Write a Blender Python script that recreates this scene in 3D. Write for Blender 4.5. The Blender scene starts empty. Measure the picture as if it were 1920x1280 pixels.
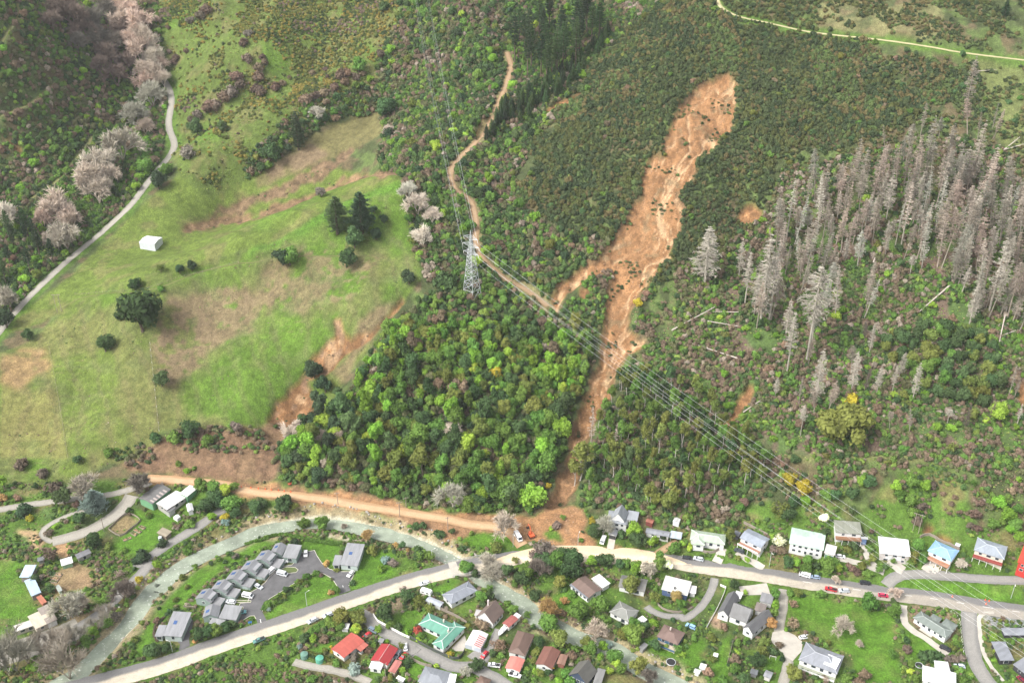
import bpy, math, random
import numpy as np
from mathutils import Vector, Matrix
from mathutils.geometry import delaunay_2d_cdt
random.seed(11)
rng = np.random.default_rng(7)
SC = bpy.context.scene
COL = SC.collection
R_ = math.radians

# ------------------------------------------------------------------ camera
CAM_Z, PITCH, FPX = 350.0, R_(31.0), 2059.0        # focal length for a 1920 px wide frame
cam = bpy.data.cameras.new('camera')
cam.sensor_width = 36.0
cam.lens = 36.0 * FPX / 1920.0
cam.clip_start, cam.clip_end = 1.0, 6000.0
camo = bpy.data.objects.new('camera', cam)
camo.location = (0, 0, CAM_Z)
camo.rotation_euler = (math.pi / 2 - PITCH, 0, 0)
COL.objects.link(camo)
SC.camera = camo

# ------------------------------------------------------------------ overcast sky, soft sun, exposure
SUN_EL, SUN_AZ = R_(47), R_(240)
world = bpy.data.worlds.new('World')
SC.world = world
world.use_nodes = True
wn, wl = world.node_tree.nodes, world.node_tree.links
wn.clear()
sky = wn.new('ShaderNodeTexSky')
sky.sky_type = 'NISHITA'
sky.sun_disc = False
sky.sun_elevation, sky.sun_rotation = SUN_EL, SUN_AZ
sky.air_density, sky.dust_density, sky.ozone_density = 1.0, 4.0, 1.0
hsv = wn.new('ShaderNodeHueSaturation')
hsv.inputs['Saturation'].default_value = 0.22        # a veil of even cloud: nearly grey light
bg = wn.new('ShaderNodeBackground')
bg.inputs['Strength'].default_value = 0.125
wo = wn.new('ShaderNodeOutputWorld')
wl.new(sky.outputs[0], hsv.inputs['Color'])
wl.new(hsv.outputs[0], bg.inputs['Color'])
wl.new(bg.outputs[0], wo.inputs['Surface'])
sl = bpy.data.lights.new('sun', 'SUN')
sl.energy, sl.angle, sl.color = 1.35, R_(22), (1.0, 0.96, 0.9)
so = bpy.data.objects.new('sun', sl)
sd = Vector((math.sin(SUN_AZ) * math.cos(SUN_EL), math.cos(SUN_AZ) * math.cos(SUN_EL), math.sin(SUN_EL)))
so.rotation_euler = sd.to_track_quat('Z', 'Y').to_euler()
so.location = (0, 300, 500)
COL.objects.link(so)
SC.view_settings.view_transform = 'Standard'
SC.view_settings.look = 'None'
SC.view_settings.exposure = 1.36
SC.view_settings.gamma = 1.0
SC.view_settings.use_curve_mapping = False
SC.render.engine = 'CYCLES'
SC.cycles.max_bounces = 4
SC.cycles.diffuse_bounces = 2
SC.cycles.glossy_bounces = 2
SC.cycles.use_denoising = True

# ------------------------------------------------------------------ reading places off the photograph
# (a survey: sight lines from the camera are met with the terrain; everything is then built at that place on the ground)
REG = {}
for i, k in enumerate(('T1', 'T2', 'T3', 'T4')): REG[k] = (480 * i, 0, 2.977)
for i, k in enumerate(('M1', 'M2', 'M3', 'M4')): REG[k] = (480 * i, 430, 2.977)
for i, k in enumerate(('L1', 'L2', 'L3', 'L4', 'L5')): REG[k] = (250 * i, 860, 6.097)
REG.update(K6=(1250, 900, 7.316), K7=(1450, 900, 7.316), K8=(1670, 900, 7.316), B1=(0, 1040, 5.333), B2=(260, 990, 5.119),
           B3=(460, 990, 6.4), B4=(560, 1090, 6.738), B5=(740, 1040, 5.333), B6=(1000, 1030, 5.12), B7=(1280, 1040, 5.334),
           B8=(1600, 1040, 5.334), F=(0, 0, 1.0))
def Q(reg, *pts):
    ox, oy, s = REG[reg]
    r = [(ox + x / s, oy + y / s) for x, y in pts]
    return r
cP, sP = math.cos(PITCH), math.sin(PITCH)
def ray(px, py):
    a = (np.asarray(px, float) - 960) / FPX
    b = (640 - np.asarray(py, float)) / FPX
    return a, cP + sP * b, -sP + cP * b
def at_z(px, py, z):
    dx, dy, dz = ray(px, py)
    t = (z - CAM_Z) / dz
    return dx * t, dy * t

# ------------------------------------------------------------------ noise
_tab = rng.random((256, 256))
def vnoise(x, y, s, seed=0):
    u = np.asarray(x) / s + seed * 37.7; v = np.asarray(y) / s + seed * 91.3
    i = np.floor(u).astype(int); j = np.floor(v).astype(int)
    f = u - i; g = v - j
    f = f * f * (3 - 2 * f); g = g * g * (3 - 2 * g)
    i0, i1, j0, j1 = i & 255, (i + 1) & 255, j & 255, (j + 1) & 255
    return (_tab[i0, j0] * (1 - f) + _tab[i1, j0] * f) * (1 - g) + (_tab[i0, j1] * (1 - f) + _tab[i1, j1] * f) * g
def fbm(x, y, s, seed=0, o=4):
    r = 0; a = 1.0; t = 0
    for k in range(o):
        r = r + a * vnoise(x, y, s / 2 ** k, seed + k); t += a; a *= .55
    return r / t
def sstep(a, b, x):
    t = np.clip((x - a) / (b - a), 0, 1)
    return t * t * (3 - 2 * t)

# ------------------------------------------------------------------ terrain heights: surveyed points (photo x, photo y, height) and a thin plate through them
CP = [  # valley floor
 (0,1280,0),(300,1280,0),(700,1280,0),(1100,1280,-1),(1500,1280,0),(1920,1280,0),(0,1100,0),(200,1130,0),(500,1100,1),(800,1100,0.5),
 (1100,1130,0),(1400,1130,1),(1700,1150,2),(1920,1180,2),(0,980,2),(150,960,2.5),(300,930,3),(450,930,3),(600,950,2.5),(800,990,2.5),(950,1010,3),
 (1060,990,5),(1050,1030,2.5),(1250,1050,2),(1500,1085,2),(1700,1110,3),(1920,1140,4),(1200,1000,6),(1330,1010,6),(1410,1010,7),(1520,1010,9),(1600,990,13),
 (1680,1020,10),(1770,1035,10),(1860,1035,11),(1900,1085,7),(1750,1078,6),
 # grassy spur on the left
 (0,900,5),(100,880,6),(250,870,8),(400,890,7),(480,890,7),(150,840,13),(300,800,17),(450,800,17),(100,700,27),(250,680,32),(400,650,38),(550,700,30),
 (0,760,20),(0,680,30),(60,620,36),(250,560,50),(370,508,61),(300,600,44),(480,560,52),(600,400,83),(480,460,71),(690,370,88),(750,335,95),(700,480,70),
 (560,590,49),(640,620,48),(740,560,60),(520,770,20),(590,800,17),
 # valley behind it with the gravel road
 (30,585,40),(120,510,48),(200,420,57),(278,460,52),(280,350,69),(330,250,84),(310,160,100),(230,0,132),(400,430,57),(330,480,50),
 (600,340,70),(450,380,60),(700,300,82),(600,250,88),(500,300,78),(600,100,122),(600,0,146),(400,300,79),(420,200,100),(450,100,124),(400,0,150),(720,200,100),
 # wooded hill on the far left
 (0,480,52),(0,300,85),(200,340,68),(0,150,130),(0,0,170),(100,0,150),(100,200,106),(250,200,88),(100,400,60),
 # bush spur with the pylon
 (540,900,7),(650,930,5),(800,935,4),(980,965,4),(620,820,20),(700,760,27),(800,760,28),(950,800,24),(700,640,46),(885,555,58),(800,600,52),(1000,640,44),(1050,760,27),
 (870,300,95),(800,420,80),(960,500,68),(1000,380,85),(850,150,120),(900,0,155),(1000,130,122),(1000,0,150),(1000,250,104),(780,250,101),
 # slip hillside
 (1060,930,6),(1100,800,22),(1150,640,44),(1200,400,87),(1280,300,108),(1350,150,137),(1330,0,170),(1130,560,58),(1060,560,58),(1100,300,103),(1150,150,130),
 (1200,900,14),(1200,780,29),(1300,640,48),(1400,500,68),(1400,300,108),(1300,850,22),(1400,930,16),
 # hillside on the right
 (1500,900,22),(1500,700,43),(1500,500,72),(1500,250,119),(1520,70,154),(1700,940,18),(1700,850,30),(1700,600,60),(1700,350,102),(1700,90,155),(1700,0,174),
 (1900,900,26),(1900,800,36),(1900,600,62),(1900,350,103),(1910,110,152),(1900,0,175)]
cx, cy = at_z([c[0] for c in CP], [c[1] for c in CP], np.array([c[2] for c in CP], float))
cz = np.array([c[2] for c in CP], float)
XT = [(-420,330,2),(-300,230,0),(0,200,0),(300,230,0),(420,330,6),(-520,480,35),(500,420,45),(560,600,110),(520,760,185),(-560,650,140),(-560,850,230),
      (-300,1020,175),(-120,1020,215),(80,1020,235),(300,980,255),(540,960,270),(-450,1020,240),(0,900,190),(180,880,220),(380,860,225)]
cx = np.r_[cx, [p[0] for p in XT]]; cy = np.r_[cy, [p[1] for p in XT]]; cz = np.r_[cz, [p[2] for p in XT]]
def tps_fit(x, y, z, lam):
    n = len(x); d2 = ((x[:, None] - x) ** 2 + (y[:, None] - y) ** 2) / 1e4
    K = np.where(d2 > 0, d2 * np.log(d2 + 1e-12), 0) + lam * np.eye(n)
    Pm = np.c_[np.ones(n), x / 100, y / 100]
    A = np.zeros((n + 3, n + 3)); A[:n, :n] = K; A[:n, n:] = Pm; A[n:, :n] = Pm.T
    return np.linalg.solve(A, np.r_[z, 0, 0, 0])
_w = tps_fit(cx, cy, cz, 0.004)
def tps(x, y):
    x = np.asarray(x, float).ravel(); y = np.asarray(y, float).ravel(); out = np.empty(len(x))
    for a in range(0, len(x), 40000):
        xs, ys = x[a:a + 40000], y[a:a + 40000]
        d2 = ((xs[:, None] - cx) ** 2 + (ys[:, None] - cy) ** 2) / 1e4
        out[a:a + 40000] = (d2 * np.log(d2 + 1e-12)) @ _w[:-3] + _w[-3] + _w[-2] * xs / 100 + _w[-1] * ys / 100
    return out
X0, X1, Y0, Y1 = -520, 520, 240, 1000
NX, NY = X1 - X0 + 1, Y1 - Y0 + 1
gx = np.arange(X0, X1 + 1); gy = np.arange(Y0, Y1 + 1)
GX, GY = np.meshgrid(gx, gy)                              # H[iy, ix], one metre grid
cgx, cgy = np.meshgrid(np.arange(X0, X1 + 4, 4), np.arange(Y0, Y1 + 4, 4))
Hc = tps(cgx, cgy).reshape(cgx.shape)
def bil(Hm, fx, fy):
    i = np.clip(np.floor(fx).astype(int), 0, Hm.shape[1] - 2); j = np.clip(np.floor(fy).astype(int), 0, Hm.shape[0] - 2)
    u = np.clip(fx - i, 0, 1); v = np.clip(fy - j, 0, 1)
    return (Hm[j, i] * (1 - u) + Hm[j, i + 1] * u) * (1 - v) + (Hm[j + 1, i] * (1 - u) + Hm[j + 1, i + 1] * u) * v
H = bil(Hc, (GX - X0) / 4.0, (GY - Y0) / 4.0)
for _k in range(3):                                       # soften the four metre lattice
    P_ = np.pad(H, 1, mode='edge'); H = (P_[:-2, 1:-1] + P_[2:, 1:-1] + P_[1:-1, :-2] + P_[1:-1, 2:] + 2 * H) / 6
hill = sstep(6, 26, H)
H = H + hill * ((fbm(GX, GY, 75, 1, 3) - .5) * 13 - np.abs(fbm(GX + .5 * GY, GY, 48, 21, 2) - .5) * 9 * sstep(30, 70, H) + (fbm(GX, GY, 14, 5, 3) - .5) * 1.6) + (fbm(GX, GY, 9, 9, 2) - .5) * .12
def hz(x, y):
    return bil(H, np.asarray(x, float) - X0, np.asarray(y, float) - Y0)
def P(pts):
    """pixels -> points on the terrain (n, 3)"""
    pts = np.atleast_2d(np.asarray(pts, float))
    dx, dy, dz = ray(pts[:, 0], pts[:, 1])
    t = np.arange(330.0, 1250.0, 2.0)
    out = np.empty((len(pts), 3))
    for a in range(0, len(pts), 800):
        s = slice(a, a + 800)
        X = dx[s, None] * t; Y = dy[s, None] * t; Z = CAM_Z + dz[s, None] * t
        below = (Z - hz(X, Y)) <= 0
        k = np.where(below.any(1), below.argmax(1), len(t) - 1)
        lo = t[np.maximum(k - 1, 0)].copy(); hi = t[k].copy()
        for _ in range(14):
            m = (lo + hi) / 2
            b = CAM_Z + dz[s] * m - hz(dx[s] * m, dy[s] * m) <= 0
            hi = np.where(b, m, hi); lo = np.where(b, lo, m)
        m = (lo + hi) / 2
        out[s] = np.c_[dx[s] * m, dy[s] * m, hz(dx[s] * m, dy[s] * m)]
    return out
def proj(x, y, z):
    x, y, z = (np.asarray(v, float) for v in (x, y, z))
    zc = z - CAM_Z
    dep = y * cP - zc * sP; up = y * sP + zc * cP
    return 960 + FPX * x / dep, 640 - FPX * up / dep
def smooth(pts, step=1.5):
    """Catmull-Rom through points, resampled"""
    p = np.asarray(pts, float); p = np.vstack([2 * p[0] - p[1], p, 2 * p[-1] - p[-2]]); o = []
    for i in range(1, len(p) - 2):
        n = max(2, int(np.linalg.norm(p[i + 1, :2] - p[i, :2]) / step))
        t = (np.arange(n) / n)[:, None]
        o.append(.5 * (2 * p[i] + (p[i + 1] - p[i - 1]) * t + (2 * p[i - 1] - 5 * p[i] + 4 * p[i + 1] - p[i + 2]) * t ** 2
                       + (-p[i - 1] + 3 * p[i] - 3 * p[i + 1] + p[i + 2]) * t ** 3))
    o.append(p[-2:-1])
    return np.vstack(o)
def inpoly(x, y, poly):
    x = np.asarray(x); y = np.asarray(y); r = np.zeros(x.shape, bool); n = len(poly)
    for i in range(n):
        ax, ay = poly[i][:2]; bx, by = poly[(i + 1) % n][:2]
        if ay == by: continue
        r ^= ((ay > y) != (by > y)) & (x < (bx - ax) * (y - ay) / (by - ay) + ax)
    return r
def wpoly(px):
    """outline in the photograph -> outline on the ground, edges subdivided"""
    q = []
    for i in range(len(px)):
        a, b = np.array(px[i]), np.array(px[(i + 1) % len(px)])
        n = max(1, int(np.hypot(*(b - a)) / 25))
        q += [a + (b - a) * k / n for k in range(n)]
    return P(q)[:, :2]
def gmask(poly, warp=0.0, seed=3):
    """ground polygon -> boolean field on the grid; a ragged edge when warp > 0"""
    poly = np.asarray(poly)
    i0, i1 = np.clip([poly[:, 0].min() - X0 - 4 - warp, poly[:, 0].max() - X0 + 5 + warp], 0, NX).astype(int)
    j0, j1 = np.clip([poly[:, 1].min() - Y0 - 4 - warp, poly[:, 1].max() - Y0 + 5 + warp], 0, NY).astype(int)
    m = np.zeros(H.shape, bool)
    x, y = GX[j0:j1, i0:i1].astype(float), GY[j0:j1, i0:i1].astype(float)
    if warp:
        x, y = x + (fbm(x, y, 7, seed, 3) - .5) * 2 * warp, y + (fbm(x, y, 7, seed + 20, 3) - .5) * 2 * warp
    m[j0:j1, i0:i1] = inpoly(x, y, poly)
    return m
def blur(a, n):
    a = a.astype(float)
    for _ in range(n):
        p = np.pad(a, 1, mode='edge'); a = (p[:-2, 1:-1] + p[2:, 1:-1] + p[1:-1, :-2] + p[1:-1, 2:] + p[1:-1, 1:-1]) / 5
    return a
def near_line(line, r):
    """distance from grid points to a polyline (inf beyond r) and the height of the nearest line point"""
    D = np.full(H.shape, 1e9); Z = np.zeros(H.shape)
    for p in line:
        i0, i1 = int(max(0, p[0] - X0 - r)), int(min(NX, p[0] - X0 + r + 2))
        j0, j1 = int(max(0, p[1] - Y0 - r)), int(min(NY, p[1] - Y0 + r + 2))
        if i1 <= i0 or j1 <= j0: continue
        d = np.hypot(GX[j0:j1, i0:i1] - p[0], GY[j0:j1, i0:i1] - p[1])
        k = d < D[j0:j1, i0:i1]
        D[j0:j1, i0:i1][k] = d[k]; Z[j0:j1, i0:i1][k] = p[2]
    return D, Z
# ------------------------------------------------------------------ lines and outlines read off the photograph
def F(*p): return list(p)
LINES = {   # name: (points in the photo, width m)
 'main_road': (F((120,1296),(300,1248),(400,1212),(500,1178),(576,1152),(660,1123),(740,1097),(807,1078),(880,1061),(940,1050),(1000,1041),(1082,1038),(1160,1041),(1230,1047),(1305,1060),(1441,1079),(1505,1090),(1621,1107),(1750,1122),(1862,1140),(1960,1153)), 9.6),
 'clay_road': (Q('L2',(150,225),(400,235),(600,255),(850,272),(1050,300),(1200,350),(1400,385),(1700,412))+Q('L3',(350,425),(700,470),(1000,520),(1300,570),(1600,615),(1829,655))+Q('L4',(550,690),(800,748),(1050,770),(1250,840),(1400,990)), 6.0),
 'gravel_lane': (Q('L1',(-60,592),(0,580),(300,530),(640,485),(900,450),(1200,420),(1500,345),(1700,285))+Q('L2',(200,225)), 4.6),
 'farm_yard_track': (Q('L1',(1510,420),(1440,520),(1330,630),(1200,720),(1040,810),(850,880),(600,945)), 7.0),
 'garden_track': (Q('L1',(1000,585),(850,620),(700,680),(570,750),(490,820),(500,900),(600,950)), 2.8),
 'stopbank_road': (Q('L2',(1040,575),(900,660),(750,770),(600,860),(400,980),(200,1110),(60,1200))+Q('B1',(1480,100),(1360,240),(1220,370),(1100,490),(950,620),(760,740)), 5.5),
 'river_track': (Q('B1',(800,720),(600,810),(400,880),(200,950),(-100,1030)), 13.0),
 'valley_road': (Q('T1',(800,330),(900,430),(955,540),(942,700),(970,830),(850,985),(740,1130),(600,1270))+Q('M1',(420,140),(260,280),(90,455),(20,540),(-60,640)), 4.6),
 'pylon_track': (Q('T2',(1400,290),(1420,380),(1370,540),(1260,750),(1130,890),(1085,960),(1110,1050),(1200,1130),(1230,1270))+Q('M2',(1225,60),(1260,150),(1340,235))+Q('M3',(-20,290),(70,330),(200,430)), 3.8),
 'ridge_track': (Q('T3',(1140,-20),(1160,30),(1210,72),(1300,103),(1429,128))+Q('T4',(200,175),(400,200),(620,222),(900,262),(1100,297),(1440,338)), 3.2),
 'bush_path': (Q('T1',(-10,655),(150,590),(240,520),(310,460)), 2.6),
 'creek_path': (Q('T1',(515,760),(490,810),(420,890),(330,1000),(230,1070),(160,1120)), 2.8),
 'hill_path': (Q('T1',(95,20),(108,80),(60,150),(20,220),(-10,270)), 2.2),
 'cul_de_sac': (Q('B4',(770,395),(850,440),(950,540),(1100,640),(1300,770),(1500,900))+Q('B5',(60,870),(220,945),(400,1035),(560,1105),(680,1120),(800,1120),(900,1180),(1050,1260),(1150,1330)), 6.0),
 'cottage_drive': (Q('B5',(800,1110),(900,1040),(950,960),(990,850),(1040,740)), 3.4),
 'side_road': (Q('B8',(1150,560),(1160,700),(1175,850),(1215,1050),(1300,1210),(1400,1330)), 6.6),
 'side_footpath': (Q('B8',(1400,582),(1310,590),(1262,625),(1258,700),(1275,850),(1310,990),(1390,1130),(1500,1260)), 1.7),
 'upper_road': (Q('B8',(330,300),(390,240),(480,205),(600,192),(800,202),(1100,225),(1400,248),(1760,255)), 5.6),
 'lane': (Q('B7',(320,235),(300,320),(215,480),(90,600),(0,642))+Q('B6',(1420,640),(1280,640),(1150,595),(1085,545)), 3.6),
 'gravel_drive': (Q('B7',(1008,345),(1005,480),(985,620),(965,740),(980,860),(1040,980),(1050,1100),(1000,1290)), 4.2),
 'concrete_drive': (Q('B8',(500,505),(505,620),(525,690),(600,760),(720,830),(850,925),(950,990)), 3.2),
 'deck_house_drive': (Q('K6',(960,990),(1060,1060),(1200,1120),(1330,1190)), 3.2),
 'bungalow_drive': (Q('K6',(775,930),(740,1010),(690,1110)), 4.4),
 'mint_house_drive': (Q('K7',(850,1060),(1000,1090),(1200,1140),(1350,1195),(1520,1260)), 3.6),
 'villa_drive': (Q('L5',(905,905),(890,960),(880,1020)), 3.0),
 'carport_drive': (Q('L5',(1640,935),(1560,980),(1470,1040),(1390,1080)), 3.2),
 'blue_house_drive': (Q('K8',(640,1130),(560,1190),(500,1250)), 6.0),
 'white_house_drive': (Q('K7',(1590,1090),(1680,1160),(1790,1230)), 5.0),
 'olive_house_drive': (Q('K7',(1225,870),(1260,970),(1300,1080),(1400,1170)), 2.6),
 'railway_track': (Q('B4',(-60,1010),(150,1070),(400,1110),(600,1160),(750,1210),(900,1275)), 4.0),
 'stock_track': (Q('M1',(300,470),(420,395),(540,365),(650,350),(760,352),(900,322),(1000,282),(1120,238),(1330,190))+Q('M2',(0,185),(130,150),(300,148),(460,150),(700,150)), .9),
 'h_house_drive': (Q('B7',(700,300),(720,350),(735,400)), 13.0),
 'garage_drive': (Q('B5',(790,960),(850,1000),(930,1000)), 8.0),
}
RIVER = (Q('B1',(480,1330),(580,1270),(750,1180),(950,1000),(1120,820),(1290,640),(1420,450),(1520,310))+Q('B2',(160,570),(300,430),(480,310),(700,205))+Q('L2',(1200,910),(1400,810),(1600,750))
  +Q('L3',(0,790),(230,735),(500,690),(750,700),(1000,745),(1250,810),(1500,865),(1829,960))+Q('L4',(400,1015),(560,1085))+Q('B5',(760,130),(860,200),(970,270),(1100,360),(1250,450),(1350,530),(1430,620))
  +Q('B6',(130,680),(300,765),(420,830),(600,885),(760,935),(900,1025),(1030,1110),(1180,1185),(1350,1265),(1500,1340)))
RIVER_W = 6.0
SLIDE = F((1323,148),(1371,134),(1378,158),(1380,208),(1375,232),(1346,262),(1328,286),(1306,312),(1292,339),(1279,366),(1276,430),(1272,450),(1256,474),(1239,500),(1225,527),(1205,541),(1192,561),(1177,578),(1175,605),(1192,628),(1207,638),(1195,652),(1170,656),(1168,672),(1154,705),(1148,739),(1132,766),(1112,799),(1098,833),(1088,860),(1084,890),(1078,909),(1066,938),(1024,948),(1034,925),(1043,909),(1060,873),(1069,833),(1093,766),(1104,719),(1118,705),(1130,675),(1138,645),(1130,625),(1133,584),(1143,551),(1151,521),(1148,504),(1131,497),(1110,513),(1086,529),(1061,553),(1044,583),(1027,580),(1034,554),(1057,530),(1081,506),(1118,486),(1158,437),(1165,430),(1178,396),(1202,363),(1205,322),(1222,292),(1249,289),(1246,269),(1256,235),(1269,205),(1296,175))
MUD = F((262,898),(330,893),(420,902),(520,911),(560,913),(600,920),(680,928),(760,947),(800,957),(860,961),(930,967),(1000,973),(1030,946),(1078,948),(1098,957),(1102,1000),(1125,1024),(1200,1028),(1200,1034),(1050,1032),(1020,1018),(985,1010),(960,1003),(925,998),(880,1000),(842,1024),(832,1010),(790,985),(745,972),(640,952),(560,944),(500,938),(450,932),(420,913),(330,908),(262,908))
GRASS_SLIP = Q('M2',(430,490),(480,490),(490,560),(530,600),(680,540),(815,380),(840,392),(740,500),(650,590),(520,690),(400,790),(380,820),(290,850),(320,930),(330,1010),(320,1080),(200,1110),(60,1090),(110,950),(170,930),(230,850),(280,800),(300,740),(370,650),(440,590),(450,540))
GULLY_SLIP_A = Q('T2',(-250,1200),(-100,1130),(0,1080),(150,1030),(300,960),(420,880),(510,825),(550,835),(540,860),(430,940),(250,1040),(170,1090),(0,1150),(-120,1200),(-300,1240))
GULLY_SLIP_B = Q('T2',(-420,1260),(-200,1215),(0,1170),(100,1140),(330,1065),(450,995),(560,970),(620,958),(700,955),(805,965),(805,978),(620,990),(430,1050),(300,1120),(100,1190),(0,1225),(-200,1262),(-420,1300))
SCARP = F((215,870),(270,850),(300,825),(350,808),(400,800),(460,805),(505,795),(540,798),(545,830),(520,880),(520,905),(440,905),(380,895),(300,890),(240,885))
SMALL_SLIPS = [Q('M3',(1330,860),(1365,880),(1330,960),(1240,1060),(1180,1120),(1160,1100),(1230,1010),(1270,920)),
               Q('T3',(1260,1160),(1340,1130),(1390,1180),(1370,1240),(1290,1250),(1255,1220)),
               Q('M4',(1400,860),(1440,840),(1440,990),(1400,980)), Q('T3',(170,630),(260,560),(380,515),(390,540),(300,580),(200,640)),
               Q('M3',(380,330),(430,330),(430,370),(400,390),(380,360)), Q('T2',(1250,680),(1360,620),(1370,660),(1300,720),(1240,790),(1220,760)),
               Q('K8',(500,590),(600,590),(600,690),(480,720),(450,660)), Q('K8',(600,740),(760,740),(850,830),(700,840)),
               Q('T1',(40,780),(120,820),(130,860),(90,850))]

# ------------------------------------------------------------------ spurs and gullies of the left hills: (line, height, half width)
FOLDS = [(F((240,548),(370,508),(480,466),(600,402),(752,336)), 7, 30), (Q('M2',(830,385),(600,600),(420,750),(260,880),(160,1080)), -8, 15), (Q('T2',(805,968),(600,985),(430,1020),(150,1090),(0,1160),(-300,1250)), -6, 15),
         (F((700,195),(610,232),(520,285),(450,340),(400,388)), -8, 14), (F((610,90),(520,150),(440,180),(385,215),(340,250)), -8, 15), (F((470,10),(400,40),(350,70),(315,95)), -6, 13), (F((660,150),(560,210),(450,250),(380,300)), 6, 18), (F((520,60),(440,110),(370,150)), 6, 18),
         (Q('M1',(560,560),(480,750),(420,1000)), -3, 16), (Q('M1',(1150,420),(1100,700),(1080,1000)), -3, 18), (Q('M1',(800,500),(780,800)), 3, 20), (Q('M2',(250,300),(150,600),(60,850)), 3, 18)]
fl_ = [(smooth(P(l_), 1.0), h_, w_) for l_, h_, w_ in FOLDS]
for l_, h_, w_ in fl_:
    D, _z = near_line(l_, w_ * 2.4); H = H + h_ * np.exp(-(np.minimum(D, 999) / w_) ** 2)
# ------------------------------------------------------------------ shape the ground: benches, river bed, scars
WL = {}
for k, (px, w) in LINES.items():
    ln = smooth(P(px)); zz = ln[:, 2].copy()
    for _ in range(25):
        zz[1:-1] = (zz[:-2] + zz[1:-1] * 2 + zz[2:]) / 4
    ln[:, 2] = zz; WL[k] = (ln, w)
bench = np.zeros(H.shape); bz = np.zeros(H.shape)
for k, (ln, w) in WL.items():
    fine = np.c_[[np.interp(np.arange(0, len(ln) - 1, .25), np.arange(len(ln)), ln[:, q]) for q in range(3)]].T
    D, Z = near_line(fine, w / 2 + 6)
    m = 1 - sstep(w / 2 + .6, w / 2 + 4.5, D)
    up = m > bench
    bz = np.where(up, Z, bz); bench = np.maximum(bench, m)
H = H * (1 - bench) + bz * bench
Hb = blur(H, 2); H = np.where(bench > .02, Hb, H)
river = smooth(P(RIVER)); riv_z = river[:, 2].copy()
for _ in range(400): riv_z[1:-1] = (riv_z[:-2] + riv_z[2:]) / 2
river[:, 2] = riv_z
DRIV, ZRIV = near_line(river, 22)
road_keep = 1 - sstep(6, 9, near_line(WL['main_road'][0], 12)[0])       # the bridge stays up
bedm = (1 - sstep(RIVER_W / 2 - .5, RIVER_W / 2 + 5.5, DRIV + (fbm(GX, GY, 8, 31, 2) - .5) * 3)) * (1 - road_keep * 0)
H = H - bedm * 2.6
slide_p, mud_p, gslip_p = wpoly(SLIDE), wpoly(MUD), wpoly(GRASS_SLIP)
keep = gmask(wpoly(Q('L5',(95,850),(190,800),(280,810),(365,970),(170,920))), .3)
mS = gmask(slide_p, 3.6); mM = gmask(mud_p, 2.4) & ~keep; mG = gmask(gslip_p, 1.8)
mA, mB, mC = gmask(wpoly(GULLY_SLIP_A), 6.0), gmask(wpoly(GULLY_SLIP_B), 4.5), gmask(wpoly(SCARP), 2.5)
mX = np.zeros(H.shape, bool)
for s in SMALL_SLIPS: mX |= gmask(wpoly(s), 1.5)
bS, bG = blur(mS, 2), blur(mG | mX, 1)
# rills run down the slope: noise stretched along the fall line of the scar
_a = np.array(slide_p[:, :2]); fx, fy = 0.42, 0.907
al = GX * fx + GY * fy; ac = GX * fy - GY * fx + (fbm(GX, GY, 26, 41, 3) - .5) * 26
rill = np.abs(vnoise(ac, al / 9, 9, 43) - .5) * 2
rill2 = np.abs(vnoise(ac + (vnoise(GX, GY, 7, 46) - .5) * 5, al / 8, 2.7, 47) - .5) * 2
H = H - bS * (2.6 + .7 * (1 - sstep(0, .2, rill)) + .9 * (1 - sstep(0, .35, rill2)) + (fbm(GX, GY, 9, 49, 2) - .5) * 3.0 + (fbm(GX, GY, 3.2, 50, 2) - .5) * 1.6)
H = H - bG * (1.7 + (fbm(GX, GY, 4, 51, 3) - .5) * 2.6) - blur(mA | mB, 3) * (.7 + (fbm(GX, GY, 5, 53, 3) - .5) * 2.0) - blur(mC, 3) * ((fbm(GX, GY, 5, 55, 3) - .5) * 3)
H = H + blur(mM, 2) * (1 - bench) * ((fbm(GX, GY, 4, 57, 3) - .35) * .7)

# ------------------------------------------------------------------ ground colours (what grows or lies there)
C_ = lambda *v: np.array(v, float)
G_BRIGHT, G_PADD, G_LIME = C_(.095, .175, .024), C_(.130, .182, .030), C_(.108, .200, .022)
G_DRY, B_DRY, S_FLOOR = C_(.19, .175, .065), C_(.215, .150, .098), C_(.075, .095, .033)
SOIL, SOIL_P, MUDC, GRAV = C_(.335, .178, .083), C_(.57, .385, .225), C_(.27, .16, .088), C_(.36, .345, .31)
BRUSH, LITTER = C_(.20, .135, .10), C_(.15, .11, .065)
n1, n2, n3 = fbm(GX, GY, 45, 61, 4), fbm(GX, GY, 12, 63, 4), fbm(GX, GY, 3.5, 65, 2)
CC = np.zeros(H.shape + (3,)); CC[:] = S_FLOOR
def mix(m, c):
    global CC
    m = np.clip(m, 0, 1)[..., None]
    CC = CC * (1 - m) + np.asarray(c) * m
mix(sstep(.45, .6, n2), C_(.12, .17, .045)); mix(sstep(.52, .68, fbm(GX, GY, 9, 67, 3)) * .8, LITTER)
ZN = []
def zone(px, c, warp=2.0, bl=2, a=1.0, noise=None):
    m = blur(gmask(wpoly(px), warp, 71 + len(ZN)), bl) * a
    if noise is not None: m = m * noise
    mix(m, c); ZN.append(px)
    return m
FLOOR = F((-40,905),(100,905),(260,895),(520,905),(600,930),(800,950),(980,968),(1100,955),(1120,1000),(1270,985),(1350,985),(1480,950),(1560,940),(1620,960),(1700,880),(1760,860),(1800,900),(1830,990),(1960,1000),(1960,1340),(-40,1340))
fl = zone(FLOOR, G_BRIGHT, 3, 3)
mix(fl * sstep(.5, .7, n2), G_DRY * .9); mix(fl * sstep(.55, .72, fbm(GX, GY, 20, 73, 3)) * .7, S_FLOOR)
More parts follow.
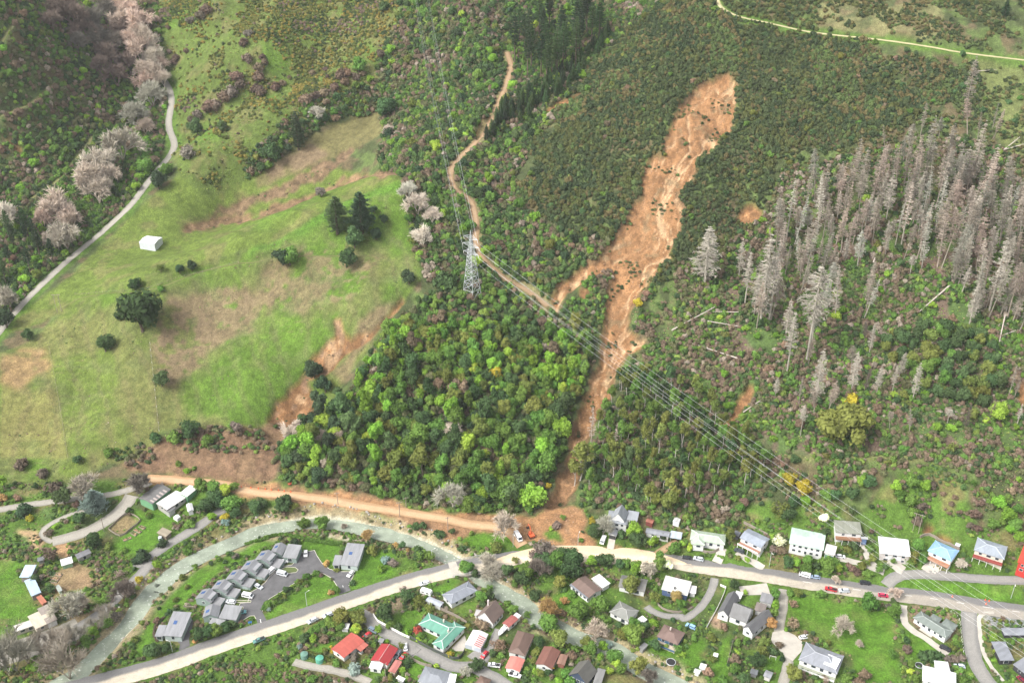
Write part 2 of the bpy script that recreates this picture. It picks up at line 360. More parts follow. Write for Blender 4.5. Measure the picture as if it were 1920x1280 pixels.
PADDOCK = F((-40,680),(60,640),(110,590),(250,520),(370,500),(520,450),(640,380),(752,332),(765,420),(790,520),(700,640),(640,720),(600,790),(500,805),(420,802),(300,810),(280,850),(200,870),(130,905),(-40,905))
pd = zone(PADDOCK, G_PADD, 1.5, 2)
mix(pd * sstep(.42, .62, n1) * .85, G_LIME); mix(pd * sstep(.48, .66, fbm(GX, GY, 30, 75, 4)) * .55, G_DRY)
dry1 = zone(Q('M1',(900,330),(1080,300),(1430,330),(1430,560),(1200,640),(1000,880),(880,860),(860,640)), B_DRY, 6, 6, .85, sstep(.40, .52, n2 * .62 + n3 * .38))
zone(Q('M2',(0,20),(560,110),(700,170),(640,310),(420,420),(240,480),(0,440)), B_DRY, 6, 6, .75, sstep(.42, .54, n2 * .62 + n3 * .38))
zone(Q('M2',(580,480),(700,430),(800,390),(680,560),(560,720),(480,860),(400,800),(520,700)), B_DRY, 3, 3, .75)
zone(Q('M1',(0,690),(270,650),(330,960),(380,1280),(0,1280)), C_(.20, .19, .06), 2, 2, .8, sstep(.3, .6, n2 + .1))
zone(Q('M1',(0,700),(150,660),(260,680),(270,780),(120,880),(0,860)), C_(.33, .20, .11), 3, 4, .7, sstep(.35, .6, n2 + .1))
terr = np.abs(np.sin(H * 1.75 + (fbm(GX, GY, 18, 95, 3) - .5) * 5)); mix((pd + 0) * (1 - sstep(.05, .3, terr)) * .33 * sstep(.35, .6, fbm(GX, GY, 25, 97, 2)), C_(.22, .19, .085))
mix(pd * sstep(.60, .72, fbm(GX, GY, 7, 99, 3)) * .5, C_(.14, .17, .05))
stripe = np.sin((GX * .8 + GY * .35) * .55 + (n1 - .5) * 14)
mix(pd * sstep(.55, .95, stripe) * .22, B_DRY * .8)
zone(F((460,462),(560,412),(640,378),(750,336),(754,352),(700,372),(640,402),(560,445),(470,486)), C_(.10, .21, .022), 3, 4, .9)
zone(F((250,545),(370,520),(480,478),(600,420),(610,450),(500,500),(390,545),(270,570)), C_(.12, .18, .03), 4, 4, .6)
TER = F((-40,650),(30,590),(130,520),(250,400),(330,330),(480,300),(720,330),(752,332),(640,380),(520,450),(370,500),(250,520),(110,590))
tr = zone(TER, G_PADD * 1.05, 2, 2); mix(tr * sstep(.5, .68, n2) * .6, G_DRY); mix(tr * sstep(.55, .7, n1) * .6, G_LIME)
UP = F((330,330),(300,60),(270,-30),(700,-30),(780,60),(740,110),(700,160),(715,195),(600,230),(500,300),(470,330),(400,370))
up = zone(UP, C_(.12, .17, .032), 3, 3); mix(up * sstep(.5, .66, n2) * .75, C_(.18, .17, .06)); mix(up * sstep(.56, .7, n1) * .7, G_LIME)
up2 = zone(Q('T2',(0,1000),(300,760),(700,575),(720,740),(560,830),(420,890),(250,960),(0,1060)), C_(.165, .15, .06), 2, 2); zone(Q('T2',(100,900),(300,800),(420,860),(250,960),(40,1010)), B_DRY, 4, 4, .8, sstep(.3, .55, n2))
zone(Q('T4',(250,10),(850,0),(980,0),(960,240),(600,190),(300,140)), C_(.22, .21, .09), 4, 4, .8, sstep(.35, .6, n2 + .1))
zone(Q('T4',(1100,300),(1429,345),(1429,900),(1340,860),(1150,500)), C_(.17, .20, .06), 4, 4, .9)
LOWR = F((1200,700),(1420,480),(1560,420),(1700,470),(1920,420),(1960,600),(1960,880),(1700,860),(1450,850),(1250,760))
lr = zone(LOWR, C_(.10, .16, .04), 6, 4); mix(lr * sstep(.47, .62, fbm(GX, GY, 10, 77, 3)), C_(.16, .115, .085)); mix(lr * sstep(.56, .68, fbm(GX, GY, 16, 79, 3)), G_BRIGHT)
for z in (Q('T3',(280,1200),(360,1100),(380,1160),(320,1240)), Q('T4',(0,460),(60,420),(150,480),(120,560),(60,490)), Q('K6',(1050,590),(1050,400),(1300,270),(1500,300),(1420,520),(1500,680),(1400,740),(1200,640)), Q('K8',(560,250),(950,120),(1000,350),(1050,600),(980,770),(850,780),(600,640)),
          Q('K7',(1300,520),(1500,100),(1700,60),(1829,300),(1829,780),(1480,720)), Q('K8',(0,400),(200,420),(480,640),(370,800),(0,780)), Q('M3',(100,130),(220,150),(260,270),(120,260))):
    zone(z, G_BRIGHT * 1.1, 2.5, 2, .95); mix(blur(gmask(wpoly(z), 2), 2) * sstep(.5, .65, n2) * .55, C_(.26, .2, .09))
zone(F((1440,862),(1540,850),(1700,852),(1920,860),(1920,875),(1700,866),(1560,862),(1445,874)), C_(.22, .23, .08), 1, 1, .8)
# lawns of the village: mown, bright
LAWNS = [Q('B3',(250,1010),(450,890),(620,760),(760,700),(780,600),(950,580),(1060,680),(1110,790),(700,980),(260,1110)), Q('B3',(1400,260),(1792,300),(1800,560),(1270,740),(1300,600)),
 Q('B3',(690,150),(1160,180),(1100,330),(1000,470),(930,420),(850,260),(690,260)), Q('B2',(100,900),(420,500),(700,330),(960,180),(1331,60),(1331,110),(1120,220),(760,420),(520,640),(280,800),(160,940),(120,1060),(60,1190),(30,1240),(-20,1200)),
 Q('B7',(1050,470),(1130,410),(1700,500),(1720,1000),(1500,920),(1250,760),(1020,700)), Q('B8',(0,500),(400,600),(400,900),(450,1060),(480,1280),(0,1280)), Q('B8',(440,290),(640,240),(1100,270),(1707,300),(1707,480),(1200,430),(700,350),(480,320)),
 Q('B8',(520,750),(860,930),(1090,1000),(620,1030),(500,960)), Q('B5',(0,680),(170,540),(290,570),(200,720),(60,750)), Q('B5',(330,350),(640,230),(700,260),(470,390)), Q('B5',(590,550),(830,440),(800,540),(680,620)), Q('B5',(110,1150),(190,1060),(290,1100),(200,1260)),
 Q('L4',(660,950),(800,860),(1020,850),(1020,1040),(800,1010)), Q('L4',(1030,850),(1180,840),(1330,930),(1260,990),(1040,920)), Q('L5',(95,850),(190,800),(280,810),(360,970),(170,920)), Q('B1',(-50,60),(200,60),(170,250),(300,400),(360,520),(250,610),(-50,640)),
 Q('L1',(1500,620),(1829,560),(1829,960),(1500,1080),(1290,1000),(1480,830)), Q('L2',(0,560),(230,620),(500,620),(560,640),(400,780),(240,880),(160,1040),(0,1090)), Q('B7',(380,240),(480,250),(430,420),(400,430)), Q('B7',(420,820),(510,780),(450,1070),(470,1280),(260,1260),(320,1050)), Q('B7',(60,900),(200,820),(240,900),(160,1100),(40,1230),(-30,1150)),
 Q('B7',(600,940),(730,930),(800,1000),(1000,1020),(980,1170),(800,1130),(680,1060)), Q('B6',(1060,860),(1170,820),(1200,920),(1380,990),(1300,1090),(1180,1090),(1050,980)), Q('B6',(180,440),(330,380),(480,520),(300,600),(180,520)), Q('B6',(1400,1180),(1536,950),(1536,1200),(1450,1260)), Q('B4',(1190,480),(1400,340),(1600,400),(1480,540),(1340,620)),
 Q('B4',(90,880),(450,730),(480,800),(300,900)), Q('B4',(1380,1100),(1480,990),(1590,1040),(1500,1260),(1370,1170)), Q('L3',(380,520),(500,495),(1100,560),(1480,640),(1430,700),(1000,640),(560,600)), Q('L2',(640,200),(1000,230),(1350,270),(1340,290),(900,260),(640,235)), Q('L1',(840,420),(1450,330),(1300,380),(900,430))]
for z in LAWNS:
    m = zone(z, C_(.095, .205, .018), .6, 1, .96)
    mix(m * sstep(.56, .72, n2) * .35, C_(.17, .20, .05))
# gardens, yards, bare earth in the village
for z, c in ((Q('L1',(180,800),(420,810),(530,950),(420,1040),(280,930)), C_(.5, .33, .2)), (Q('L1',(590,1020),(720,950),(820,1000),(780,1130),(680,1130)), C_(.5, .3, .17)), (Q('L1',(0,830),(320,890),(400,1080),(0,1060)), C_(.1, .19, .04)),
             (Q('B1',(480,290),(620,120),(760,60),(1040,200),(1030,300),(760,360),(560,380)), C_(.3, .2, .12)), (Q('L1',(1240,800),(1450,640),(1600,700),(1400,880)), C_(.3, .22, .12)), (Q('L3',(370,770),(700,740),(1000,800),(1300,880),(1460,950),(1300,960),(900,930),(560,850)), C_(.45, .40, .32)),
             (Q('L3',(1430,690),(1640,630),(1829,680),(1829,900),(1700,780),(1560,740)), C_(.40, .27, .17)), (Q('L4',(0,680),(500,740),(800,790),(700,880),(520,980),(420,850),(200,760)), C_(.42, .27, .16)),
             (Q('B4',(780,360),(1320,170),(1450,250),(1180,420),(960,420)), C_(.23, .17, .12)), (Q('B8',(540,500),(900,530),(1050,600),(1060,750),(1020,800),(940,880),(700,800),(560,660)), C_(.24, .16, .12)), (Q('B8',(1290,590),(1707,600),(1707,760),(1480,740),(1340,720)), C_(.30, .30, .29)),
             (Q('B7',(380,560),(400,640),(380,750),(280,700),(300,620)), C_(.42, .28, .2)), (Q('B4',(-60,1000),(700,1140),(940,1300),(-60,1300)), C_(.15, .13, .06)), (Q('L1',(480,560),(1000,480),(1000,600),(700,640),(480,700)), C_(.12, .2, .05)),
             (Q('B1',(500,420),(900,380),(960,560),(780,680),(600,640)), C_(.27, .2, .12)), (Q('B1',(-30,1080),(500,1020),(900,880),(800,1030),(500,1150),(200,1290),(-30,1290)), C_(.22, .18, .08))):
    zone(z, c, 1.2, 1, .85)
bank = 1 - sstep(RIVER_W / 2 + 2, RIVER_W / 2 + 8, DRIV + (n2 - .5) * 9)
mix(bank * .9, C_(.34, .27, .17)); mix((1 - sstep(3.5, RIVER_W / 2 + 1.5, DRIV)), C_(.5, .47, .36))
# bare soil
mix(blur(mM, 1), MUDC * (1.15 + (n2 - .5)[..., None] * 1.0) * (.75 + .5 * n3[..., None])); mix(blur(mM, 1) * sstep(.42, .6, n3 * .4 + n2 * .6) * .7, SOIL * 1.1)
sl_c = SOIL * (0.86 + .32 * (n2[..., None] - .35))
mix(blur(mS, 1), sl_c)
alongf = (GX * fx + GY * fy)
patch = sstep(.40, .62, fbm(GX, GY, 22, 48, 3))
mix(blur(mS, 1) * sstep(.4, .8, rill2) * .4, SOIL * .75); mix(blur(mS, 1) * (1 - sstep(.02, .08, rill)) * .75, SOIL_P); mix(blur(mS, 1) * (1 - sstep(.04, .26, rill2)) * (.12 + .7 * patch), SOIL_P * .97)
mix(blur(mS, 1) * sstep(.62, .72, fbm(GX, GY, 5, 81, 3)) * .5, C_(.2, .16, .09))
mix(blur(mS, 1) * (1 - sstep(440, 478, GY)) * .65, MUDC * 1.05)
edge = blur(mS, 4); mix((edge > .1) * (edge < .75) * sstep(.3, .55, n3) * .6, C_(.2, .115, .06))
mix(blur(mG | mX, 1), SOIL * (0.72 + .9 * (n3[..., None] - .45))); mix(blur(mG, 1) * sstep(.58, .7, n3 * .5 + n2 * .5) * .7, SOIL_P * .8); mix(blur(mG, 1) * sstep(.55, .65, fbm(GX, GY, 4, 83, 2)) * .5, C_(.2, .14, .1))
rough_ = .45 + 1.1 * fbm(GX, GY, 3.2, 211, 2)[..., None]
mix(blur(mA, 1) * sstep(.25, .5, n2 + .12) * .95, C_(.185, .122, .075) * rough_); mix(blur(mB, 1) * sstep(.22, .48, n2 + .12) * .95, C_(.23, .145, .085) * rough_)
mix(blur(mC, 2) * .9, C_(.20, .12, .075) * (0.7 + .6 * n2[..., None]))
for k in ('ridge_track', 'valley_road', 'pylon_track'):
    D, _z = near_line(WL[k][0], 14); w = WL[k][1]
    mix((1 - sstep(w / 2 + 1.5, w / 2 + 4.5, D + (n2 - .5) * 5)) * .85, G_BRIGHT * 1.1 if k != 'pylon_track' else C_(.24, .21, .1))

# ------------------------------------------------------------------ materials
MATS = {}
def nt(name):
    m = bpy.data.materials.new(name); m.use_nodes = True
    t = m.node_tree; t.nodes.clear()
    o = t.nodes.new('ShaderNodeOutputMaterial'); b = t.nodes.new('ShaderNodeBsdfPrincipled')
    b.inputs['Roughness'].default_value = .9; b.inputs['Specular IOR Level'].default_value = .2
    t.links.new(b.outputs[0], o.inputs[0])
    MATS[name] = m
    return m, t, b
def N(t, ty, **kw):
    n = t.nodes.new(ty)
    for k, v in kw.items():
        if k in n.inputs: n.inputs[k].default_value = v
        else: setattr(n, k, v)
    return n
def mul(t, a, b, f=1.0, mode='MULTIPLY'):
    m = t.nodes.new('ShaderNodeMix'); m.data_type = 'RGBA'; m.blend_type = mode
    m.inputs[0].default_value = f
    for s, k in ((a, 6), (b, 7)):
        if hasattr(s, 'default_value') or hasattr(s, 'is_linked'): t.links.new(s, m.inputs[k])
        else: m.inputs[k].default_value = s
    return m.outputs[2]
def noise_ramp(t, scale, lo, hi, detail=4, vec=None, stretch=None):
    n = N(t, 'ShaderNodeTexNoise', Scale=scale, Detail=detail, Roughness=.62)
    if vec is None: vec = N(t, 'ShaderNodeTexCoord').outputs['Object']
    if stretch:
        mp = N(t, 'ShaderNodeMapping'); mp.inputs['Scale'].default_value = stretch
        t.links.new(vec, mp.inputs[0]); vec = mp.outputs[0]
    t.links.new(vec, n.inputs['Vector'])
    mr = N(t, 'ShaderNodeMapRange'); mr.inputs[1].default_value, mr.inputs[2].default_value = .3, .7
    mr.inputs[3].default_value, mr.inputs[4].default_value = lo, hi
    t.links.new(n.outputs[0], mr.inputs[0])
    return mr.outputs[0]
def grey(t, v):
    c = N(t, 'ShaderNodeCombineColor')
    for k in range(3): t.links.new(v, c.inputs[k])
    return c.outputs[0]
def bump(t, b, h, s, d=1.0):
    n = N(t, 'ShaderNodeBump', Strength=s, Distance=d); t.links.new(h, n.inputs['Height']); t.links.new(n.outputs[0], b.inputs['Normal'])
m, t, b = nt('ground')                                   # grass and soil: surveyed colour, fine tufts over it
at = N(t, 'ShaderNodeAttribute', attribute_name='Col')
c = mul(t, at.outputs['Color'], grey(t, noise_ramp(t, 1.3, .62, 1.38, 6)))
c = mul(t, c, grey(t, noise_ramp(t, .35, .85, 1.15, 4)))
t.links.new(c, b.inputs['Base Color']); bump(t, b, noise_ramp(t, 1.1, 0, 1, 6), .55, .5)
def solid(name, col, lo=.85, hi=1.15, scale=.8, rough=.85, bmp=0.0, spec=.2, metal=0.0, stretch=None):
    m, t, b = nt(name)
    c = mul(t, (*col, 1), grey(t, noise_ramp(t, scale, lo, hi, 5, stretch=stretch)))
    t.links.new(c, b.inputs['Base Color']); b.inputs['Roughness'].default_value = rough; b.inputs['Specular IOR Level'].default_value = spec
    b.inputs['Metallic'].default_value = metal
    if bmp: bump(t, b, noise_ramp(t, scale * 3, 0, 1, 4), bmp, .2)
    return m
def tinted(name, lo=.8, hi=1.2, scale=.8, rough=.8, spec=.2, rnd=0.0, bmp=0.0, stretch=None, hue=0.0):
    """colour from the object's own colour, with grain"""
    m, t, b = nt(name)
    oi = N(t, 'ShaderNodeObjectInfo')
    c = mul(t, oi.outputs['Color'], grey(t, noise_ramp(t, scale, lo, hi, 4, stretch=stretch)))
    if rnd:
        mr = N(t, 'ShaderNodeMapRange'); mr.inputs[3].default_value, mr.inputs[4].default_value = 1 - rnd, 1 + rnd
        t.links.new(oi.outputs['Random'], mr.inputs[0]); c = mul(t, c, grey(t, mr.outputs[0]))
    if hue:
        h = N(t, 'ShaderNodeHueSaturation'); mr = N(t, 'ShaderNodeMapRange'); mr.inputs[3].default_value, mr.inputs[4].default_value = .5 - hue, .5 + hue
        wn_ = N(t, 'ShaderNodeTexWhiteNoise', noise_dimensions='1D'); t.links.new(oi.outputs['Random'], wn_.inputs['W'])
        t.links.new(wn_.outputs['Value'], mr.inputs[0]); t.links.new(mr.outputs[0], h.inputs['Hue']); t.links.new(c, h.inputs['Color']); c = h.outputs[0]
    t.links.new(c, b.inputs['Base Color']); b.inputs['Roughness'].default_value = rough; b.inputs['Specular IOR Level'].default_value = spec
    if bmp: bump(t, b, noise_ramp(t, scale * 3, 0, 1, 4), bmp, .2)
    return m
def strip_mat(name, base, dust, d0, d1, amount, track=False):
    """road surface with silt lying along it: u across the road, v along it in metres"""
    m, t, b = nt(name)
    uv = N(t, 'ShaderNodeUVMap'); sep = N(t, 'ShaderNodeSeparateXYZ'); t.links.new(uv.outputs[0], sep.inputs[0])
    tc = N(t, 'ShaderNodeTexCoord').outputs['Object']
    ns = noise_ramp(t, .035, -.13, .13, 3, tc)
    ad = N(t, 'ShaderNodeMath', operation='ADD'); t.links.new(sep.outputs[0], ad.inputs[0]); t.links.new(ns, ad.inputs[1])
    if track:
        s = N(t, 'ShaderNodeMath', operation='SUBTRACT'); s.inputs[1].default_value = .5; t.links.new(ad.outputs[0], s.inputs[0])
        a_ = N(t, 'ShaderNodeMath', operation='ABSOLUTE'); t.links.new(s.outputs[0], a_.inputs[0]); val = a_.outputs[0]
    else: val = ad.outputs[0]
    mr = N(t, 'ShaderNodeMapRange', interpolation_type='SMOOTHSTEP'); mr.inputs[1].default_value, mr.inputs[2].default_value = d0, d1
    mr.inputs[3].default_value, mr.inputs[4].default_value = 0, amount
    t.links.new(val, mr.inputs[0])
    mp = N(t, 'ShaderNodeMath', operation='MULTIPLY'); t.links.new(mr.outputs[0], mp.inputs[0]); t.links.new(noise_ramp(t, .25, .55, 1.0, 5, tc), mp.inputs[1])
    if name == 'silted_asphalt':                         # the silt thins out away from the slip
        sx_ = N(t, 'ShaderNodeSeparateXYZ'); t.links.new(tc, sx_.inputs[0])
        fr = N(t, 'ShaderNodeMapRange'); fr.inputs[1].default_value, fr.inputs[2].default_value, fr.inputs[3].default_value, fr.inputs[4].default_value = 70, 190, 1.0, .42
        t.links.new(sx_.outputs[0], fr.inputs[0]); m9 = N(t, 'ShaderNodeMath', operation='MULTIPLY'); t.links.new(mp.outputs[0], m9.inputs[0]); t.links.new(fr.outputs[0], m9.inputs[1]); mp = m9
    mx = N(t, 'ShaderNodeMix', data_type='RGBA'); t.links.new(mp.outputs[0], mx.inputs[0]); mx.inputs[6].default_value = (*base, 1); mx.inputs[7].default_value = (*dust, 1)
    c = mul(t, mx.outputs[2], grey(t, noise_ramp(t, 1.6, .85, 1.15, 5, tc)))
    t.links.new(c, b.inputs['Base Color'])
    bump(t, b, noise_ramp(t, 3, 0, 1, 4, tc), .3, .1)
    return m
ASPH, DUST = (.17, .165, .16), (.60, .52, .40)
strip_mat('silted_asphalt', ASPH, DUST, .36, .55, .95)
strip_mat('mud_silt', (.62, .48, .32), (.74, .64, .48), .3, .6, .9)
strip_mat('clay', (.38, .235, .125), (.56, .40, .25), .42, .16, .8, True)
strip_mat('gravel', (.25, .235, .20), (.36, .335, .29), .42, .2, .8, True)
strip_mat('dirt', (.25, .165, .09), (.37, .26, .16), .40, .15, .9, True)
strip_mat('pale_track', (.26, .27, .11), (.56, .48, .30), .42, .28, .95, True)
strip_mat('worn_asphalt', (.19, .185, .175), (.30, .285, .26), .45, .2, .7, True)
strip_mat('path_grass', (.11, .14, .04), (.20, .16, .085), .4, .1, .8, True)
solid('asphalt', (.115, .113, .115), .8, 1.25, .3, .9, .2)
solid('concrete', (.42, .39, .34), .85, 1.12, .4, .9)
solid('white_paint', (.78, .78, .76), .92, 1.05, 2, .6)
solid('kerb', (.52, .49, .42), .85, 1.1, .5)
solid('stone', (.36, .33, .29), .6, 1.3, 1.2, .9, .6)
solid('timber', (.27, .23, .19), .75, 1.2, 1.5, .9)
solid('dark_timber', (.07, .08, .07), .8, 1.2, 1.5, .9)
solid('steel', (.50, .52, .53), .9, 1.08, 1, .5, metal=.3, spec=.4)
solid('wire', (.52, .53, .54), .97, 1.03, 1, .5, spec=.3)
m, t, b = nt('water')                                    # shallow, milky green, rippled
c = mul(t, (.255, .29, .225, 1), grey(t, noise_ramp(t, .10, .6, 1.35, 6)))
rip = noise_ramp(t, .9, 0, 1, 5)
mr = N(t, 'ShaderNodeMapRange'); mr.inputs[1].default_value, mr.inputs[2].default_value, mr.inputs[4].default_value = .74, 1.0, .7
t.links.new(rip, mr.inputs[0])
mx = N(t, 'ShaderNodeMix', data_type='RGBA'); t.links.new(mr.outputs[0], mx.inputs[0]); t.links.new(c, mx.inputs[6]); mx.inputs[7].default_value = (.75, .76, .7, 1)
t.links.new(mx.outputs[2], b.inputs['Base Color']); b.inputs['Roughness'].default_value = .13; b.inputs['Specular IOR Level'].default_value = .5; b.inputs['IOR'].default_value = 1.33
bump(t, b, rip, .35, .25)

# ------------------------------------------------------------------ helpers for objects
def mesh_obj(name, V, Fc, mat=None, parent=None, smooth_=False, loc=None):
    me = bpy.data.meshes.new(name)
    me.from_pydata([tuple(v) for v in V], [], [tuple(f) for f in Fc])
    if mat: me.materials.append(MATS[mat] if isinstance(mat, str) else mat)
    if smooth_: me.shade_smooth()
    o = bpy.data.objects.new(name, me); COL.objects.link(o)
    if parent: o.parent = parent
    if loc is not None: o.location = loc
    return o
def tag(o, label=None, cat=None, group=None, kind=None):
    if label: o['label'] = label
    if cat: o['category'] = cat
    if group: o['group'] = group
    if kind: o['kind'] = kind
    return o
def empty(name, loc, rz=0.0):
    o = bpy.data.objects.new(name, None); o.empty_display_size = .5
    o.location = loc; o.rotation_euler = (0, 0, rz); COL.objects.link(o)
    return o
def copy_tree(o, parent=None):
    c = o.copy(); COL.objects.link(c); c.parent = parent
    for ch in list(o.children): copy_tree(ch, c)
    return c

grn = np.clip((CC[..., 1] - CC[..., 0]) / .06 + .5, 0, 1)[..., None]
CC = CC * (grn * np.array([.80, .80, .90]) + (1 - grn) * np.array([.86, .86, .84]))
tx = .72 + .56 * vnoise(GX, GY, 1.5, 201) + .25 * (vnoise(GX, GY, 5.5, 203) - .5)
CC = CC * tx[..., None]
# ------------------------------------------------------------------ terrain meshes: one continuous grid, cut along what covers it
def grid_mesh(name, sel, label):
    """sel: boolean over the grid's cells"""
    j, i = np.nonzero(sel)
    a = j * NX + i
    quads = np.c_[a, a + 1, a + 1 + NX, a + NX]
    u, inv = np.unique(quads, return_inverse=True)
    quads = inv.reshape(quads.shape)
    V = np.c_[GX.ravel()[u], GY.ravel()[u], H.ravel()[u]].astype(np.float32)
    me = bpy.data.meshes.new(name)
    me.vertices.add(len(u)); me.vertices.foreach_set('co', V.ravel())
    me.loops.add(quads.size); me.loops.foreach_set('vertex_index', quads.ravel().astype(np.int32))
    me.polygons.add(len(quads)); me.polygons.foreach_set('loop_start', np.arange(0, quads.size, 4, dtype=np.int32))
    me.update(calc_edges=True)
    ca = me.color_attributes.new('Col', 'FLOAT_COLOR', 'POINT')
    ca.data.foreach_set('color', np.c_[np.clip(CC.reshape(-1, 3)[u], .01, .9), np.ones(len(u))].astype(np.float32).ravel())
    me.shade_smooth(); me.materials.append(MATS['ground'])
    o = bpy.data.objects.new(name, me); COL.objects.link(o)
    return tag(o, label, None, None, 'structure')
cell = np.abs(GX[:-1, :-1]) < .52 * GY[:-1, :-1] + 70
used = np.zeros(cell.shape, bool)
dn = lambda m_: m_[:-1, :-1]
mFl, mPd = gmask(wpoly(FLOOR)), gmask(wpoly(PADDOCK)) | gmask(wpoly(TER))
TERR_PARTS = [('landslide_scar', dn(mS), 'orange bare clay of the big slip running down the scrub hillside'),
              ('mud_debris', dn(mM), 'orange mud and debris spread over the road below the slip'),
              ('hillside_slip', dn(mG), 'small earth slip torn into the green paddock beside the bush'),
              ('paddock', dn(mPd), 'green grazed paddock over the rounded spur'),
              ('valley_floor', dn(mFl), 'flat valley floor with lawns and gardens')]
for nm, s, lb in TERR_PARTS:
    s = s & cell & ~used
    used |= s
    grid_mesh(nm, s, lb)
grid_mesh('hillside', cell & ~used, 'steep hillside ground under bush and scrub')
# coarse land round about, for views from the side
ogx, ogy = np.arange(-1400, 1401, 40), np.arange(-200, 1801, 40)
OX, OY = np.meshgrid(ogx, ogy)
OZ = tps(np.clip(OX, -560, 560), np.clip(OY, 200, 1020)).reshape(OX.shape) - np.where((np.abs(OX) < .52 * OY + 75) & (OY > 235) & (OY < 1005), 16, 3.5)
k = len(ogx); V = np.c_[OX.ravel(), OY.ravel(), OZ.ravel()]
Fc = [(j * k + i, j * k + i + 1, (j + 1) * k + i + 1, (j + 1) * k + i) for j in range(len(ogy) - 1) for i in range(k - 1)
      if not (abs(ogx[i]) < .5 * ogy[j] + 20 and 260 < ogy[j] < 940)]
solid('far_land', (.11, .14, .05), .6, 1.4, .05)
tag(mesh_obj('surrounding_terrain', V, Fc, 'far_land', None, True), 'hills and valley beyond the frame', None, None, 'structure')

# ------------------------------------------------------------------ roads, paths, river
OCC = np.zeros(H.shape)                                   # how close plants may come: 1 where something else stands
def occ_line(ln, r):
    global OCC
    D, _ = near_line(ln, r + 2); OCC = np.maximum(OCC, (D < r).astype(float))
def ribbon(name, ln, w, mat, dz, label, n=5, own=False):
    d = np.gradient(ln[:, :2], axis=0); d /= np.linalg.norm(d, axis=1)[:, None] + 1e-9
    nr = np.c_[d[:, 1], -d[:, 0]]; L = np.r_[0, np.cumsum(np.linalg.norm(np.diff(ln[:, :2], axis=0), axis=1))]
    wv = w if np.ndim(w) else np.full(len(ln), w)
    V, UV = [], []
    for k in range(n):
        f = k / (n - 1)
        e = (rng.random(len(ln)) - .5) * .35 if k in (0, n - 1) else 0
        xy = ln[:, :2] + nr * ((f - .5) * wv + e)[:, None]
        V.append(np.c_[xy, (ln[:, 2] if own else hz(xy[:, 0], xy[:, 1])) + dz]); UV.append(np.c_[np.full(len(ln), f), L])
    m_ = len(ln); V = np.vstack(V); UV = np.vstack(UV)
    Fc = [(k * m_ + i, (k + 1) * m_ + i, (k + 1) * m_ + i + 1, k * m_ + i + 1) for k in range(n - 1) for i in range(m_ - 1)]
    Fc = [f[::-1] for f in Fc]
    o = mesh_obj(name, V, Fc, mat, None, True)
    uv = o.data.uv_layers.new(name='UVMap')
    li = np.empty(len(o.data.loops), np.int32); o.data.loops.foreach_get('vertex_index', li)
    uv.data.foreach_set('uv', UV[li].astype(np.float32).ravel())
    return tag(o, label, None, None, 'structure')
RD = {'main_road': ('silted_asphalt', .10, 'main valley road, grey asphalt half covered in pale dried silt'), 'clay_road': ('clay', .09, 'orange clay covered road at the foot of the bush'),
 'gravel_lane': ('gravel', .07, 'grey gravel lane below the paddock'), 'farm_yard_track': ('gravel', .09, 'gravel yard between the farm gardens'), 'garden_track': ('gravel', .06, 'narrow looping track past the vegetable garden'),
 'stopbank_road': ('worn_asphalt', .08, 'grey road along the river bank'), 'river_track': ('gravel', .06, 'wide gravel flat beside the river'), 'valley_road': ('gravel', .08, 'winding gravel road up the side valley'),
 'pylon_track': ('dirt', .08, 'orange dirt track past the pylon'), 'ridge_track': ('pale_track', .08, 'pale farm track along the ridge'), 'bush_path': ('path_grass', .08, 'narrow path through the wooded hill'), 'creek_path': ('path_grass', .09, 'grassy track beside the creek trees'), 'hill_path': ('path_grass', .08, 'grassy path high on the wooded hill'),
 'cul_de_sac': ('worn_asphalt', .08, 'grey cul-de-sac between the red and green roofed houses'), 'cottage_drive': ('worn_asphalt', .065, 'drive up to the steep brown roofed cottage'), 'side_road': ('worn_asphalt', .115, 'grey side road running down past the modern dark house'), 'side_footpath': ('concrete', .12, 'pale concrete footpath along the side road'), 'upper_road': ('worn_asphalt', .085, 'upper road above the grass bank'),
 'lane': ('worn_asphalt', .075, 'curving lane down to the riverside houses'), 'gravel_drive': ('gravel', .075, 'pale gravel drive beside the big lawn'), 'concrete_drive': ('concrete', .07, 'concrete drive to the corner house'), 'deck_house_drive': ('concrete', .075, 'concrete drive below the house with the balcony'), 'bungalow_drive': ('concrete', .07, 'concrete drive beside the curved fence'), 'mint_house_drive': ('concrete', .072, 'drive to the mint roofed house'),
 'villa_drive': ('concrete', .13, 'short drive in front of the villa garage'), 'carport_drive': ('dirt', .075, 'muddy drive up to the carport'), 'blue_house_drive': ('concrete', .07, 'concrete drive under the blue roofed house'), 'white_house_drive': ('concrete', .078, 'concrete drive to the white roofed house'), 'olive_house_drive': ('concrete', .066, 'narrow drive to the blue garage'), 'railway_track': ('gravel', .07, 'gravel track along the hedge behind the red roofed houses'),
 'stock_track': ('path_grass', .08, 'thin worn stock track along the paddock crest'), 'h_house_drive': ('concrete', .071, 'pale parking apron by the road'), 'garage_drive': ('worn_asphalt', .06, 'asphalt apron before the striped garage')}
for k, (mt, dz, lb) in RD.items():
    ln, w = WL[k]
    ribbon(k, ln, w, mt, dz, lb, 7 if w > 5 else 5, k == 'main_road'); occ_line(ln, w / 2 + (1.0 if w > 3 else .3))
# silt sheet where the slip crossed the road
ln = WL['main_road'][0]; px_, _ = proj(ln[:, 0], ln[:, 1], ln[:, 2])
s = ln[(px_ > 925) & (px_ < 1300)]
tt = np.linspace(0, 1, len(s)); ribbon('silt_sheet', s, 12.5 * np.sin(np.pi * np.clip(.02 + tt, 0, 1)) ** .7 + .3, 'mud_silt', .14, 'cream coloured silt washed over the road junction', 7, True)
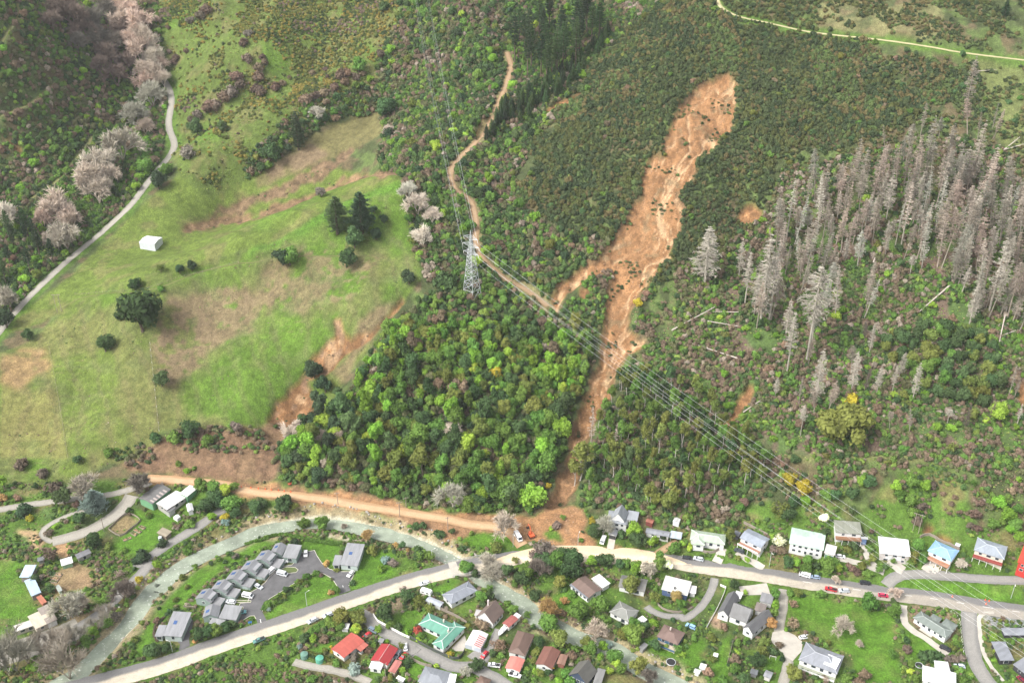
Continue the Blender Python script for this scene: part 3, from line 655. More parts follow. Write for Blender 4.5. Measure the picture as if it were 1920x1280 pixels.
# water surface with uneven edge
wz = river[:, 2] - 1.75
rv = river.copy(); V = []
d = np.gradient(rv[:, :2], axis=0); d /= np.linalg.norm(d, axis=1)[:, None]; nr = np.c_[d[:, 1], -d[:, 0]]
for f in np.linspace(-.5, .5, 9):
    xy = rv[:, :2] + nr * (f * (RIVER_W + 3.2)); V.append(np.c_[xy, wz])
k = len(rv); V = np.vstack(V)
Fc = [(a * k + i, a * k + i + 1, (a + 1) * k + i + 1, (a + 1) * k + i) for a in range(8) for i in range(k - 1)]
tag(mesh_obj('river_water', V, Fc, 'water', None, True), 'shallow milky green river winding through the village', None, None, 'structure')
occ_line(river, RIVER_W / 2 + 2.0)
def sheet(name, px, mat, dz, label, kerb=None, occ=True, step=4.0):
    """flat paved or planted area, draped on the ground"""
    global OCC
    w = np.vstack([smooth(np.c_[P(px), ][:, :3][[i, (i + 1) % len(px)]], 3.0)[:-1] for i in range(len(px))])[:, :2]
    g = gmask(w); 
    jj, ii = np.nonzero(g); pts = [(gx[i], gy[j]) for j, i in zip(jj, ii) if i % int(step) == 0 and j % int(step) == 0]
    vs = [Vector(p) for p in w] + [Vector((float(a), float(b_))) for a, b_ in pts]
    n = len(w); r = delaunay_2d_cdt(vs, [(i, (i + 1) % n) for i in range(n)], [], 1, .001)
    xy = np.array([tuple(v) for v in r[0]])
    o = mesh_obj(name, np.c_[xy, hz(xy[:, 0], xy[:, 1]) + dz], r[2], mat)
    if occ: OCC = np.maximum(OCC, blur(g, 1) > .3)
    return tag(o, label, None, None, 'structure'), w
# ------------------------------------------------------------------ plants: meshes made once, shared by every copy
def leafy(name, col=None, rnd=.22, hue=.012):
    """foliage: matt leaves that let a little light through; colour from the plant itself"""
    m, t, b = nt(name); out = t.nodes['Material Output']; t.nodes.remove(b)
    oi = N(t, 'ShaderNodeObjectInfo')
    c = mul(t, oi.outputs['Color'] if col is None else (*col, 1), grey(t, noise_ramp(t, 2.2, .72, 1.3, 4)))
    mr = N(t, 'ShaderNodeMapRange'); mr.inputs[3].default_value, mr.inputs[4].default_value = 1 - rnd, 1 + rnd
    t.links.new(oi.outputs['Random'], mr.inputs[0]); c = mul(t, c, grey(t, mr.outputs[0]))
    h = N(t, 'ShaderNodeHueSaturation'); m2 = N(t, 'ShaderNodeMapRange'); m2.inputs[3].default_value, m2.inputs[4].default_value = .5 - hue, .5 + hue
    w_ = N(t, 'ShaderNodeTexWhiteNoise', noise_dimensions='1D'); t.links.new(oi.outputs['Random'], w_.inputs['W'])
    t.links.new(w_.outputs['Value'], m2.inputs[0]); t.links.new(m2.outputs[0], h.inputs['Hue']); t.links.new(c, h.inputs['Color'])
    d = N(t, 'ShaderNodeBsdfDiffuse'); tr = N(t, 'ShaderNodeBsdfTranslucent'); mx = N(t, 'ShaderNodeMixShader'); mx.inputs[0].default_value = .32
    t.links.new(h.outputs[0], d.inputs[0]); t.links.new(h.outputs[0], tr.inputs[0]); t.links.new(d.outputs[0], mx.inputs[1]); t.links.new(tr.outputs[0], mx.inputs[2]); t.links.new(mx.outputs[0], out.inputs[0])
    return m
leafy('leaf')
tinted('bark', .75, 1.2, 1.5, .95, .1, rnd=.12)
LK = 2.12                                                # foliage brightness
def quads_obj(name, V, Fc, mat):
    me = bpy.data.meshes.new(name); me.from_pydata(np.asarray(V).tolist(), [], [list(map(int, f)) for f in Fc]); me.materials.append(MATS[mat])
    return me
def ico():
    import bmesh
    bm = bmesh.new(); bmesh.ops.create_icosphere(bm, subdivisions=1, radius=1.0)
    v = np.array([tuple(x.co) for x in bm.verts]); f = [[x.index for x in q.verts] for q in bm.faces]; bm.free()
    return v, f
ICV, ICF = ico()
def unit(v): return v / (np.linalg.norm(v, axis=-1, keepdims=True) + 1e-9)
def crown(name, seed, lobes, leaves, size, rx=1.0, h0=.25, h1=1.6, spread=.62, rl=(.34, .52), core=.78, flat=.55):
    """crown of radius about 1 from h0 to h1: lobes of leaf clumps round a few dense hearts"""
    r = np.random.default_rng(seed)
    hm, hr = (h0 + h1) / 2, (h1 - h0) / 2
    c = unit(r.normal(size=(lobes, 3))) * (r.random((lobes, 1)) ** .45) * spread
    c[:, 2] = c[:, 2] * hr * 1.0; c[:, :2] *= rx
    R = r.uniform(*rl, lobes)
    c = np.vstack([c, [[0, 0, 0]]]); R = np.r_[R, .5]
    c[:, 2] += hm
    V, Fc = [], []
    for k in range(len(c)):
        vv = ICV * R[k] * core * (1 + .25 * r.normal(size=(len(ICV), 1)) * .6) * [1, 1, .9]
        o = len(V) * 0 + sum(len(x) for x in V)
        V.append(vv + c[k]); Fc += [[a + o for a in f] for f in ICF]
    k = r.choice(len(c), leaves, p=R ** 2 / (R ** 2).sum())
    d = unit(r.normal(size=(leaves, 3)) + [0, 0, .35])
    p = c[k] + d * (R[k] * r.uniform(.78, 1.12, leaves))[:, None]
    nrm = unit(d + r.normal(size=(leaves, 3)) * flat)
    a = unit(np.cross(nrm, r.normal(size=(leaves, 3)))); b_ = np.cross(nrm, a)
    s = size * r.uniform(.55, 1.25, leaves)[:, None]
    o = sum(len(x) for x in V)
    V.append(np.stack([p - a * s - b_ * s * .6, p + a * s * .9 - b_ * s * .7, p + a * s * 1.0 + b_ * s * .75 + nrm * s * .25, p - a * s * .8 + b_ * s * .7], 1).reshape(-1, 3))
    Fc += [[o + 4 * i, o + 4 * i + 1, o + 4 * i + 2, o + 4 * i + 3] for i in range(leaves)]
    return quads_obj(name, np.vstack(V), Fc, 'leaf')
def tube(V, Fc, a, b, ra, rb, n=5):
    a, b = np.asarray(a, float), np.asarray(b, float)
    d = unit(b - a); u = unit(np.cross(d, [.3, .9, .1])); w = np.cross(d, u); o = len(V)
    for q, r_ in ((a, ra), (b, rb)):
        for i in range(n):
            an = 2 * math.pi * i / n; V.append(q + (u * math.cos(an) + w * math.sin(an)) * r_)
    Fc += [[o + i, o + (i + 1) % n, o + n + (i + 1) % n, o + n + i] for i in range(n)]
def trunk(name, seed, h, r0, limbs=5, reach=.6, bend=.08):
    r = np.random.default_rng(seed); V, Fc = [], []
    p = [np.array([0, 0, -.25])]
    for k in range(1, 5): p.append(np.array([r.normal() * bend * k / 4, r.normal() * bend * k / 4, h * k / 4]))
    for k in range(4): tube(V, Fc, p[k], p[k + 1], r0 * (1 - .2 * k), r0 * (1 - .2 * (k + 1)), 6)
    for k in range(limbs):
        an = 2 * math.pi * (k + r.random() * .6) / limbs; z = h * r.uniform(.5, .9); l = reach * r.uniform(.6, 1.1)
        a = np.array([0, 0, z]); m_ = a + [math.cos(an) * l * .55, math.sin(an) * l * .55, l * .35]
        tube(V, Fc, a, m_, r0 * .4, r0 * .25, 4); tube(V, Fc, m_, m_ + [math.cos(an) * l * .5, math.sin(an) * l * .5, l * .5], r0 * .25, r0 * .08, 4)
    return quads_obj(name, V, Fc, 'bark')
def bare(name, seed, h=2.0, levels=4, spread=.62, r0=.07, stem=.18, up=.35, nb=(4, 5, 5, 4), twig=.010):
    """leafless tree: forks down to fine twigs, height about h, radius about 1"""
    r = np.random.default_rng(seed); V, Fc = [], []
    def grow(p, d, l, rad, lv):
        q = p + d * l
        tube(V, Fc, p, q, rad, rad * .62, 5 if lv == 0 else 3)
        if lv >= levels - 1:
            for q_ in range(5):                              # a spray of fine twigs
                e = q + unit(d + r.normal(size=3) * .8) * l * r.uniform(.5, 1.1); a_ = p + (q - p) * r.random(); w2 = unit(np.cross(e - a_, r.normal(size=3))) * twig * .7
                o = len(V); V.extend([a_ - w2, a_ + w2, e + w2 * .5, e - w2 * .5]); Fc.append([o, o + 1, o + 2, o + 3])
            return
        n = nb[lv]
        for k in range(n):
            s = unit(r.normal(size=3)); s = s - d * np.dot(s, d)
            nd = unit(d * r.uniform(.7, 1.2) + unit(s) * spread * r.uniform(.6, 1.35) + [0, 0, up * .3])
            grow(p + d * l * r.uniform(.45, 1.0), nd, l * r.uniform(.55, .82), max(rad * .55, twig), lv + 1)
    for k in range(3):
        an = 2.1 * k + r.random(); grow(np.array([0, 0, stem * .6]), unit(np.array([math.cos(an) * .45, math.sin(an) * .45, 1])), h * .33, r0 * .75, 1)
    tube(V, Fc, [0, 0, -.2], [0, 0, stem], r0 * 1.3, r0, 6)
    V = np.array(V); n = len(V) - 12
    crown_f = [f for f in Fc if max(f) < n]; stem_f = [[a - n for a in f] for f in Fc if min(f) >= n]
    return quads_obj(name + '_crown', V[:n], crown_f, 'bark'), quads_obj(name + '_stem', V[n:], stem_f, 'bark')
def conifer(name, seed, h=9.0, whorls=22, per=6, dead=False, base=.25, wid=1.0, droop=-.1, top=1.0, miss=.22):
    """pine of height h and radius about wid"""
    r = np.random.default_rng(seed); V, Fc, TV, TF = [], [], [], []
    tube(TV, TF, [0, 0, -.4], [0, 0, h * .55], .105 if dead else .13, .07, 6); tube(TV, TF, [0, 0, h * .55], [0, 0, h * .995], .07, .012, 5)
    for w_ in range(whorls):
        f = w_ / (whorls - 1); z = h * (base + (1 - base) * f ** .92) * r.uniform(.985, 1.015)
        L = wid * (1.0 - f) ** .75 * r.uniform(.75, 1.15) + .10
        if f < .25: L *= .5 + 2 * f
        for k in range(per):
            if f > top or (dead and r.random() < miss): continue
            an = 2 * math.pi * (k + r.random()) / per; l = L * r.uniform(.45, 1.15)
            hd = np.array([math.cos(an), math.sin(an), 0]); a = np.array([0, 0, z]); b_ = a + hd * l + [0, 0, l * (droop + r.uniform(-.1, .12))]
            e = b_ + hd * l * .2 + [0, 0, l * .22]
            tube(V, Fc, a, b_, .028, .016, 3); tube(V, Fc, b_, e, .016, .004, 3)
            side = np.array([-hd[1], hd[0], 0])
            nt_ = 13 if dead else 13
            for q in range(nt_):
                s = r.uniform(.3, 1.15); c = a + (b_ - a) * min(s, 1) + (e - b_) * max(0, s - 1)
                sg = 1 if r.random() < .5 else -1; tl = l * r.uniform(.18, .42) + .05
                tip = c + side * sg * tl * .8 + hd * tl * .5 + [0, 0, tl * r.uniform(-.35, .3)]
                wd = (.030 if dead else .09) * r.uniform(.7, 1.3); up_ = np.array([0, 0, wd])
                o = len(V)
                V += [c - up_ * .6, c + hd * wd, tip + up_ * .5, tip - hd * wd * .6 - up_ * .4]; Fc.append([o, o + 1, o + 2, o + 3])
    return quads_obj(name + '_crown', V, Fc, 'bark' if dead else 'leaf'), quads_obj(name + '_trunk', TV, TF, 'bark')
RND = [crown('round_crown%d' % k, 100 + k, 15, 1150, .082, rl=(.27, .5), spread=.7, h0=.25, h1=1.75) for k in range(5)]
TAL = [crown('tall_crown%d' % k, 120 + k, 17, 1250, .085, h0=.5, h1=3.1, spread=.7, rl=(.27, .5)) for k in range(4)]
LOW = [crown('low_crown%d' % k, 140 + k, 9, 330, .13, h0=.0, h1=1.15, rl=(.36, .55)) for k in range(5)]
FINE = [crown('fine_crown%d' % k, 160 + k, 26, 1900, .062, h0=.2, h1=1.9, spread=.72, rl=(.24, .38)) for k in range(2)]
GUM = [crown('gum_crown%d' % k, 180 + k, 11, 900, .085, h0=1.5, h1=3.9, spread=.8, rl=(.26, .42), core=.62) for k in range(4)]
OPEN = [crown('open_crown%d' % k, 190 + k, 9, 420, .08, h0=.2, h1=1.5, spread=.8, rl=(.28, .42), core=.45) for k in range(3)]
TR_R, TR_T, TR_G = trunk('round_trunk', 1, .95, .09), trunk('tall_trunk', 2, 1.8, .1), trunk('gum_trunk', 3, 2.9, .075, 7, .9, .2)
TR_L = trunk('low_trunk', 4, .5, .07, 4, .4)
BAREM = [bare('bare_tree%d' % k, 210 + k, 1.9, 5, .62, .06, nb=(4, 5, 6, 6), twig=.019) for k in range(3)]
BARET = [bare('bare_poplar%d' % k, 230 + k, 3.6, 5, .38, .055, nb=(4, 5, 5, 5), up=.6, twig=.014) for k in range(2)]
DEADP = [conifer('dead_pine%d' % k, 250 + k, 7.2, 24, 7, True, (.3, .22, .45, .3, .5, .15, .35, .4)[k], (1.0, .85, 1.1, .7, .9, 1.2, .8, .6)[k], (-.06, .05, -.15, -.02, .1, -.1, 0, -.2)[k], (1, 1, .92, 1, .85, 1, 1, 1)[k], (.2, .3, .25, .45, .3, .15, .35, .62)[k]) for k in range(8)]
LIVEP = [conifer('pine%d' % k, 270 + k, 4.6, 19, 8, False, .10, 1.0, .06) for k in range(3)]
TALLP = [conifer('tall_pine%d' % k, 290 + k, 7.0, 19, 7, False, .42, 1.0, .08) for k in range(2)]
SPRUCE = [conifer('spruce%d' % k, 280 + k, 2.1, 20, 12, False, .02, 1.0, -.12) for k in range(1)]
SHAPES = {'round': (RND, TR_R), 'tall': (TAL, TR_T), 'low': (LOW, TR_L), 'fine': (FINE, TR_R), 'gum': (GUM, TR_G), 'open': (OPEN, TR_L)}
CODE = {'g': ((.105, .180, .026), 'bright green'), 'd': ((.042, .070, .028), 'dark green'), 'm': ((.070, .120, .027), 'mid green'), 'o': ((.090, .105, .028), 'olive green'),
        'y': ((.215, .175, .024), 'yellow'), 'l': ((.160, .225, .035), 'lime green'), 'b': ((.125, .092, .062), 'brown'), 'r': ((.24, .06, .04), 'red'), 'w': ((.47, .49, .34), 'cream white'),
        'p': ((.088, .066, .050), 'purple brown'), 's': ((.13, .17, .15), 'silvery blue'), 'k': ((.030, .048, .025), 'almost black green'), 'f': ((.33, .275, .225), 'pale pinkish grey'),
        'a': ((.255, .225, .180), 'grey brown'), 'e': ((.36, .33, .275), 'pale grey'), 'n': ((.115, .095, .078), 'dark brown'), 't': ((.26, .17, .07), 'rusty orange')}
BARK = {'gum': (.40, .37, .33)}
PLANTS = []                                               # (root, kind phrase, colour words, place, px, py, radius) for the labels given at the end
def put_tree(name, xy, R, shape, code, z=None, hs=1.0, bark=None, idx=None, cat='tree', group=None, place=None, jit=.0, label=None, sink=.0):
    meshes, tm = SHAPES[shape] if shape in SHAPES else (None, None)
    x, y = xy; z = float(hz(x, y)) - sink if z is None else z
    root = empty(name, (x, y, z), random.uniform(0, 6.28)); root.scale = (R, R, R * hs)
    k = random.randrange(100) if idx is None else idx
    if shape in SHAPES: cm = meshes[k % len(meshes)]; col = tuple(v * LK for v in CODE[code][0]); bc = BARK.get(shape, (.12, .095, .07))
    else:
        lib = {'bare': BAREM, 'poplar': BARET, 'deadpine': DEADP, 'pine': LIVEP, 'tallpine': TALLP, 'spruce': SPRUCE}[shape]
        cm, tm = lib[k % len(lib)]; col = tuple(v * (1.75 if shape == 'bare' else 1.15 if shape in ('poplar', 'deadpine') else LK * 1.2) for v in CODE[code][0]); bc = tuple(.85 * v for v in col) if shape in ('bare', 'poplar', 'deadpine') else (.11, .085, .065)
    if jit:
        f = 1 + random.uniform(-jit, jit); w = random.uniform(-.10, .10); col = (col[0] * f * (1 + w), col[1] * f, col[2] * f)
    for nm, me, c in (('crown', cm, col), ('trunk', tm, bark or bc)):
        o = bpy.data.objects.new(nm, me); o.color = (*c, 1); o.parent = root; COL.objects.link(o)
    tag(root, label, cat, group); last_root[0] = root
    return root
last_root = [None]
# ------------------------------------------------------------------ undergrowth and scrub that nobody could count: scattered over the ground
proto_cols = {}
def proto_set(key, meshes, cols):
    c = bpy.data.collections.new('plants_' + key); n = 0
    for q, col in enumerate(cols):
        mt = leafy('foliage_%s_%d' % (key, q), tuple(v * LK * 1.1 for v in col))
        for me in meshes:
            m2 = me.copy(); m2.materials.clear(); m2.materials.append(mt)
            o = bpy.data.objects.new('%s_%03d' % (key, n), m2); c.objects.link(o); n += 1
    proto_cols[key] = (c, n, len(meshes))
def scatter(name, xy, size, hs, key, ci, label, zoff=-.1):
    c, n, nm = proto_cols[key]
    k = len(xy); z = hz(xy[:, 0], xy[:, 1]) + zoff
    me = bpy.data.meshes.new(name); me.from_pydata(np.c_[xy, z].tolist(), [], [])
    for an, ty, dat in (('scl', 'FLOAT_VECTOR', np.c_[size, size, size * hs]), ('rot', 'FLOAT_VECTOR', np.c_[rng.normal(0, .08, k), rng.normal(0, .08, k), rng.uniform(0, 6.28, k)])):
        a = me.attributes.new(an, ty, 'POINT'); a.data.foreach_set('vector', dat.astype(np.float32).ravel())
    a = me.attributes.new('idx', 'INT', 'POINT'); a.data.foreach_set('value', (ci * nm + rng.integers(0, nm, k)).astype(np.int32))
    o = bpy.data.objects.new(name, me); COL.objects.link(o)
    g = bpy.data.node_groups.new('scatter_' + name, 'GeometryNodeTree')
    g.interface.new_socket('Geometry', in_out='INPUT', socket_type='NodeSocketGeometry'); g.interface.new_socket('Geometry', in_out='OUTPUT', socket_type='NodeSocketGeometry')
    gi, go = g.nodes.new('NodeGroupInput'), g.nodes.new('NodeGroupOutput')
    ip = g.nodes.new('GeometryNodeInstanceOnPoints'); cn = g.nodes.new('GeometryNodeCollectionInfo')
    cn.inputs['Collection'].default_value = c; cn.inputs['Separate Children'].default_value = True; cn.inputs['Reset Children'].default_value = True
    L = g.links.new
    def na(nm_, ty):
        n_ = g.nodes.new('GeometryNodeInputNamedAttribute'); n_.data_type = ty; n_.inputs['Name'].default_value = nm_
        return n_.outputs[0]
    L(gi.outputs[0], ip.inputs['Points']); L(cn.outputs[0], ip.inputs['Instance']); ip.inputs['Pick Instance'].default_value = True
    L(na('idx', 'INT'), ip.inputs['Instance Index']); L(na('scl', 'FLOAT_VECTOR'), ip.inputs['Scale'])
    er = g.nodes.new('FunctionNodeEulerToRotation'); L(na('rot', 'FLOAT_VECTOR'), er.inputs[0]); L(er.outputs[0], ip.inputs['Rotation'])
    L(ip.outputs[0], go.inputs[0])
    md = o.modifiers.new('scatter', 'NODES'); md.node_group = g
    return tag(o, label, None, None, 'stuff')
def fill(poly, spacing, jitter=.75, extra=None, warp=0.0):
    """points over a ground outline on a shaken lattice, clear of whatever else stands there"""
    poly = np.asarray(poly)
    xs = np.arange(poly[:, 0].min(), poly[:, 0].max(), spacing); ys = np.arange(poly[:, 1].min(), poly[:, 1].max(), spacing * .87)
    x, y = np.meshgrid(xs, ys); x = x + (np.arange(len(ys)) % 2)[:, None] * spacing / 2
    x = x.ravel() + rng.uniform(-.5, .5, x.size) * spacing * jitter; y = y.ravel() + rng.uniform(-.5, .5, y.size) * spacing * jitter
    wx, wy = x + (fbm(x, y, 22, 301, 3) - .5) * 2 * warp, y + (fbm(x, y, 22, 305, 3) - .5) * 2 * warp
    k = inpoly(wx, wy, poly) & (np.abs(x) < .51 * y + 66) & (x > X0 + 2) & (x < X1 - 2) & (y > Y0 + 2) & (y < Y1 - 2)
    x, y = x[k], y[k]
    k = bil(OCC, x - X0, y - Y0) < .35
    return np.c_[x[k], y[k]]
def thin(xy, amount, s, seed):
    n = fbm(xy[:, 0], xy[:, 1], s, seed, 3)
    return xy[n > np.quantile(n, amount)]
def choose(xy, probs, s, seed, hard=.5):
    """colour index per plant: patches of like colour, mixed with chance"""
    n = len(xy); k = len(probs); cum = np.cumsum(probs) / np.sum(probs)
    a = fbm(xy[:, 0], xy[:, 1], s, seed, 3); a = a.argsort().argsort() / max(1, n)
    u = np.where(rng.random(n) < hard, a, rng.random(n))
    return np.minimum(np.searchsorted(cum, u), k - 1)
OCC = np.maximum(OCC, blur(mS, 1) > .3); OCC = np.maximum(OCC, (blur(mS, 14) > .10) & (GY < 515)); OCC = np.maximum(OCC, blur(mM | mG, 1) > .35)
OCC = np.maximum(OCC, mX > .5)
# ------------------------------------------------------------------ buildings
tinted('roof_sheet', .76, 1.16, .55, .55, .3, stretch=(1, .25, 1))
tinted('wall_paint', .9, 1.06, .6, .8, .2)
tinted('car_paint', .97, 1.03, .5, .3, .5)
tinted('board', .8, 1.15, 1.2, .85, .15)
solid('glass', (.035, .045, .055), .8, 1.2, .4, .12, spec=.6)
solid('solar', (.05, .10, .24), .85, 1.15, .8, .25, spec=.5)
solid('rubber', (.03, .03, .032), .9, 1.1, 1, .8)
solid('lamp_glass', (.75, .74, .68), .95, 1.05, 1, .3)
solid('red_lens', (.4, .03, .03), .95, 1.05, 1, .3)
LMK = []                                                 # landmarks for labels: (phrase, xyz)
def box(V, Fc, x0, x1, y0, y1, z0, z1):
    o = len(V)
    V += [(x0, y0, z0), (x1, y0, z0), (x1, y1, z0), (x0, y1, z0), (x0, y0, z1), (x1, y0, z1), (x1, y1, z1), (x0, y1, z1)]
    Fc += [[o + a for a in f] for f in ((0, 3, 2, 1), (4, 5, 6, 7), (0, 1, 5, 4), (1, 2, 6, 5), (2, 3, 7, 6), (3, 0, 4, 7))]
def part(name, V, Fc, mat, parent, col=None, label=None):
    o = mesh_obj(name, V, Fc, mat, parent)
    if col is not None: o.color = (*col, 1)
    if label: o['label'] = label
    return o
def slab(top, faces, th=.16):
    """closed solid under a set of roof faces"""
    n = len(top); V = list(top) + [(x, y, z - th) for x, y, z in top]; Fc = [list(f) for f in faces] + [[a + n for a in f[::-1]] for f in faces]
    ed = {}
    for f in faces:
        for a, b_ in zip(f, f[1:] + f[:1]): ed[(a, b_)] = 1
    for (a, b_) in ed:
        if (b_, a) not in ed: Fc.append([b_, a, a + n, b_ + n])
    return V, Fc
def rect_px(reg, A, B, C, h, z0=None):
    pts = np.array(Q(reg, A, B, C) if reg else [A, B, C])
    g = P([pts.mean(0)])[0][2] if z0 is None else z0
    for _ in range(5):
        X, Y = at_z(pts[:, 0], pts[:, 1], g + h)
        a, b_, c = (np.array([X[i], Y[i]]) for i in range(3))
        L = np.linalg.norm(b_ - a); u = (b_ - a) / L; v = np.array([-u[1], u[0]])
        W = float(np.dot(c - a, v)); ctr = a + u * L / 2 + v * W / 2
        if z0 is None: g = .5 * g + .5 * float(hz(*ctr))
    return ctr, g, math.atan2(u[1], u[0]), L, W
OCCB = []
WHITE, CREAM, GREYR = (.72, .72, .70), (.62, .58, .48), (.25, .26, .28)
def building(name, label, cat, reg, blocks, phrase=None, group=None):
    """blocks: dicts with A, B, C eave corners (front left, front right, back left), h wall height, roof kind, colours"""
    global OCC
    b0 = blocks[0]; ctr, g, rz, L, W = rect_px(reg, b0['A'], b0['B'], b0['C'], b0.get('h', 2.7), b0.get('z0'))
    root = empty(name, (ctr[0], ctr[1], g), rz); tag(root, label, cat, group)
    ca, sa = math.cos(-rz), math.sin(-rz)
    for bi, b_ in enumerate(blocks):
        h = b_.get('h', 2.7)
        if bi: c2, g2, r2, L, W = rect_px(reg, b_['A'], b_['B'], b_['C'], h, g)
        else: c2, r2 = ctr, rz
        d = c2 - ctr; cx_, cy_ = d[0] * ca - d[1] * sa, d[0] * sa + d[1] * ca; dr = r2 - rz
        cd, sd_ = math.cos(dr), math.sin(dr)
        tf = lambda V: [(cx_ + x * cd - y * sd_, cy_ + x * sd_ + y * cd, z) for x, y, z in V]
        sw = b_.get('ridge', 'u') == 'v'
        l, w = (W, L) if sw else (L, W)                  # l along the ridge
        rot = (lambda V: [(-y, x, z) for x, y, z in V]) if sw else (lambda V: V)
        rk, pt = b_.get('roof', 'gable'), math.tan(R_(b_.get('pitch', 18)))
        rc, wc = b_.get('rc', GREYR), b_.get('wc', WHITE)
        rise = w / 2 * pt; ov = b_.get('ov', .45); e = .002 * bi
        l2, w2 = l / 2, w / 2
        V, Fc = [], []
        if rk == 'gable':
            top = [(-l2, -w2, h), (l2, -w2, h), (l2, 0, h + rise), (-l2, 0, h + rise), (l2, w2, h), (-l2, w2, h)]; fs = [[0, 1, 2, 3], [3, 2, 4, 5]]
        elif rk == 'hip':
            k = max(l2 - w2 * b_.get('hipf', .95), .3)
            top = [(-l2, -w2, h), (l2, -w2, h), (l2, w2, h), (-l2, w2, h), (-k, 0, h + rise), (k, 0, h + rise)]; fs = [[0, 1, 5, 4], [1, 2, 5], [2, 3, 4, 5], [3, 0, 4]]
        elif rk == 'mono':
            top = [(-l2, -w2, h), (l2, -w2, h), (l2, w2, h + w * pt), (-l2, w2, h + w * pt)]; fs = [[0, 1, 2, 3]]
        else:
            top = [(-l2, -w2, h), (l2, -w2, h), (l2, w2, h + w * .03), (-l2, w2, h + w * .03)]; fs = [[0, 1, 2, 3]]
        V, Fc = slab(top, fs, .2 + e)
        rc = tuple(v * (.74 if max(rc) < .6 else .86) for v in rc); wc = tuple(v * .88 for v in wc)
        ro = part('roof', tf(rot(V)), Fc, 'roof_sheet', root, rc)
        if b_.get('cap'):                                  # pale ridge and hip cappings
            cv, cf = [], []
            segs = [(3, 2)] if rk == 'gable' else [(4, 5), (0, 4), (3, 4), (1, 5), (2, 5)]
            for a, c in segs: tube(cv, cf, np.array(top[a]) + [0, 0, .03], np.array(top[c]) + [0, 0, .03], .16, .16, 4)
            part('ridge_cap', tf(rot([tuple(v) for v in cv])), cf, 'roof_sheet', ro, b_['cap'])
        # walls
        li, wi = l2 - ov, w2 - ov
        V, Fc = [], []
        zt = h + ov * pt - .05 if rk in ('gable', 'hip') else h - .06
        base = -2.5 if b_.get('deep') else -1.0
        if b_.get('open'):
            for sx in (-1, 1):
                for sy in (-1, 1): V, Fc = [], []; box(V, Fc, sx * li - .1, sx * li + .1, sy * wi - .1, sy * wi + .1, base, h - .1); part('post', tf(rot(V)), Fc, 'wall_paint', root, wc)
        else:
            if rk == 'gable':
                o = len(V); zr = zt + wi * pt - .1
                V += [(-li, -wi, base), (li, -wi, base), (li, wi, base), (-li, wi, base), (-li, -wi, zt - .1), (li, -wi, zt - .1), (li, wi, zt - .1), (-li, wi, zt - .1), (-li, 0, zr), (li, 0, zr)]
                Fc += [[0, 1, 5, 4], [1, 2, 6, 9, 5], [2, 3, 7, 6], [3, 0, 4, 8, 7]]
            elif rk == 'mono':
                V += [(-li, -wi, base), (li, -wi, base), (li, wi, base), (-li, wi, base), (-li, -wi, h + ov * pt - .25), (li, -wi, h + ov * pt - .25), (li, wi, h + (w - ov) * pt - .25), (-li, wi, h + (w - ov) * pt - .25)]
                Fc += [[0, 1, 5, 4], [1, 2, 6, 5], [2, 3, 7, 6], [3, 0, 4, 7]]
            else: box(V, Fc, -li, li, -wi, wi, base, zt - .1)
            wall = part('wall', tf(rot(V)), Fc, 'wall_paint', root, wc)
            # openings on the sides that face the viewer
            nwin = b_.get('win', 1); nd = 0
            if nwin:
                for side in range(4):
                    ang = rz + dr + (math.pi / 2 if sw else 0) + (-math.pi / 2, 0, math.pi / 2, math.pi)[side]
                    if math.sin(ang) > -.25: continue
                    run, off = ((l, wi), (w, li))[side % 2]
                    n = max(1, int((run - 2) / (3.4 if nwin == 1 else 2.3)))
                    for st in range(b_.get('st', max(1, int(h / 2.6)))):
                        zb = h - 1.75 if st == 0 else h - 1.75 - 2.6 * st
                        for k in range(n):
                            q = (k + .5) / n * (run - 2.4) - (run - 2.4) / 2
                            ww = (.55, .8, .65)[(k + st + bi) % 3] * (1.15 if nwin == 1 else .9); door = (k == n // 2 and side == 0 and st == b_.get('st', max(1, int(h / 2.6))) - 1 and not nd)
                            z0_, z1_ = (h - 2.2 - 2.6 * st, zb + 1.2) if door else (zb, zb + 1.15)
                            V, Fc, V2, F2 = [], [], [], []
                            box(V, Fc, q - ww - .09, q + ww + .09, -off - .05, -off + .04, z0_ - .08, z1_ + .08)
                            box(V2, F2, q - ww, q + ww, -off - .075, -off + .02, z0_, z1_)
                            R3 = [lambda x, y: (x, y), lambda x, y: (-y, x), lambda x, y: (-x, -y), lambda x, y: (y, -x)][side]
                            mp = lambda VV: tf(rot([(*R3(x, y), z) for x, y, z in VV]))
                            f = part('door' if door else 'window', mp(V), Fc, 'white_paint', root)
                            part('panel' if door else 'pane', mp(V2), F2, 'glass', f)
                            nd |= door
        for cpos in b_.get('chim', []):
            V, Fc = [], []; x, y = cpos[0] * l2, cpos[1] * w2
            box(V, Fc, x - .3, x + .3, y - .3, y + .3, h, h + rise + .9); part('chimney', tf(rot(V)), Fc, 'wall_paint', ro, b_.get('chc', (.5, .45, .4)))
        for sp in b_.get('solar', []):
            V, Fc = [], []; x0, x1, y0, y1 = (v * k for v, k in zip(sp, (l2, l2, w2, w2)))
            zf = lambda y: h + (w2 - abs(y)) * pt + .08 if rk in ('gable', 'hip') else h + .1 + (y + w2) * (pt if rk == 'mono' else .03)
            V = [(x0, y0, zf(y0)), (x1, y0, zf(y0)), (x1, y1, zf(y1)), (x0, y1, zf(y1))]; V, Fc = slab(V, [[0, 1, 2, 3]], .06); part('solar_panel', tf(rot(V)), Fc, 'solar', ro)
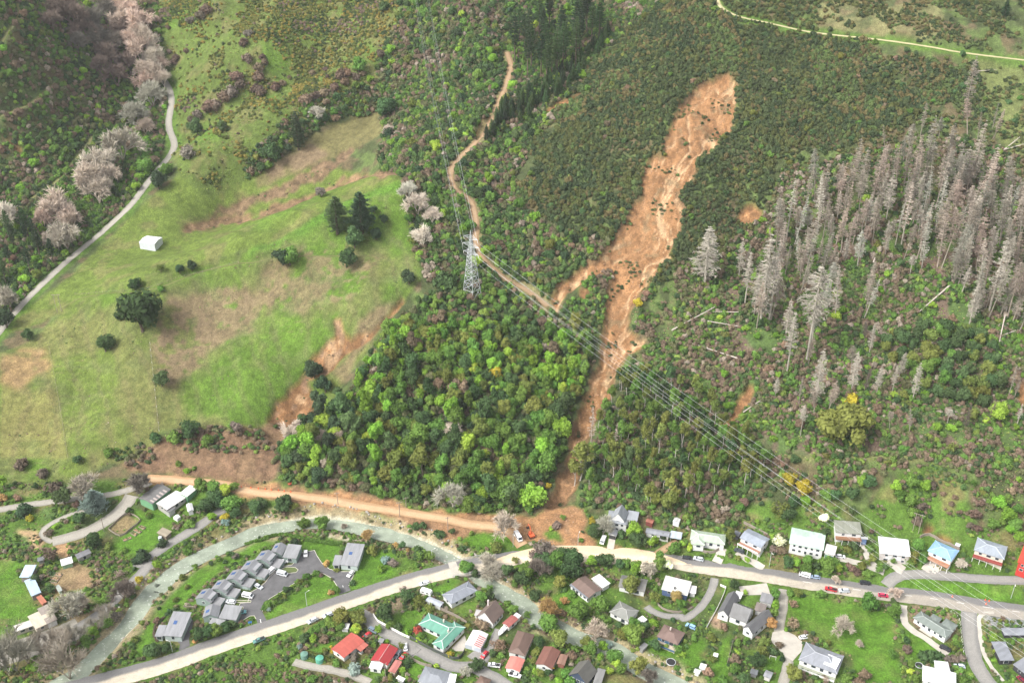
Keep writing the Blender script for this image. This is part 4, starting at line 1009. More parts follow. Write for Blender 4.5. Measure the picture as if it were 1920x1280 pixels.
        for sp in b_.get('stripes', []):                   # differently coloured roof sheets lying on the roof
            x0, x1, y0, y1 = (v * k for v, k in zip(sp, (l2, l2, w2, w2)))
            zf = lambda y: h + (w2 - abs(y)) * pt + .05 if rk in ('gable', 'hip') else h + .05 + (y + w2) * (pt if rk == 'mono' else .03)
            V = [(x0, y0, zf(y0)), (x1, y0, zf(y0)), (x1, y1, zf(y1)), (x0, y1, zf(y1))]; V, Fc = slab(V, [[0, 1, 2, 3]], .03); part('roof_sheet', tf(rot(V)), Fc, 'roof_sheet', ro, b_['sc'])
        for dk in b_.get('deck', []):                      # verandah or balcony along the front: depth, height, colour
            dep, dz_, dc = dk; V, Fc = [], []
            if sw: box(V, Fc, -L / 2 + .3, L / 2 - .3, -W / 2 - dep, -W / 2 + ov, dz_ - .25, dz_); x0, x1, y0 = -L / 2 + .3, L / 2 - .3, -W / 2 - dep
            else: box(V, Fc, -l2 + .3, l2 - .3, -w2 - dep, -w2 + ov, dz_ - .25, dz_); x0, x1, y0 = -l2 + .3, l2 - .3, -w2 - dep
            dko = part('deck', tf(V), Fc, 'board', root, dc)
            V, Fc = [], []
            box(V, Fc, x0, x1, y0 - .05, y0 + .05, dz_ + .01, dz_ + .95); part('balustrade', tf(V), Fc, 'wall_paint', dko, b_.get('rail', wc))
            n = 5
            for k in range(n):
                V, Fc = [], []; x = x0 + .15 + (x1 - x0 - .3) * k / (n - 1); box(V, Fc, x - .09, x + .09, y0 + .1, y0 + .3, -2.0, dz_ - .26); part('post', tf(V), Fc, 'wall_paint', dko, WHITE)
        for gd in b_.get('garage', []):                    # garage doors, or a dark panel as an opening's shade: position, width, colour
            q, gw, gc = gd; V, Fc = [], []; fo = (l2 - ov) if sw else (w2 - ov)
            box(V, Fc, q - gw / 2, q + gw / 2, -fo - .06, -fo + .03, -.2, 2.15); part('garage_door', tf(V), Fc, 'wall_paint', root, gc)
        OCCB.append((c2, r2 + (0), L / 2 + .8, W / 2 + .8))
        xx, yy = GX - c2[0], GY - c2[1]; c_, s_ = math.cos(r2), math.sin(r2)
        OCC = np.maximum(OCC, ((np.abs(xx * c_ + yy * s_) < L / 2 + .9) & (np.abs(-xx * s_ + yy * c_) < W / 2 + .9)).astype(float))
    if phrase: LMK.append((phrase, (ctr[0], ctr[1], g)))
    return root
def Bk(A, B, C, **k): return dict(A=A, B=B, C=C, **k)
GRY, SLATE, BRN, RED, TEAL = (.30, .31, .33), (.17, .17, .18), (.19, .125, .10), (.50, .085, .065), (.15, .36, .27)
# houses above the road
building('villa', 'white two storey villa with steep grey gabled roof below the gum trees', 'house', 'L5', [
    Bk((838,722),(1072,752),(868,585),h=4.2,st=2,roof='hip',pitch=14,rc=(.33,.35,.38),win=2), Bk((888,680),(1040,716),(935,575),h=5.4,roof='gable',ridge='v',pitch=50,rc=(.36,.38,.41),ov=.3),
    Bk((1055,690),(1188,712),(1085,592),h=4.6,st=2,roof='mono',pitch=4,rc=(.38,.40,.43),win=2)], 'the white villa')
building('garage', 'small gabled garage with open front beside the white villa', 'garage', 'L5', [Bk((855,865),(948,885),(885,800),h=2.5,ridge='v',pitch=28,rc=(.36,.37,.39),garage=[(0,3,(.05,.05,.05))],win=0)])  # open front: near-black panel paints the shade inside, no real door
building('long_shed', 'long white shed with grey roof beside the pale blue carport', 'shed', 'L5', [Bk((1280,842),(1552,890),(1298,785),h=2.7,pitch=12,rc=(.34,.35,.38),win=1)], 'the long white shed')
building('carport', 'flat pale blue roofed carport at the top of the muddy drive', 'carport', 'L5', [Bk((1557,895),(1690,918),(1570,818),h=2.6,roof='flat',rc=(.50,.57,.63),open=1,wc=(.3,.3,.3))])
building('garden_shed', 'small rusty red shed on the slope behind the villa', 'shed', 'L5', [Bk((1283,712),(1362,738),(1290,668),h=2.3,pitch=16,rc=(.36,.14,.10),wc=(.20,.06,.05),ov=.15,win=0)])
building('garden_shed', 'small white shed at the foot of the gum trees', 'shed', 'L5', [Bk((1592,712),(1665,732),(1602,666),h=2.2,ridge='v',pitch=22,rc=(.62,.62,.6),ov=.15,win=0)])
building('bungalow', 'white bungalow with pale green hipped roof behind the curved timber fence', 'house', 'K6', [Bk((318,812),(800,885),(322,672),h=3.0,roof='hip',pitch=17,rc=(.48,.57,.45),cap=(.58,.66,.55)),
    Bk((352,878),(522,892),(380,700),h=3.0,roof='hip',ridge='v',pitch=17,rc=(.49,.58,.46),cap=(.58,.66,.55))], 'the pale green roofed bungalow')
building('balcony_house', 'two storey house with grey blue gabled roof and white balcony', 'house', 'K6', [Bk((1000,785),(1300,930),(1112,655),h=4.0,st=2,pitch=15,rc=(.36,.40,.46),deck=[(2.2,1.5,(.34,.19,.14))],deep=1)], 'the balcony house')
building('garden_shed', 'dark lean-to shed tucked beside the balcony house', 'shed', 'K6', [Bk((905,735),(985,770),(935,685),h=2.5,roof='mono',pitch=6,rc=(.17,.18,.2),wc=(.12,.12,.13),win=0)])
building('mint_house', 'large two storey house with mint green roof and timber skirt', 'house', 'K7', [Bk((215,860),(690,960),(250,642),h=4.2,st=2,pitch=8,rc=(.50,.66,.55),win=2,deep=1), Bk((695,990),(842,1030),(738,872),h=3.4,roof='flat',rc=(.62,.60,.56),win=0,garage=[(0,3.6,(.12,.25,.17))])], 'the mint roofed house')
building('deck_house', 'white house with flat olive grey roof and brown timber deck', 'house', 'K7', [Bk((855,712),(1222,742),(842,556),h=3.8,st=2,roof='mono',pitch=4,rc=(.30,.31,.25),deck=[(2.0,1.3,(.27,.15,.09))],rail=(.27,.15,.09),deep=1),
    Bk((1205,800),(1300,810),(1208,770),h=2.6,roof='flat',rc=(.55,.56,.56),wc=(.15,.22,.38),win=0)], 'the olive roofed deck house')
building('white_roof_house', 'house with plain white roof and twin garage doors', 'house', 'F', [Bk((1650,1036),(1708,1043),(1652.5,1007),h=3.4,st=2,roof='mono',pitch=3,rc=(.80,.81,.81),wc=(.55,.5,.48),garage=[(-2.5,2.6,(.6,.6,.6)),(1.5,2.6,(.6,.6,.6))],deep=1)], 'the white roofed house')
building('blue_roof_house', 'two storey house with bright blue hipped roof and orange timber deck', 'house', 'K8', [Bk((505,962),(835,1110),(620,822),h=3.9,st=2,roof='hip',pitch=18,rc=(.27,.44,.62),cap=(.36,.53,.70),deck=[(2.4,1.3,(.36,.19,.12))],rail=(.38,.21,.14),deep=1)], 'the blue roofed house')
building('garden_shed', 'small flat white roofed shed behind the blue roofed house', 'shed', 'K8', [Bk((880,885),(945,910),(895,850),h=2.2,roof='flat',rc=(.72,.72,.70),win=0,wc=(.4,.4,.4))])
building('hipped_house', 'two storey cream house with grey hipped roof and maroon balcony edge', 'house', 'K8', [Bk((1140,955),(1560,1088),(1198,782),h=3.9,st=2,roof='hip',pitch=17,rc=(.36,.40,.45),cap=(.45,.49,.53),wc=(.66,.60,.5),deck=[(1.8,1.4,(.25,.06,.05))],rail=(.28,.07,.06),deep=1)], 'the grey hipped house')
building('red_house', 'bright red modern house cut by the picture edge', 'house', 'K8', [Bk((1738,1120),(1960,1200),(1795,800),h=5.2,roof='flat',rc=(.62,.07,.045),wc=(.5,.05,.04),win=2,deep=1)], 'the red house')
# riverside flats: a stepped row with solar panels
UG, UR = (.25, .32, .29), (.29, .295, .31)
def flat(dx, dy, label):
    o = lambda x, y: (x + dx, y + dy)
    building('terrace_flat', label, 'house', 'B2', [Bk(o(968,402),o(1124,442),o(996,300),h=3.3,ridge='v',pitch=27,rc=UR,wc=UG,solar=[(-.05,.45,.22,.72)],ov=.3), Bk(o(1106,452),o(1208,476),o(1136,368),h=2.3,roof='flat',rc=(.33,.33,.34),wc=UG,win=0,garage=[(0,2.6,(.35,.42,.40))],ov=.15),
             Bk(o(1088,392),o(1122,404),o(1112,318),h=4.6,roof='flat',rc=(.33,.335,.35),wc=UG,win=0,ov=.1)], None, 'stepped row of grey flats with solar panels')
for i, (dx, dy) in enumerate(((138, -93), (0, 0), (-140, 92), (-282, 188), (-430, 275))):
    flat(dx, dy, 'grey gabled flat with solar panel, %s of the stepped row from the river lawn' % ('second', 'third', 'fourth', 'fifth', 'sixth')[i])
building('terrace_flat', 'grey flat with wide flat wing at the head of the stepped row', 'house', 'B3', [Bk((292,300),(440,322),(330,180),h=3.3,ridge='v',pitch=27,rc=UR,wc=UG,solar=[(-.05,.4,.2,.7)],ov=.3), Bk((446,345),(612,362),(490,195),h=3.4,roof='mono',pitch=5,rc=(.33,.335,.345),wc=UG,ov=.2)], None, 'stepped row of grey flats with solar panels')
building('terrace_flat', 'grey flat with broad flat roof and porch at the road end of the row', 'house', 'B2', [Bk((612,855),(765,850),(655,750),h=3.3,ridge='v',pitch=27,rc=UR,wc=UG,solar=[(-.4,.1,.25,.7)],ov=.3), Bk((765,860),(935,880),(795,730),h=3.6,roof='mono',pitch=4,rc=(.34,.345,.355),wc=UG), Bk((672,910),(800,935),(685,855),h=2.7,roof='mono',pitch=6,rc=(.36,.365,.37),wc=UG)], 'the stepped row of flats', 'stepped row of grey flats with solar panels')
building('end_house', 'detached grey house with single pitch roof beside the lower drive', 'house', 'B2', [Bk((232,1028),(412,1040),(280,808),h=3.4,roof='mono',pitch=5,rc=(.34,.345,.36),wc=(.42,.49,.47),solar=[(-.45,-.1,-.05,.25)]), Bk((152,1035),(228,1038),(185,932),h=3.0,roof='mono',pitch=5,rc=(.33,.335,.35),wc=(.42,.49,.47))], 'the detached grey house')
building('lodge', 'detached grey house with single pitch roof on the bright lawn by the river', 'house', 'B3', [Bk((1132,435),(1348,455),(1176,190),h=3.4,roof='mono',pitch=5,rc=(.34,.345,.36),wc=(.48,.55,.52),solar=[(-.4,-.05,-.05,.2)]), Bk((1042,440),(1130,445),(1075,328),h=3.0,roof='mono',pitch=5,rc=(.33,.335,.35),wc=(.48,.55,.52))], 'the lodge on the river lawn')
# houses south of the road
building('red_roof_house', 'house with broad pinkish red gabled roof beside the hedge', 'house', 'B4', [Bk((572,962),(832,748),(402,850),h=2.8,pitch=11,rc=(.54,.13,.10)), Bk((787,880),(884,796),(722,842),h=2.5,roof='mono',pitch=4,rc=(.55,.17,.13))], 'the broad red roofed house')
building('crimson_roof_house', 'house with crimson gabled roof and white sunroom', 'house', 'B4', [Bk((907,988),(1122,1056),(1046,778),h=2.9,ridge='v',pitch=17,rc=(.42,.05,.055),cap=(.6,.35,.33)), Bk((884,1085),(1040,1112),(912,1005),h=2.6,roof='mono',pitch=5,rc=(.72,.70,.70),win=2)], 'the crimson roofed house')
building('garage', 'pink roofed garage beside the crimson roofed house', 'garage', 'B4', [Bk((1130,1128),(1216,1155),(1222,982),h=2.5,ridge='v',pitch=14,rc=(.58,.22,.19),wc=(.6,.5,.4),win=0)])
building('garden_shed', 'small flat white shed behind the pink roofed garage', 'shed', 'B4', [Bk((1228,1215),(1320,1258),(1262,1180),h=2.2,roof='flat',rc=(.75,.75,.74),win=0,wc=(.35,.35,.35))])
building('garden_shed', 'small white garden shed between clipped trees by the road', 'shed', 'B4', [Bk((528,588),(625,598),(548,522),h=2.3,roof='mono',pitch=5,rc=(.62,.62,.6),win=0)])
building('garden_shed', 'small grey lean-to at the top corner of the crimson roofed house', 'shed', 'B4', [Bk((1000,755),(1060,770),(1040,712),h=2.2,roof='mono',pitch=5,rc=(.3,.3,.31),win=0,wc=(.3,.3,.3))])
building('grey_roof_house', 'grey hipped house with white end wing at the bottom edge', 'house', 'B5', [Bk((228,1262),(500,1330),(308,1108),h=2.8,roof='hip',pitch=17,rc=(.30,.32,.35)), Bk((490,1290),(600,1300),(545,1186),h=2.7,roof='mono',pitch=3,rc=(.75,.75,.74))], 'the grey hipped house at the bottom edge')
building('teal_roof_house', 'house with teal green hipped roof and white cappings', 'house', 'B5', [Bk((235,692),(560,840),(352,582),h=2.9,roof='hip',pitch=20,rc=TEAL,cap=(.6,.68,.62),chim=[(.1,.55)]), Bk((488,945),(708,722),(378,878),h=2.9,roof='hip',pitch=20,rc=TEAL,cap=(.6,.68,.62),chim=[(.1,.3)])], 'the teal roofed house')
building('grey_hip_house', 'long low house with slate grey hipped roof by the bridge', 'house', 'B5', [Bk((566,492),(832,356),(468,396),h=2.8,roof='hip',pitch=19,rc=(.29,.31,.35),cap=(.36,.38,.42))], 'the slate hipped house by the bridge')
building('workshop', 'narrow shed with silver corrugated roof beside the parked caravan', 'shed', 'B5', [Bk((306,455),(456,518),(345,410),h=2.6,pitch=14,rc=(.50,.53,.58))], 'the silver roofed shed')
building('cottage', 'white cottage with steep brown roof by the river', 'house', 'B5', [Bk((815,612),(985,692),(915,480),h=2.9,ridge='v',pitch=47,rc=(.23,.17,.145),chim=[(.4,.5)],chc=(.55,.5,.48),win=2), Bk((795,600),(880,615),(835,548),h=2.6,roof='mono',pitch=3,rc=(.55,.53,.51))], 'the steep roofed cottage')
building('boat_shed', 'long pink and brown roofed shed beside the steep roofed cottage', 'shed', 'B5', [Bk((1142,722),(1238,640),(1072,680),h=2.7,pitch=16,rc=(.42,.14,.12),wc=(.68,.66,.64)), Bk((1228,640),(1268,604),(1180,608),h=2.6,roof='mono',pitch=3,rc=(.72,.70,.70),win=0)])
building('striped_garage', 'double garage with white roof striped in rusty red', 'garage', 'B5', [Bk((702,890),(858,936),(798,748),h=2.7,ridge='v',pitch=13,rc=(.70,.66,.64),sc=(.42,.09,.09),stripes=[(-.9,-.8,-.97,-.1),(-.68,-.58,-.97,-.1),(-.44,-.34,-.97,-.1),(-.2,-.1,-.97,-.1),(.05,.15,-.97,-.1),(.3,.4,-.97,-.1),(-.3,-.26,.3,.97),(.5,.54,.1,.97)],win=0,garage=[(-2.0,3.2,(.42,.45,.50)),(2.0,3.2,(.42,.45,.50))])], 'the striped garage')
building('brown_roof_house', 'house with tall brown gabled roof beside the pink roofed garage', 'house', 'B5', [Bk((1132,965),(1306,1010),(1222,748),h=2.9,roof='hip',ridge='v',pitch=24,hipf=.5,rc=BRN)], 'the tall brown roofed house')
building('garage', 'garage with salmon pink roof and white walls by the parked ute', 'garage', 'B5', [Bk((1102,1126),(1250,1166),(1146,1002),h=2.7,ridge='v',pitch=12,rc=(.60,.22,.18),win=1)])
building('brown_corner_house', 'corner of a brown roofed house at the bottom of the cul-de-sac', 'house', 'B5', [Bk((800,1285),(910,1330),(880,1208),h=2.7,roof='hip',ridge='v',pitch=22,rc=(.20,.13,.10))])
building('russet_roof_house', 'house with russet gabled roof under the riverside trees', 'house', 'B6', [Bk((17,1096),(180,1146),(102,924),h=2.8,ridge='v',pitch=20,rc=(.24,.11,.085))], 'the russet roofed house')
building('rusty_shed', 'rusty brown roofed shed beside the russet roofed house', 'shed', 'B6', [Bk((222,1092),(300,1110),(270,1000),h=2.4,ridge='v',pitch=12,rc=(.33,.19,.14),wc=(.28,.12,.09),win=0)])
building('navy_house', 'navy blue house with steep weathered roof at the river', 'house', 'B6', [Bk((335,1200),(515,1292),(450,1080),h=3.2,ridge='v',pitch=42,rc=(.155,.15,.135),wc=(.055,.075,.12),win=2)], 'the navy house')
building('grey_shed', 'grey mono pitched shed right beside the navy house', 'shed', 'B6', [Bk((572,1275),(650,1295),(640,1148),h=2.6,roof='mono',pitch=5,rc=(.27,.27,.26),win=0,wc=(.4,.4,.38))])
building('taupe_roof_house', 'house with taupe gabled roof and grey lean-to above the river trees', 'house', 'B6', [Bk((366,326),(532,462),(492,244),h=2.9,pitch=13,rc=(.22,.155,.13)), Bk((346,338),(522,470),(364,318),h=2.5,roof='mono',pitch=8,rc=(.27,.29,.32),win=2), Bk((556,275),(665,368),(640,238),h=2.7,roof='flat',rc=(.72,.70,.68),win=0)], 'the taupe roofed house')
building('grey_gable_house', 'low house with dull grey gabled roof behind an olive tree', 'house', 'B6', [Bk((816,355),(1070,406),(838,236),h=2.8,pitch=16,rc=(.23,.225,.21))], 'the dull grey roofed house')
building('blue_wall_house', 'blue walled house with flat off white roof beside the lane', 'house', 'B6', [Bk((1226,378),(1480,442),(1262,252),h=3.6,roof='mono',pitch=4,rc=(.60,.59,.56),wc=(.10,.15,.28),chim=[(-.05,-.5)],chc=(.06,.06,.06)), Bk((1495,412),(1560,422),(1508,342),h=2.8,roof='flat',rc=(.75,.73,.72),win=0)], 'the blue walled house')
building('stone_grey_house', 'white house with stone grey hipped roof beside the river bend', 'house', 'B6', [Bk((728,596),(915,694),(838,494),h=2.9,roof='hip',pitch=19,rc=(.28,.285,.26),cap=(.36,.36,.34)), Bk((990,668),(1040,708),(1042,628),h=2.6,roof='flat',rc=(.72,.72,.70),win=0)], 'the stone grey house')
building('chocolate_roof_house', 'blue walled house with brown hipped roof and a wide timber terrace', 'house', 'B6', [Bk((1182,830),(1386,915),(1264,716),h=2.9,roof='hip',pitch=18,rc=(.24,.165,.14),wc=(.07,.15,.24),deck=[(2.6,.6,(.50,.42,.33))],chim=[(-.2,.4)])], 'the brown hipped house with terrace')
building('river_shed', 'little grey shed on the river bank below a big tree', 'shed', 'B6', [Bk((1012,935),(1052,962),(1052,882),h=2.2,roof='mono',pitch=5,rc=(.27,.27,.27),win=0,wc=(.3,.3,.28))])
building('gabled_house', 'large white house with three steep dark grey gables', 'house', 'B7', [Bk((345,575),(458,618),(520,405),h=3.2,ridge='v',pitch=46,rc=SLATE,win=2,ov=.3), Bk((462,610),(640,680),(530,470),h=3.2,pitch=40,rc=(.19,.19,.19),ov=.3), Bk((598,728),(700,795),(765,530),h=3.2,ridge='v',pitch=46,rc=(.18,.18,.185),ov=.3)], 'the three gabled house')
building('garage', 'flat grey roofed garage behind the three gabled house', 'garage', 'B7', [Bk((768,458),(892,490),(786,370),h=2.7,roof='flat',rc=(.31,.31,.32),win=0,wc=(.6,.6,.58))])
building('annex', 'flat brownish roofed annex between the gables and the garage', 'annex', 'B7', [Bk((716,548),(820,578),(742,468),h=2.7,roof='flat',rc=(.27,.23,.21),win=0)])
building('garden_shed', 'white flat roofed shed at the roadside hedge', 'shed', 'B7', [Bk((510,415),(580,438),(516,348),h=2.4,roof='flat',rc=(.76,.76,.75),win=0)])
building('verandah_house', 'large house with grey hipped roof and white sunroom on the gravel drive', 'house', 'B7', [Bk((1158,1045),(1545,1190),(1242,872),h=3.4,roof='hip',pitch=19,rc=(.31,.325,.36),cap=(.38,.395,.43),deck=[(2.2,.5,(.3,.32,.25))]), Bk((1408,1085),(1535,1140),(1450,992),h=4.4,roof='mono',pitch=4,rc=(.78,.78,.78))], 'the verandah house')
building('garden_shed', 'grey gabled shed beside the goal posts lawn', 'shed', 'B7', [Bk((805,1205),(880,1235),(835,1145),h=2.5,roof='gable',pitch=12,rc=(.33,.335,.35),wc=(.6,.58,.55),win=0)])
building('garden_shed', 'dark grey lean-to beneath the dark garden tree', 'shed', 'B7', [Bk((672,1178),(745,1200),(690,1135),h=2.3,roof='mono',pitch=5,rc=(.17,.18,.19),wc=(.2,.2,.2),win=0)])
building('garden_shed', 'white tin shed on the back lawn nearest the lane', 'shed', 'B7', [Bk((162,1128),(222,1148),(178,1078),h=2.1,roof='mono',pitch=5,rc=(.68,.70,.70),win=0)])
building('garden_shed', 'pale shed at the very bottom of the back lawn', 'shed', 'B7', [Bk((108,1168),(168,1188),(122,1134),h=2.1,roof='mono',pitch=5,rc=(.62,.64,.62),win=0)])
building('garden_shed', 'tiny white hutch among the garden beds', 'hutch', 'B7', [Bk((303,1005),(350,1018),(312,972),h=1.8,roof='flat',rc=(.72,.72,.72),win=0)])
building('corner_house', 'white corner house with grey green roof stepped in three hips', 'house', 'B8', [Bk((597,625),(925,832),(690,566),h=2.9,roof='hip',pitch=18,rc=(.24,.275,.25),cap=(.31,.345,.32),win=2), Bk((748,640),(840,690),(770,568),h=2.9,roof='hip',ridge='v',pitch=16,rc=(.24,.275,.25)), Bk((870,690),(990,760),(850,585),h=2.9,roof='hip',ridge='v',pitch=16,rc=(.24,.275,.25))], 'the corner house')
building('white_hip_house', 'house with glaring white hipped roof at the bottom edge', 'house', 'B8', [Bk((690,1250),(1030,1330),(692,1098),h=2.9,roof='hip',pitch=16,rc=(.78,.78,.78)), Bk((842,1200),(985,1215),(842,1055),h=2.9,roof='hip',ridge='v',pitch=16,rc=(.77,.77,.78))], 'the white hipped house')
building('modern_house', 'modern dark house with several grey roofs and orange accents', 'house', 'B8', [Bk((1595,1090),(1900,1330),(1640,820),h=3.0,roof='mono',pitch=4,rc=(.28,.29,.32),wc=(.05,.05,.055)), Bk((1468,1052),(1612,1052),(1490,868),h=3.0,roof='flat',rc=(.30,.315,.345),wc=(.05,.05,.055)), Bk((1512,800),(1760,800),(1520,728),h=3.2,roof='flat',rc=(.31,.325,.355),wc=(.06,.06,.07),win=0)], 'the modern dark house')
# farm buildings on the left
GW = (.17, .36, .20)
building('packing_shed', 'long shed with weathered grey roof and green walls', 'shed', 'L2', [Bk((215,515),(430,345),(82,432),h=3.6,pitch=11,rc=(.22,.215,.21),wc=GW,win=0,sc=(.42,.36,.33),stripes=[(-.85,-.7,-.97,-.45),(-.55,-.4,-.97,-.5),(-.2,-.05,-.97,-.45),(.15,.3,-.97,-.4),(.5,.65,-.97,-.45)])], 'the grey packing shed')
building('glasshouse', 'long shed with patched white roof in the middle of the farm sheds', 'shed', 'L2', [Bk((382,582),(614,432),(232,522),h=3.3,pitch=10,rc=(.70,.67,.65),wc=(.4,.38,.36)), Bk((405,612),(485,560),(358,578),h=2.6,roof='flat',rc=(.2,.2,.2),wc=(.4,.4,.38),win=0)], 'the white farm shed')
building('packing_shed', 'end shed with clean white roof and green walls by the trees', 'shed', 'L2', [Bk((612,432),(735,332),(532,386),h=3.3,pitch=9,rc=(.74,.72,.70),wc=GW,win=0)])
building('garden_shed', 'small white gabled shed on the farm lawn', 'shed', 'L2', [Bk((622,602),(692,585),(606,520),h=2.5,ridge='v',pitch=22,rc=(.72,.72,.72),win=0)])
building('poly_tunnel', 'tiny white hooped tunnel on the farm lawn', 'tunnel', 'L2', [Bk((500,688),(540,660),(462,655),h=1.5,pitch=30,rc=(.72,.74,.74),win=0,ov=.05)])
building('farm_shed', 'shed with bleached timber roof beside the bank road', 'shed', 'L2', [Bk((372,888),(442,826),(268,848),h=2.6,roof='mono',pitch=5,rc=(.42,.36,.27),wc=(.22,.18,.14),win=0)], 'the bleached timber shed')
building('nursery_shed', 'long low grey shed beside the orange nursery yard', 'shed', 'L1', [Bk((886,1142),(1046,1072),(852,1092),h=2.5,pitch=14,rc=(.24,.24,.25),wc=(.4,.38,.35))], 'the nursery shed')
building('nursery_shed', 'white roofed shed with green wall in the garden', 'shed', 'L1', [Bk((702,1222),(836,1182),(672,1162),h=2.6,roof='mono',pitch=5,rc=(.80,.80,.80),wc=(.25,.4,.25),win=0)])
building('garden_shed', 'little grey shed beside the vegetable plot', 'shed', 'L1', [Bk((430,1172),(512,1150),(416,1130),h=2.2,pitch=14,rc=(.22,.23,.24),wc=(.3,.3,.28),win=0)])
building('hay_barn', 'open barn with pale blue flat roof at the edge of the field', 'barn', 'B1', [Bk((192,222),(306,222),(220,106),h=3.2,roof='mono',pitch=4,rc=(.46,.57,.66),wc=(.25,.22,.2),win=0)], 'the blue barn')
building('hay_barn', 'angled barn with pale blue roof beside the timber frame', 'barn', 'B1', [Bk((312,412),(412,372),(202,286),h=3.2,roof='mono',pitch=4,rc=(.42,.53,.66),wc=(.25,.22,.2),win=0)])
building('orange_shed', 'small shed with salmon orange roof between barn and cream hall', 'shed', 'B1', [Bk((420,492),(470,466),(370,418),h=2.4,roof='flat',rc=(.56,.21,.13),wc=(.35,.15,.1),win=0)])
building('cream_hall', 'long hall with cream and white roof behind bare poplars', 'hall', 'B1', [Bk((352,742),(572,640),(295,602),h=3.0,pitch=7,rc=(.60,.53,.42),wc=(.5,.45,.38)), Bk((152,768),(372,690),(122,716),h=2.8,roof='mono',pitch=4,rc=(.66,.63,.57),wc=(.5,.45,.38)), Bk((470,690),(575,640),(420,520),h=3.3,roof='flat',rc=(.38,.33,.29),win=0)], 'the cream hall')
building('garden_shed', 'tiny mint green shed by the raised vegetable beds', 'shed', 'B1', [Bk((585,370),(625,352),(572,300),h=2.1,pitch=20,rc=(.5,.55,.5),wc=(.4,.55,.42),win=0)])
building('barn', 'white metal barn standing alone in the upper paddock', 'barn', 'M1', [Bk((775,72),(862,82),(802,33),h=4.0,pitch=9,rc=(.84,.85,.86),wc=(.62,.65,.68),win=0,ov=.1)], 'the white barn in the paddock')

# ------------------------------------------------------------------ paved areas with kerbs, markings, bridge
def kerb(name, w, closed=True, hgt=.13, wd=.22, parent=None, skip=None):
    pts = np.vstack([w, w[:1]]) if closed else w
    V, Fc = [], []
    d = np.gradient(pts, axis=0); d /= np.linalg.norm(d, axis=1)[:, None] + 1e-9; nr = np.c_[d[:, 1], -d[:, 0]]
    for i in range(len(pts)):
        z = float(hz(*pts[i])); a, b_ = pts[i] - nr[i] * wd / 2, pts[i] + nr[i] * wd / 2
        V += [(a[0], a[1], z), (a[0], a[1], z + hgt + .08), (b_[0], b_[1], z + hgt + .08), (b_[0], b_[1], z)]
        if i and not (skip and skip(pts[i])): o = 4 * i - 4; Fc += [[o, o + 1, o + 5, o + 4], [o + 1, o + 2, o + 6, o + 5], [o + 2, o + 3, o + 7, o + 6]]
    return mesh_obj(name, V, Fc, 'kerb', parent)
CARP = Q('B3',(600,335),(690,290),(750,280),(830,265),(860,330),(920,420),(1010,490),(1130,520),(1290,520),(1300,560),(1240,690),(1265,745),(1130,795),(1100,690),(1040,600),(950,550),(870,525),(770,555),(640,625),(500,715),(390,785),(290,845),(212,925),(205,1000),(255,1105),(150,1150),(130,1090),(110,1050),(60,1050),(-60,1120),(-120,1130),(-140,1060),(-100,980),(-60,900),(30,890),(60,770),(170,710),(240,650),(300,570),(420,460),(560,440),(600,400))
cp_, cw = sheet('car_park', CARP, 'asphalt', .075, 'dark asphalt car park in front of the stepped flats')
mline, _ = WL['main_road'][0], 0
far = lambda p: np.min(np.hypot(mline[:, 0] - p[0], mline[:, 1] - p[1])) < 8.5
kerb('kerb', cw, parent=cp_, skip=far)
sheet('asphalt_drive', Q('B2',(462,872),(526,876),(512,960),(482,1060),(492,1130),(384,1175),(398,1110),(372,1088),(415,1060)), 'asphalt', .075, 'asphalt drive beside the detached grey house')
sheet('gravel_apron', Q('B7',(900,770),(1010,750),(1120,800),(1200,870),(1190,960),(1100,1060),(1020,1010),(940,920),(880,860)), 'concrete', .09, 'pale gravel turning area before the verandah house')
sheet('patio', Q('B8',(655,745),(700,700),(835,780),(775,825)), 'concrete', .08, 'pale concrete patio of the corner house')
sheet('concrete_yard', Q('B5',(570,930),(700,800),(720,870),(690,960),(600,960)), 'concrete', .06, 'concrete yard behind the teal roofed house')
for i, (isl, lb) in enumerate(((Q('B3',(410,500),(490,465),(600,470),(635,500),(610,530),(520,540),(420,520)), 'grass island in the car park before the upper flats'), (Q('B2',(920,755),(1005,755),(1000,780),(930,790)), 'small grass island in the car park near the road'), (Q('B2',(930,690),(1080,695),(1075,712),(930,712)), 'narrow grass island between parking bays'))):
    o, w = sheet('grass_island', isl, 'far_land', .14, lb, occ=False)
    kerb('kerb', w, parent=o)
def marking(px, parent, dz=.16, mat='white_paint'):
    p = P(px); o = mesh_obj('road_marking', np.c_[p[:, :2], p[:, 2] + dz], [list(range(len(px)))], mat, parent)
    return o
road_o = bpy.data.objects['main_road']
rx, _ = proj(mline[:, 0], mline[:, 1], mline[:, 2]); s_ = np.r_[0, np.cumsum(np.linalg.norm(np.diff(mline[:, :2], axis=0), axis=1))]
for a in np.arange(0, s_[-1], 11.0):
    i = int(np.searchsorted(s_, a)); j = min(int(np.searchsorted(s_, a + 3.2)), len(mline) - 1)
    if not (1470 < rx[i] < 1930 or 560 < rx[i] < 0) or j <= i: continue
    p, q = mline[i], mline[j]; d = unit((q - p)[:2]); n_ = np.array([d[1], -d[0]]) * .09
    mesh_obj('centre_line', [(*(p[:2] - n_), p[2] + .125), (*(p[:2] + n_), p[2] + .125), (*(q[:2] + n_), q[2] + .125), (*(q[:2] - n_), q[2] + .125)], [[0, 1, 2, 3]], 'white_paint', road_o)
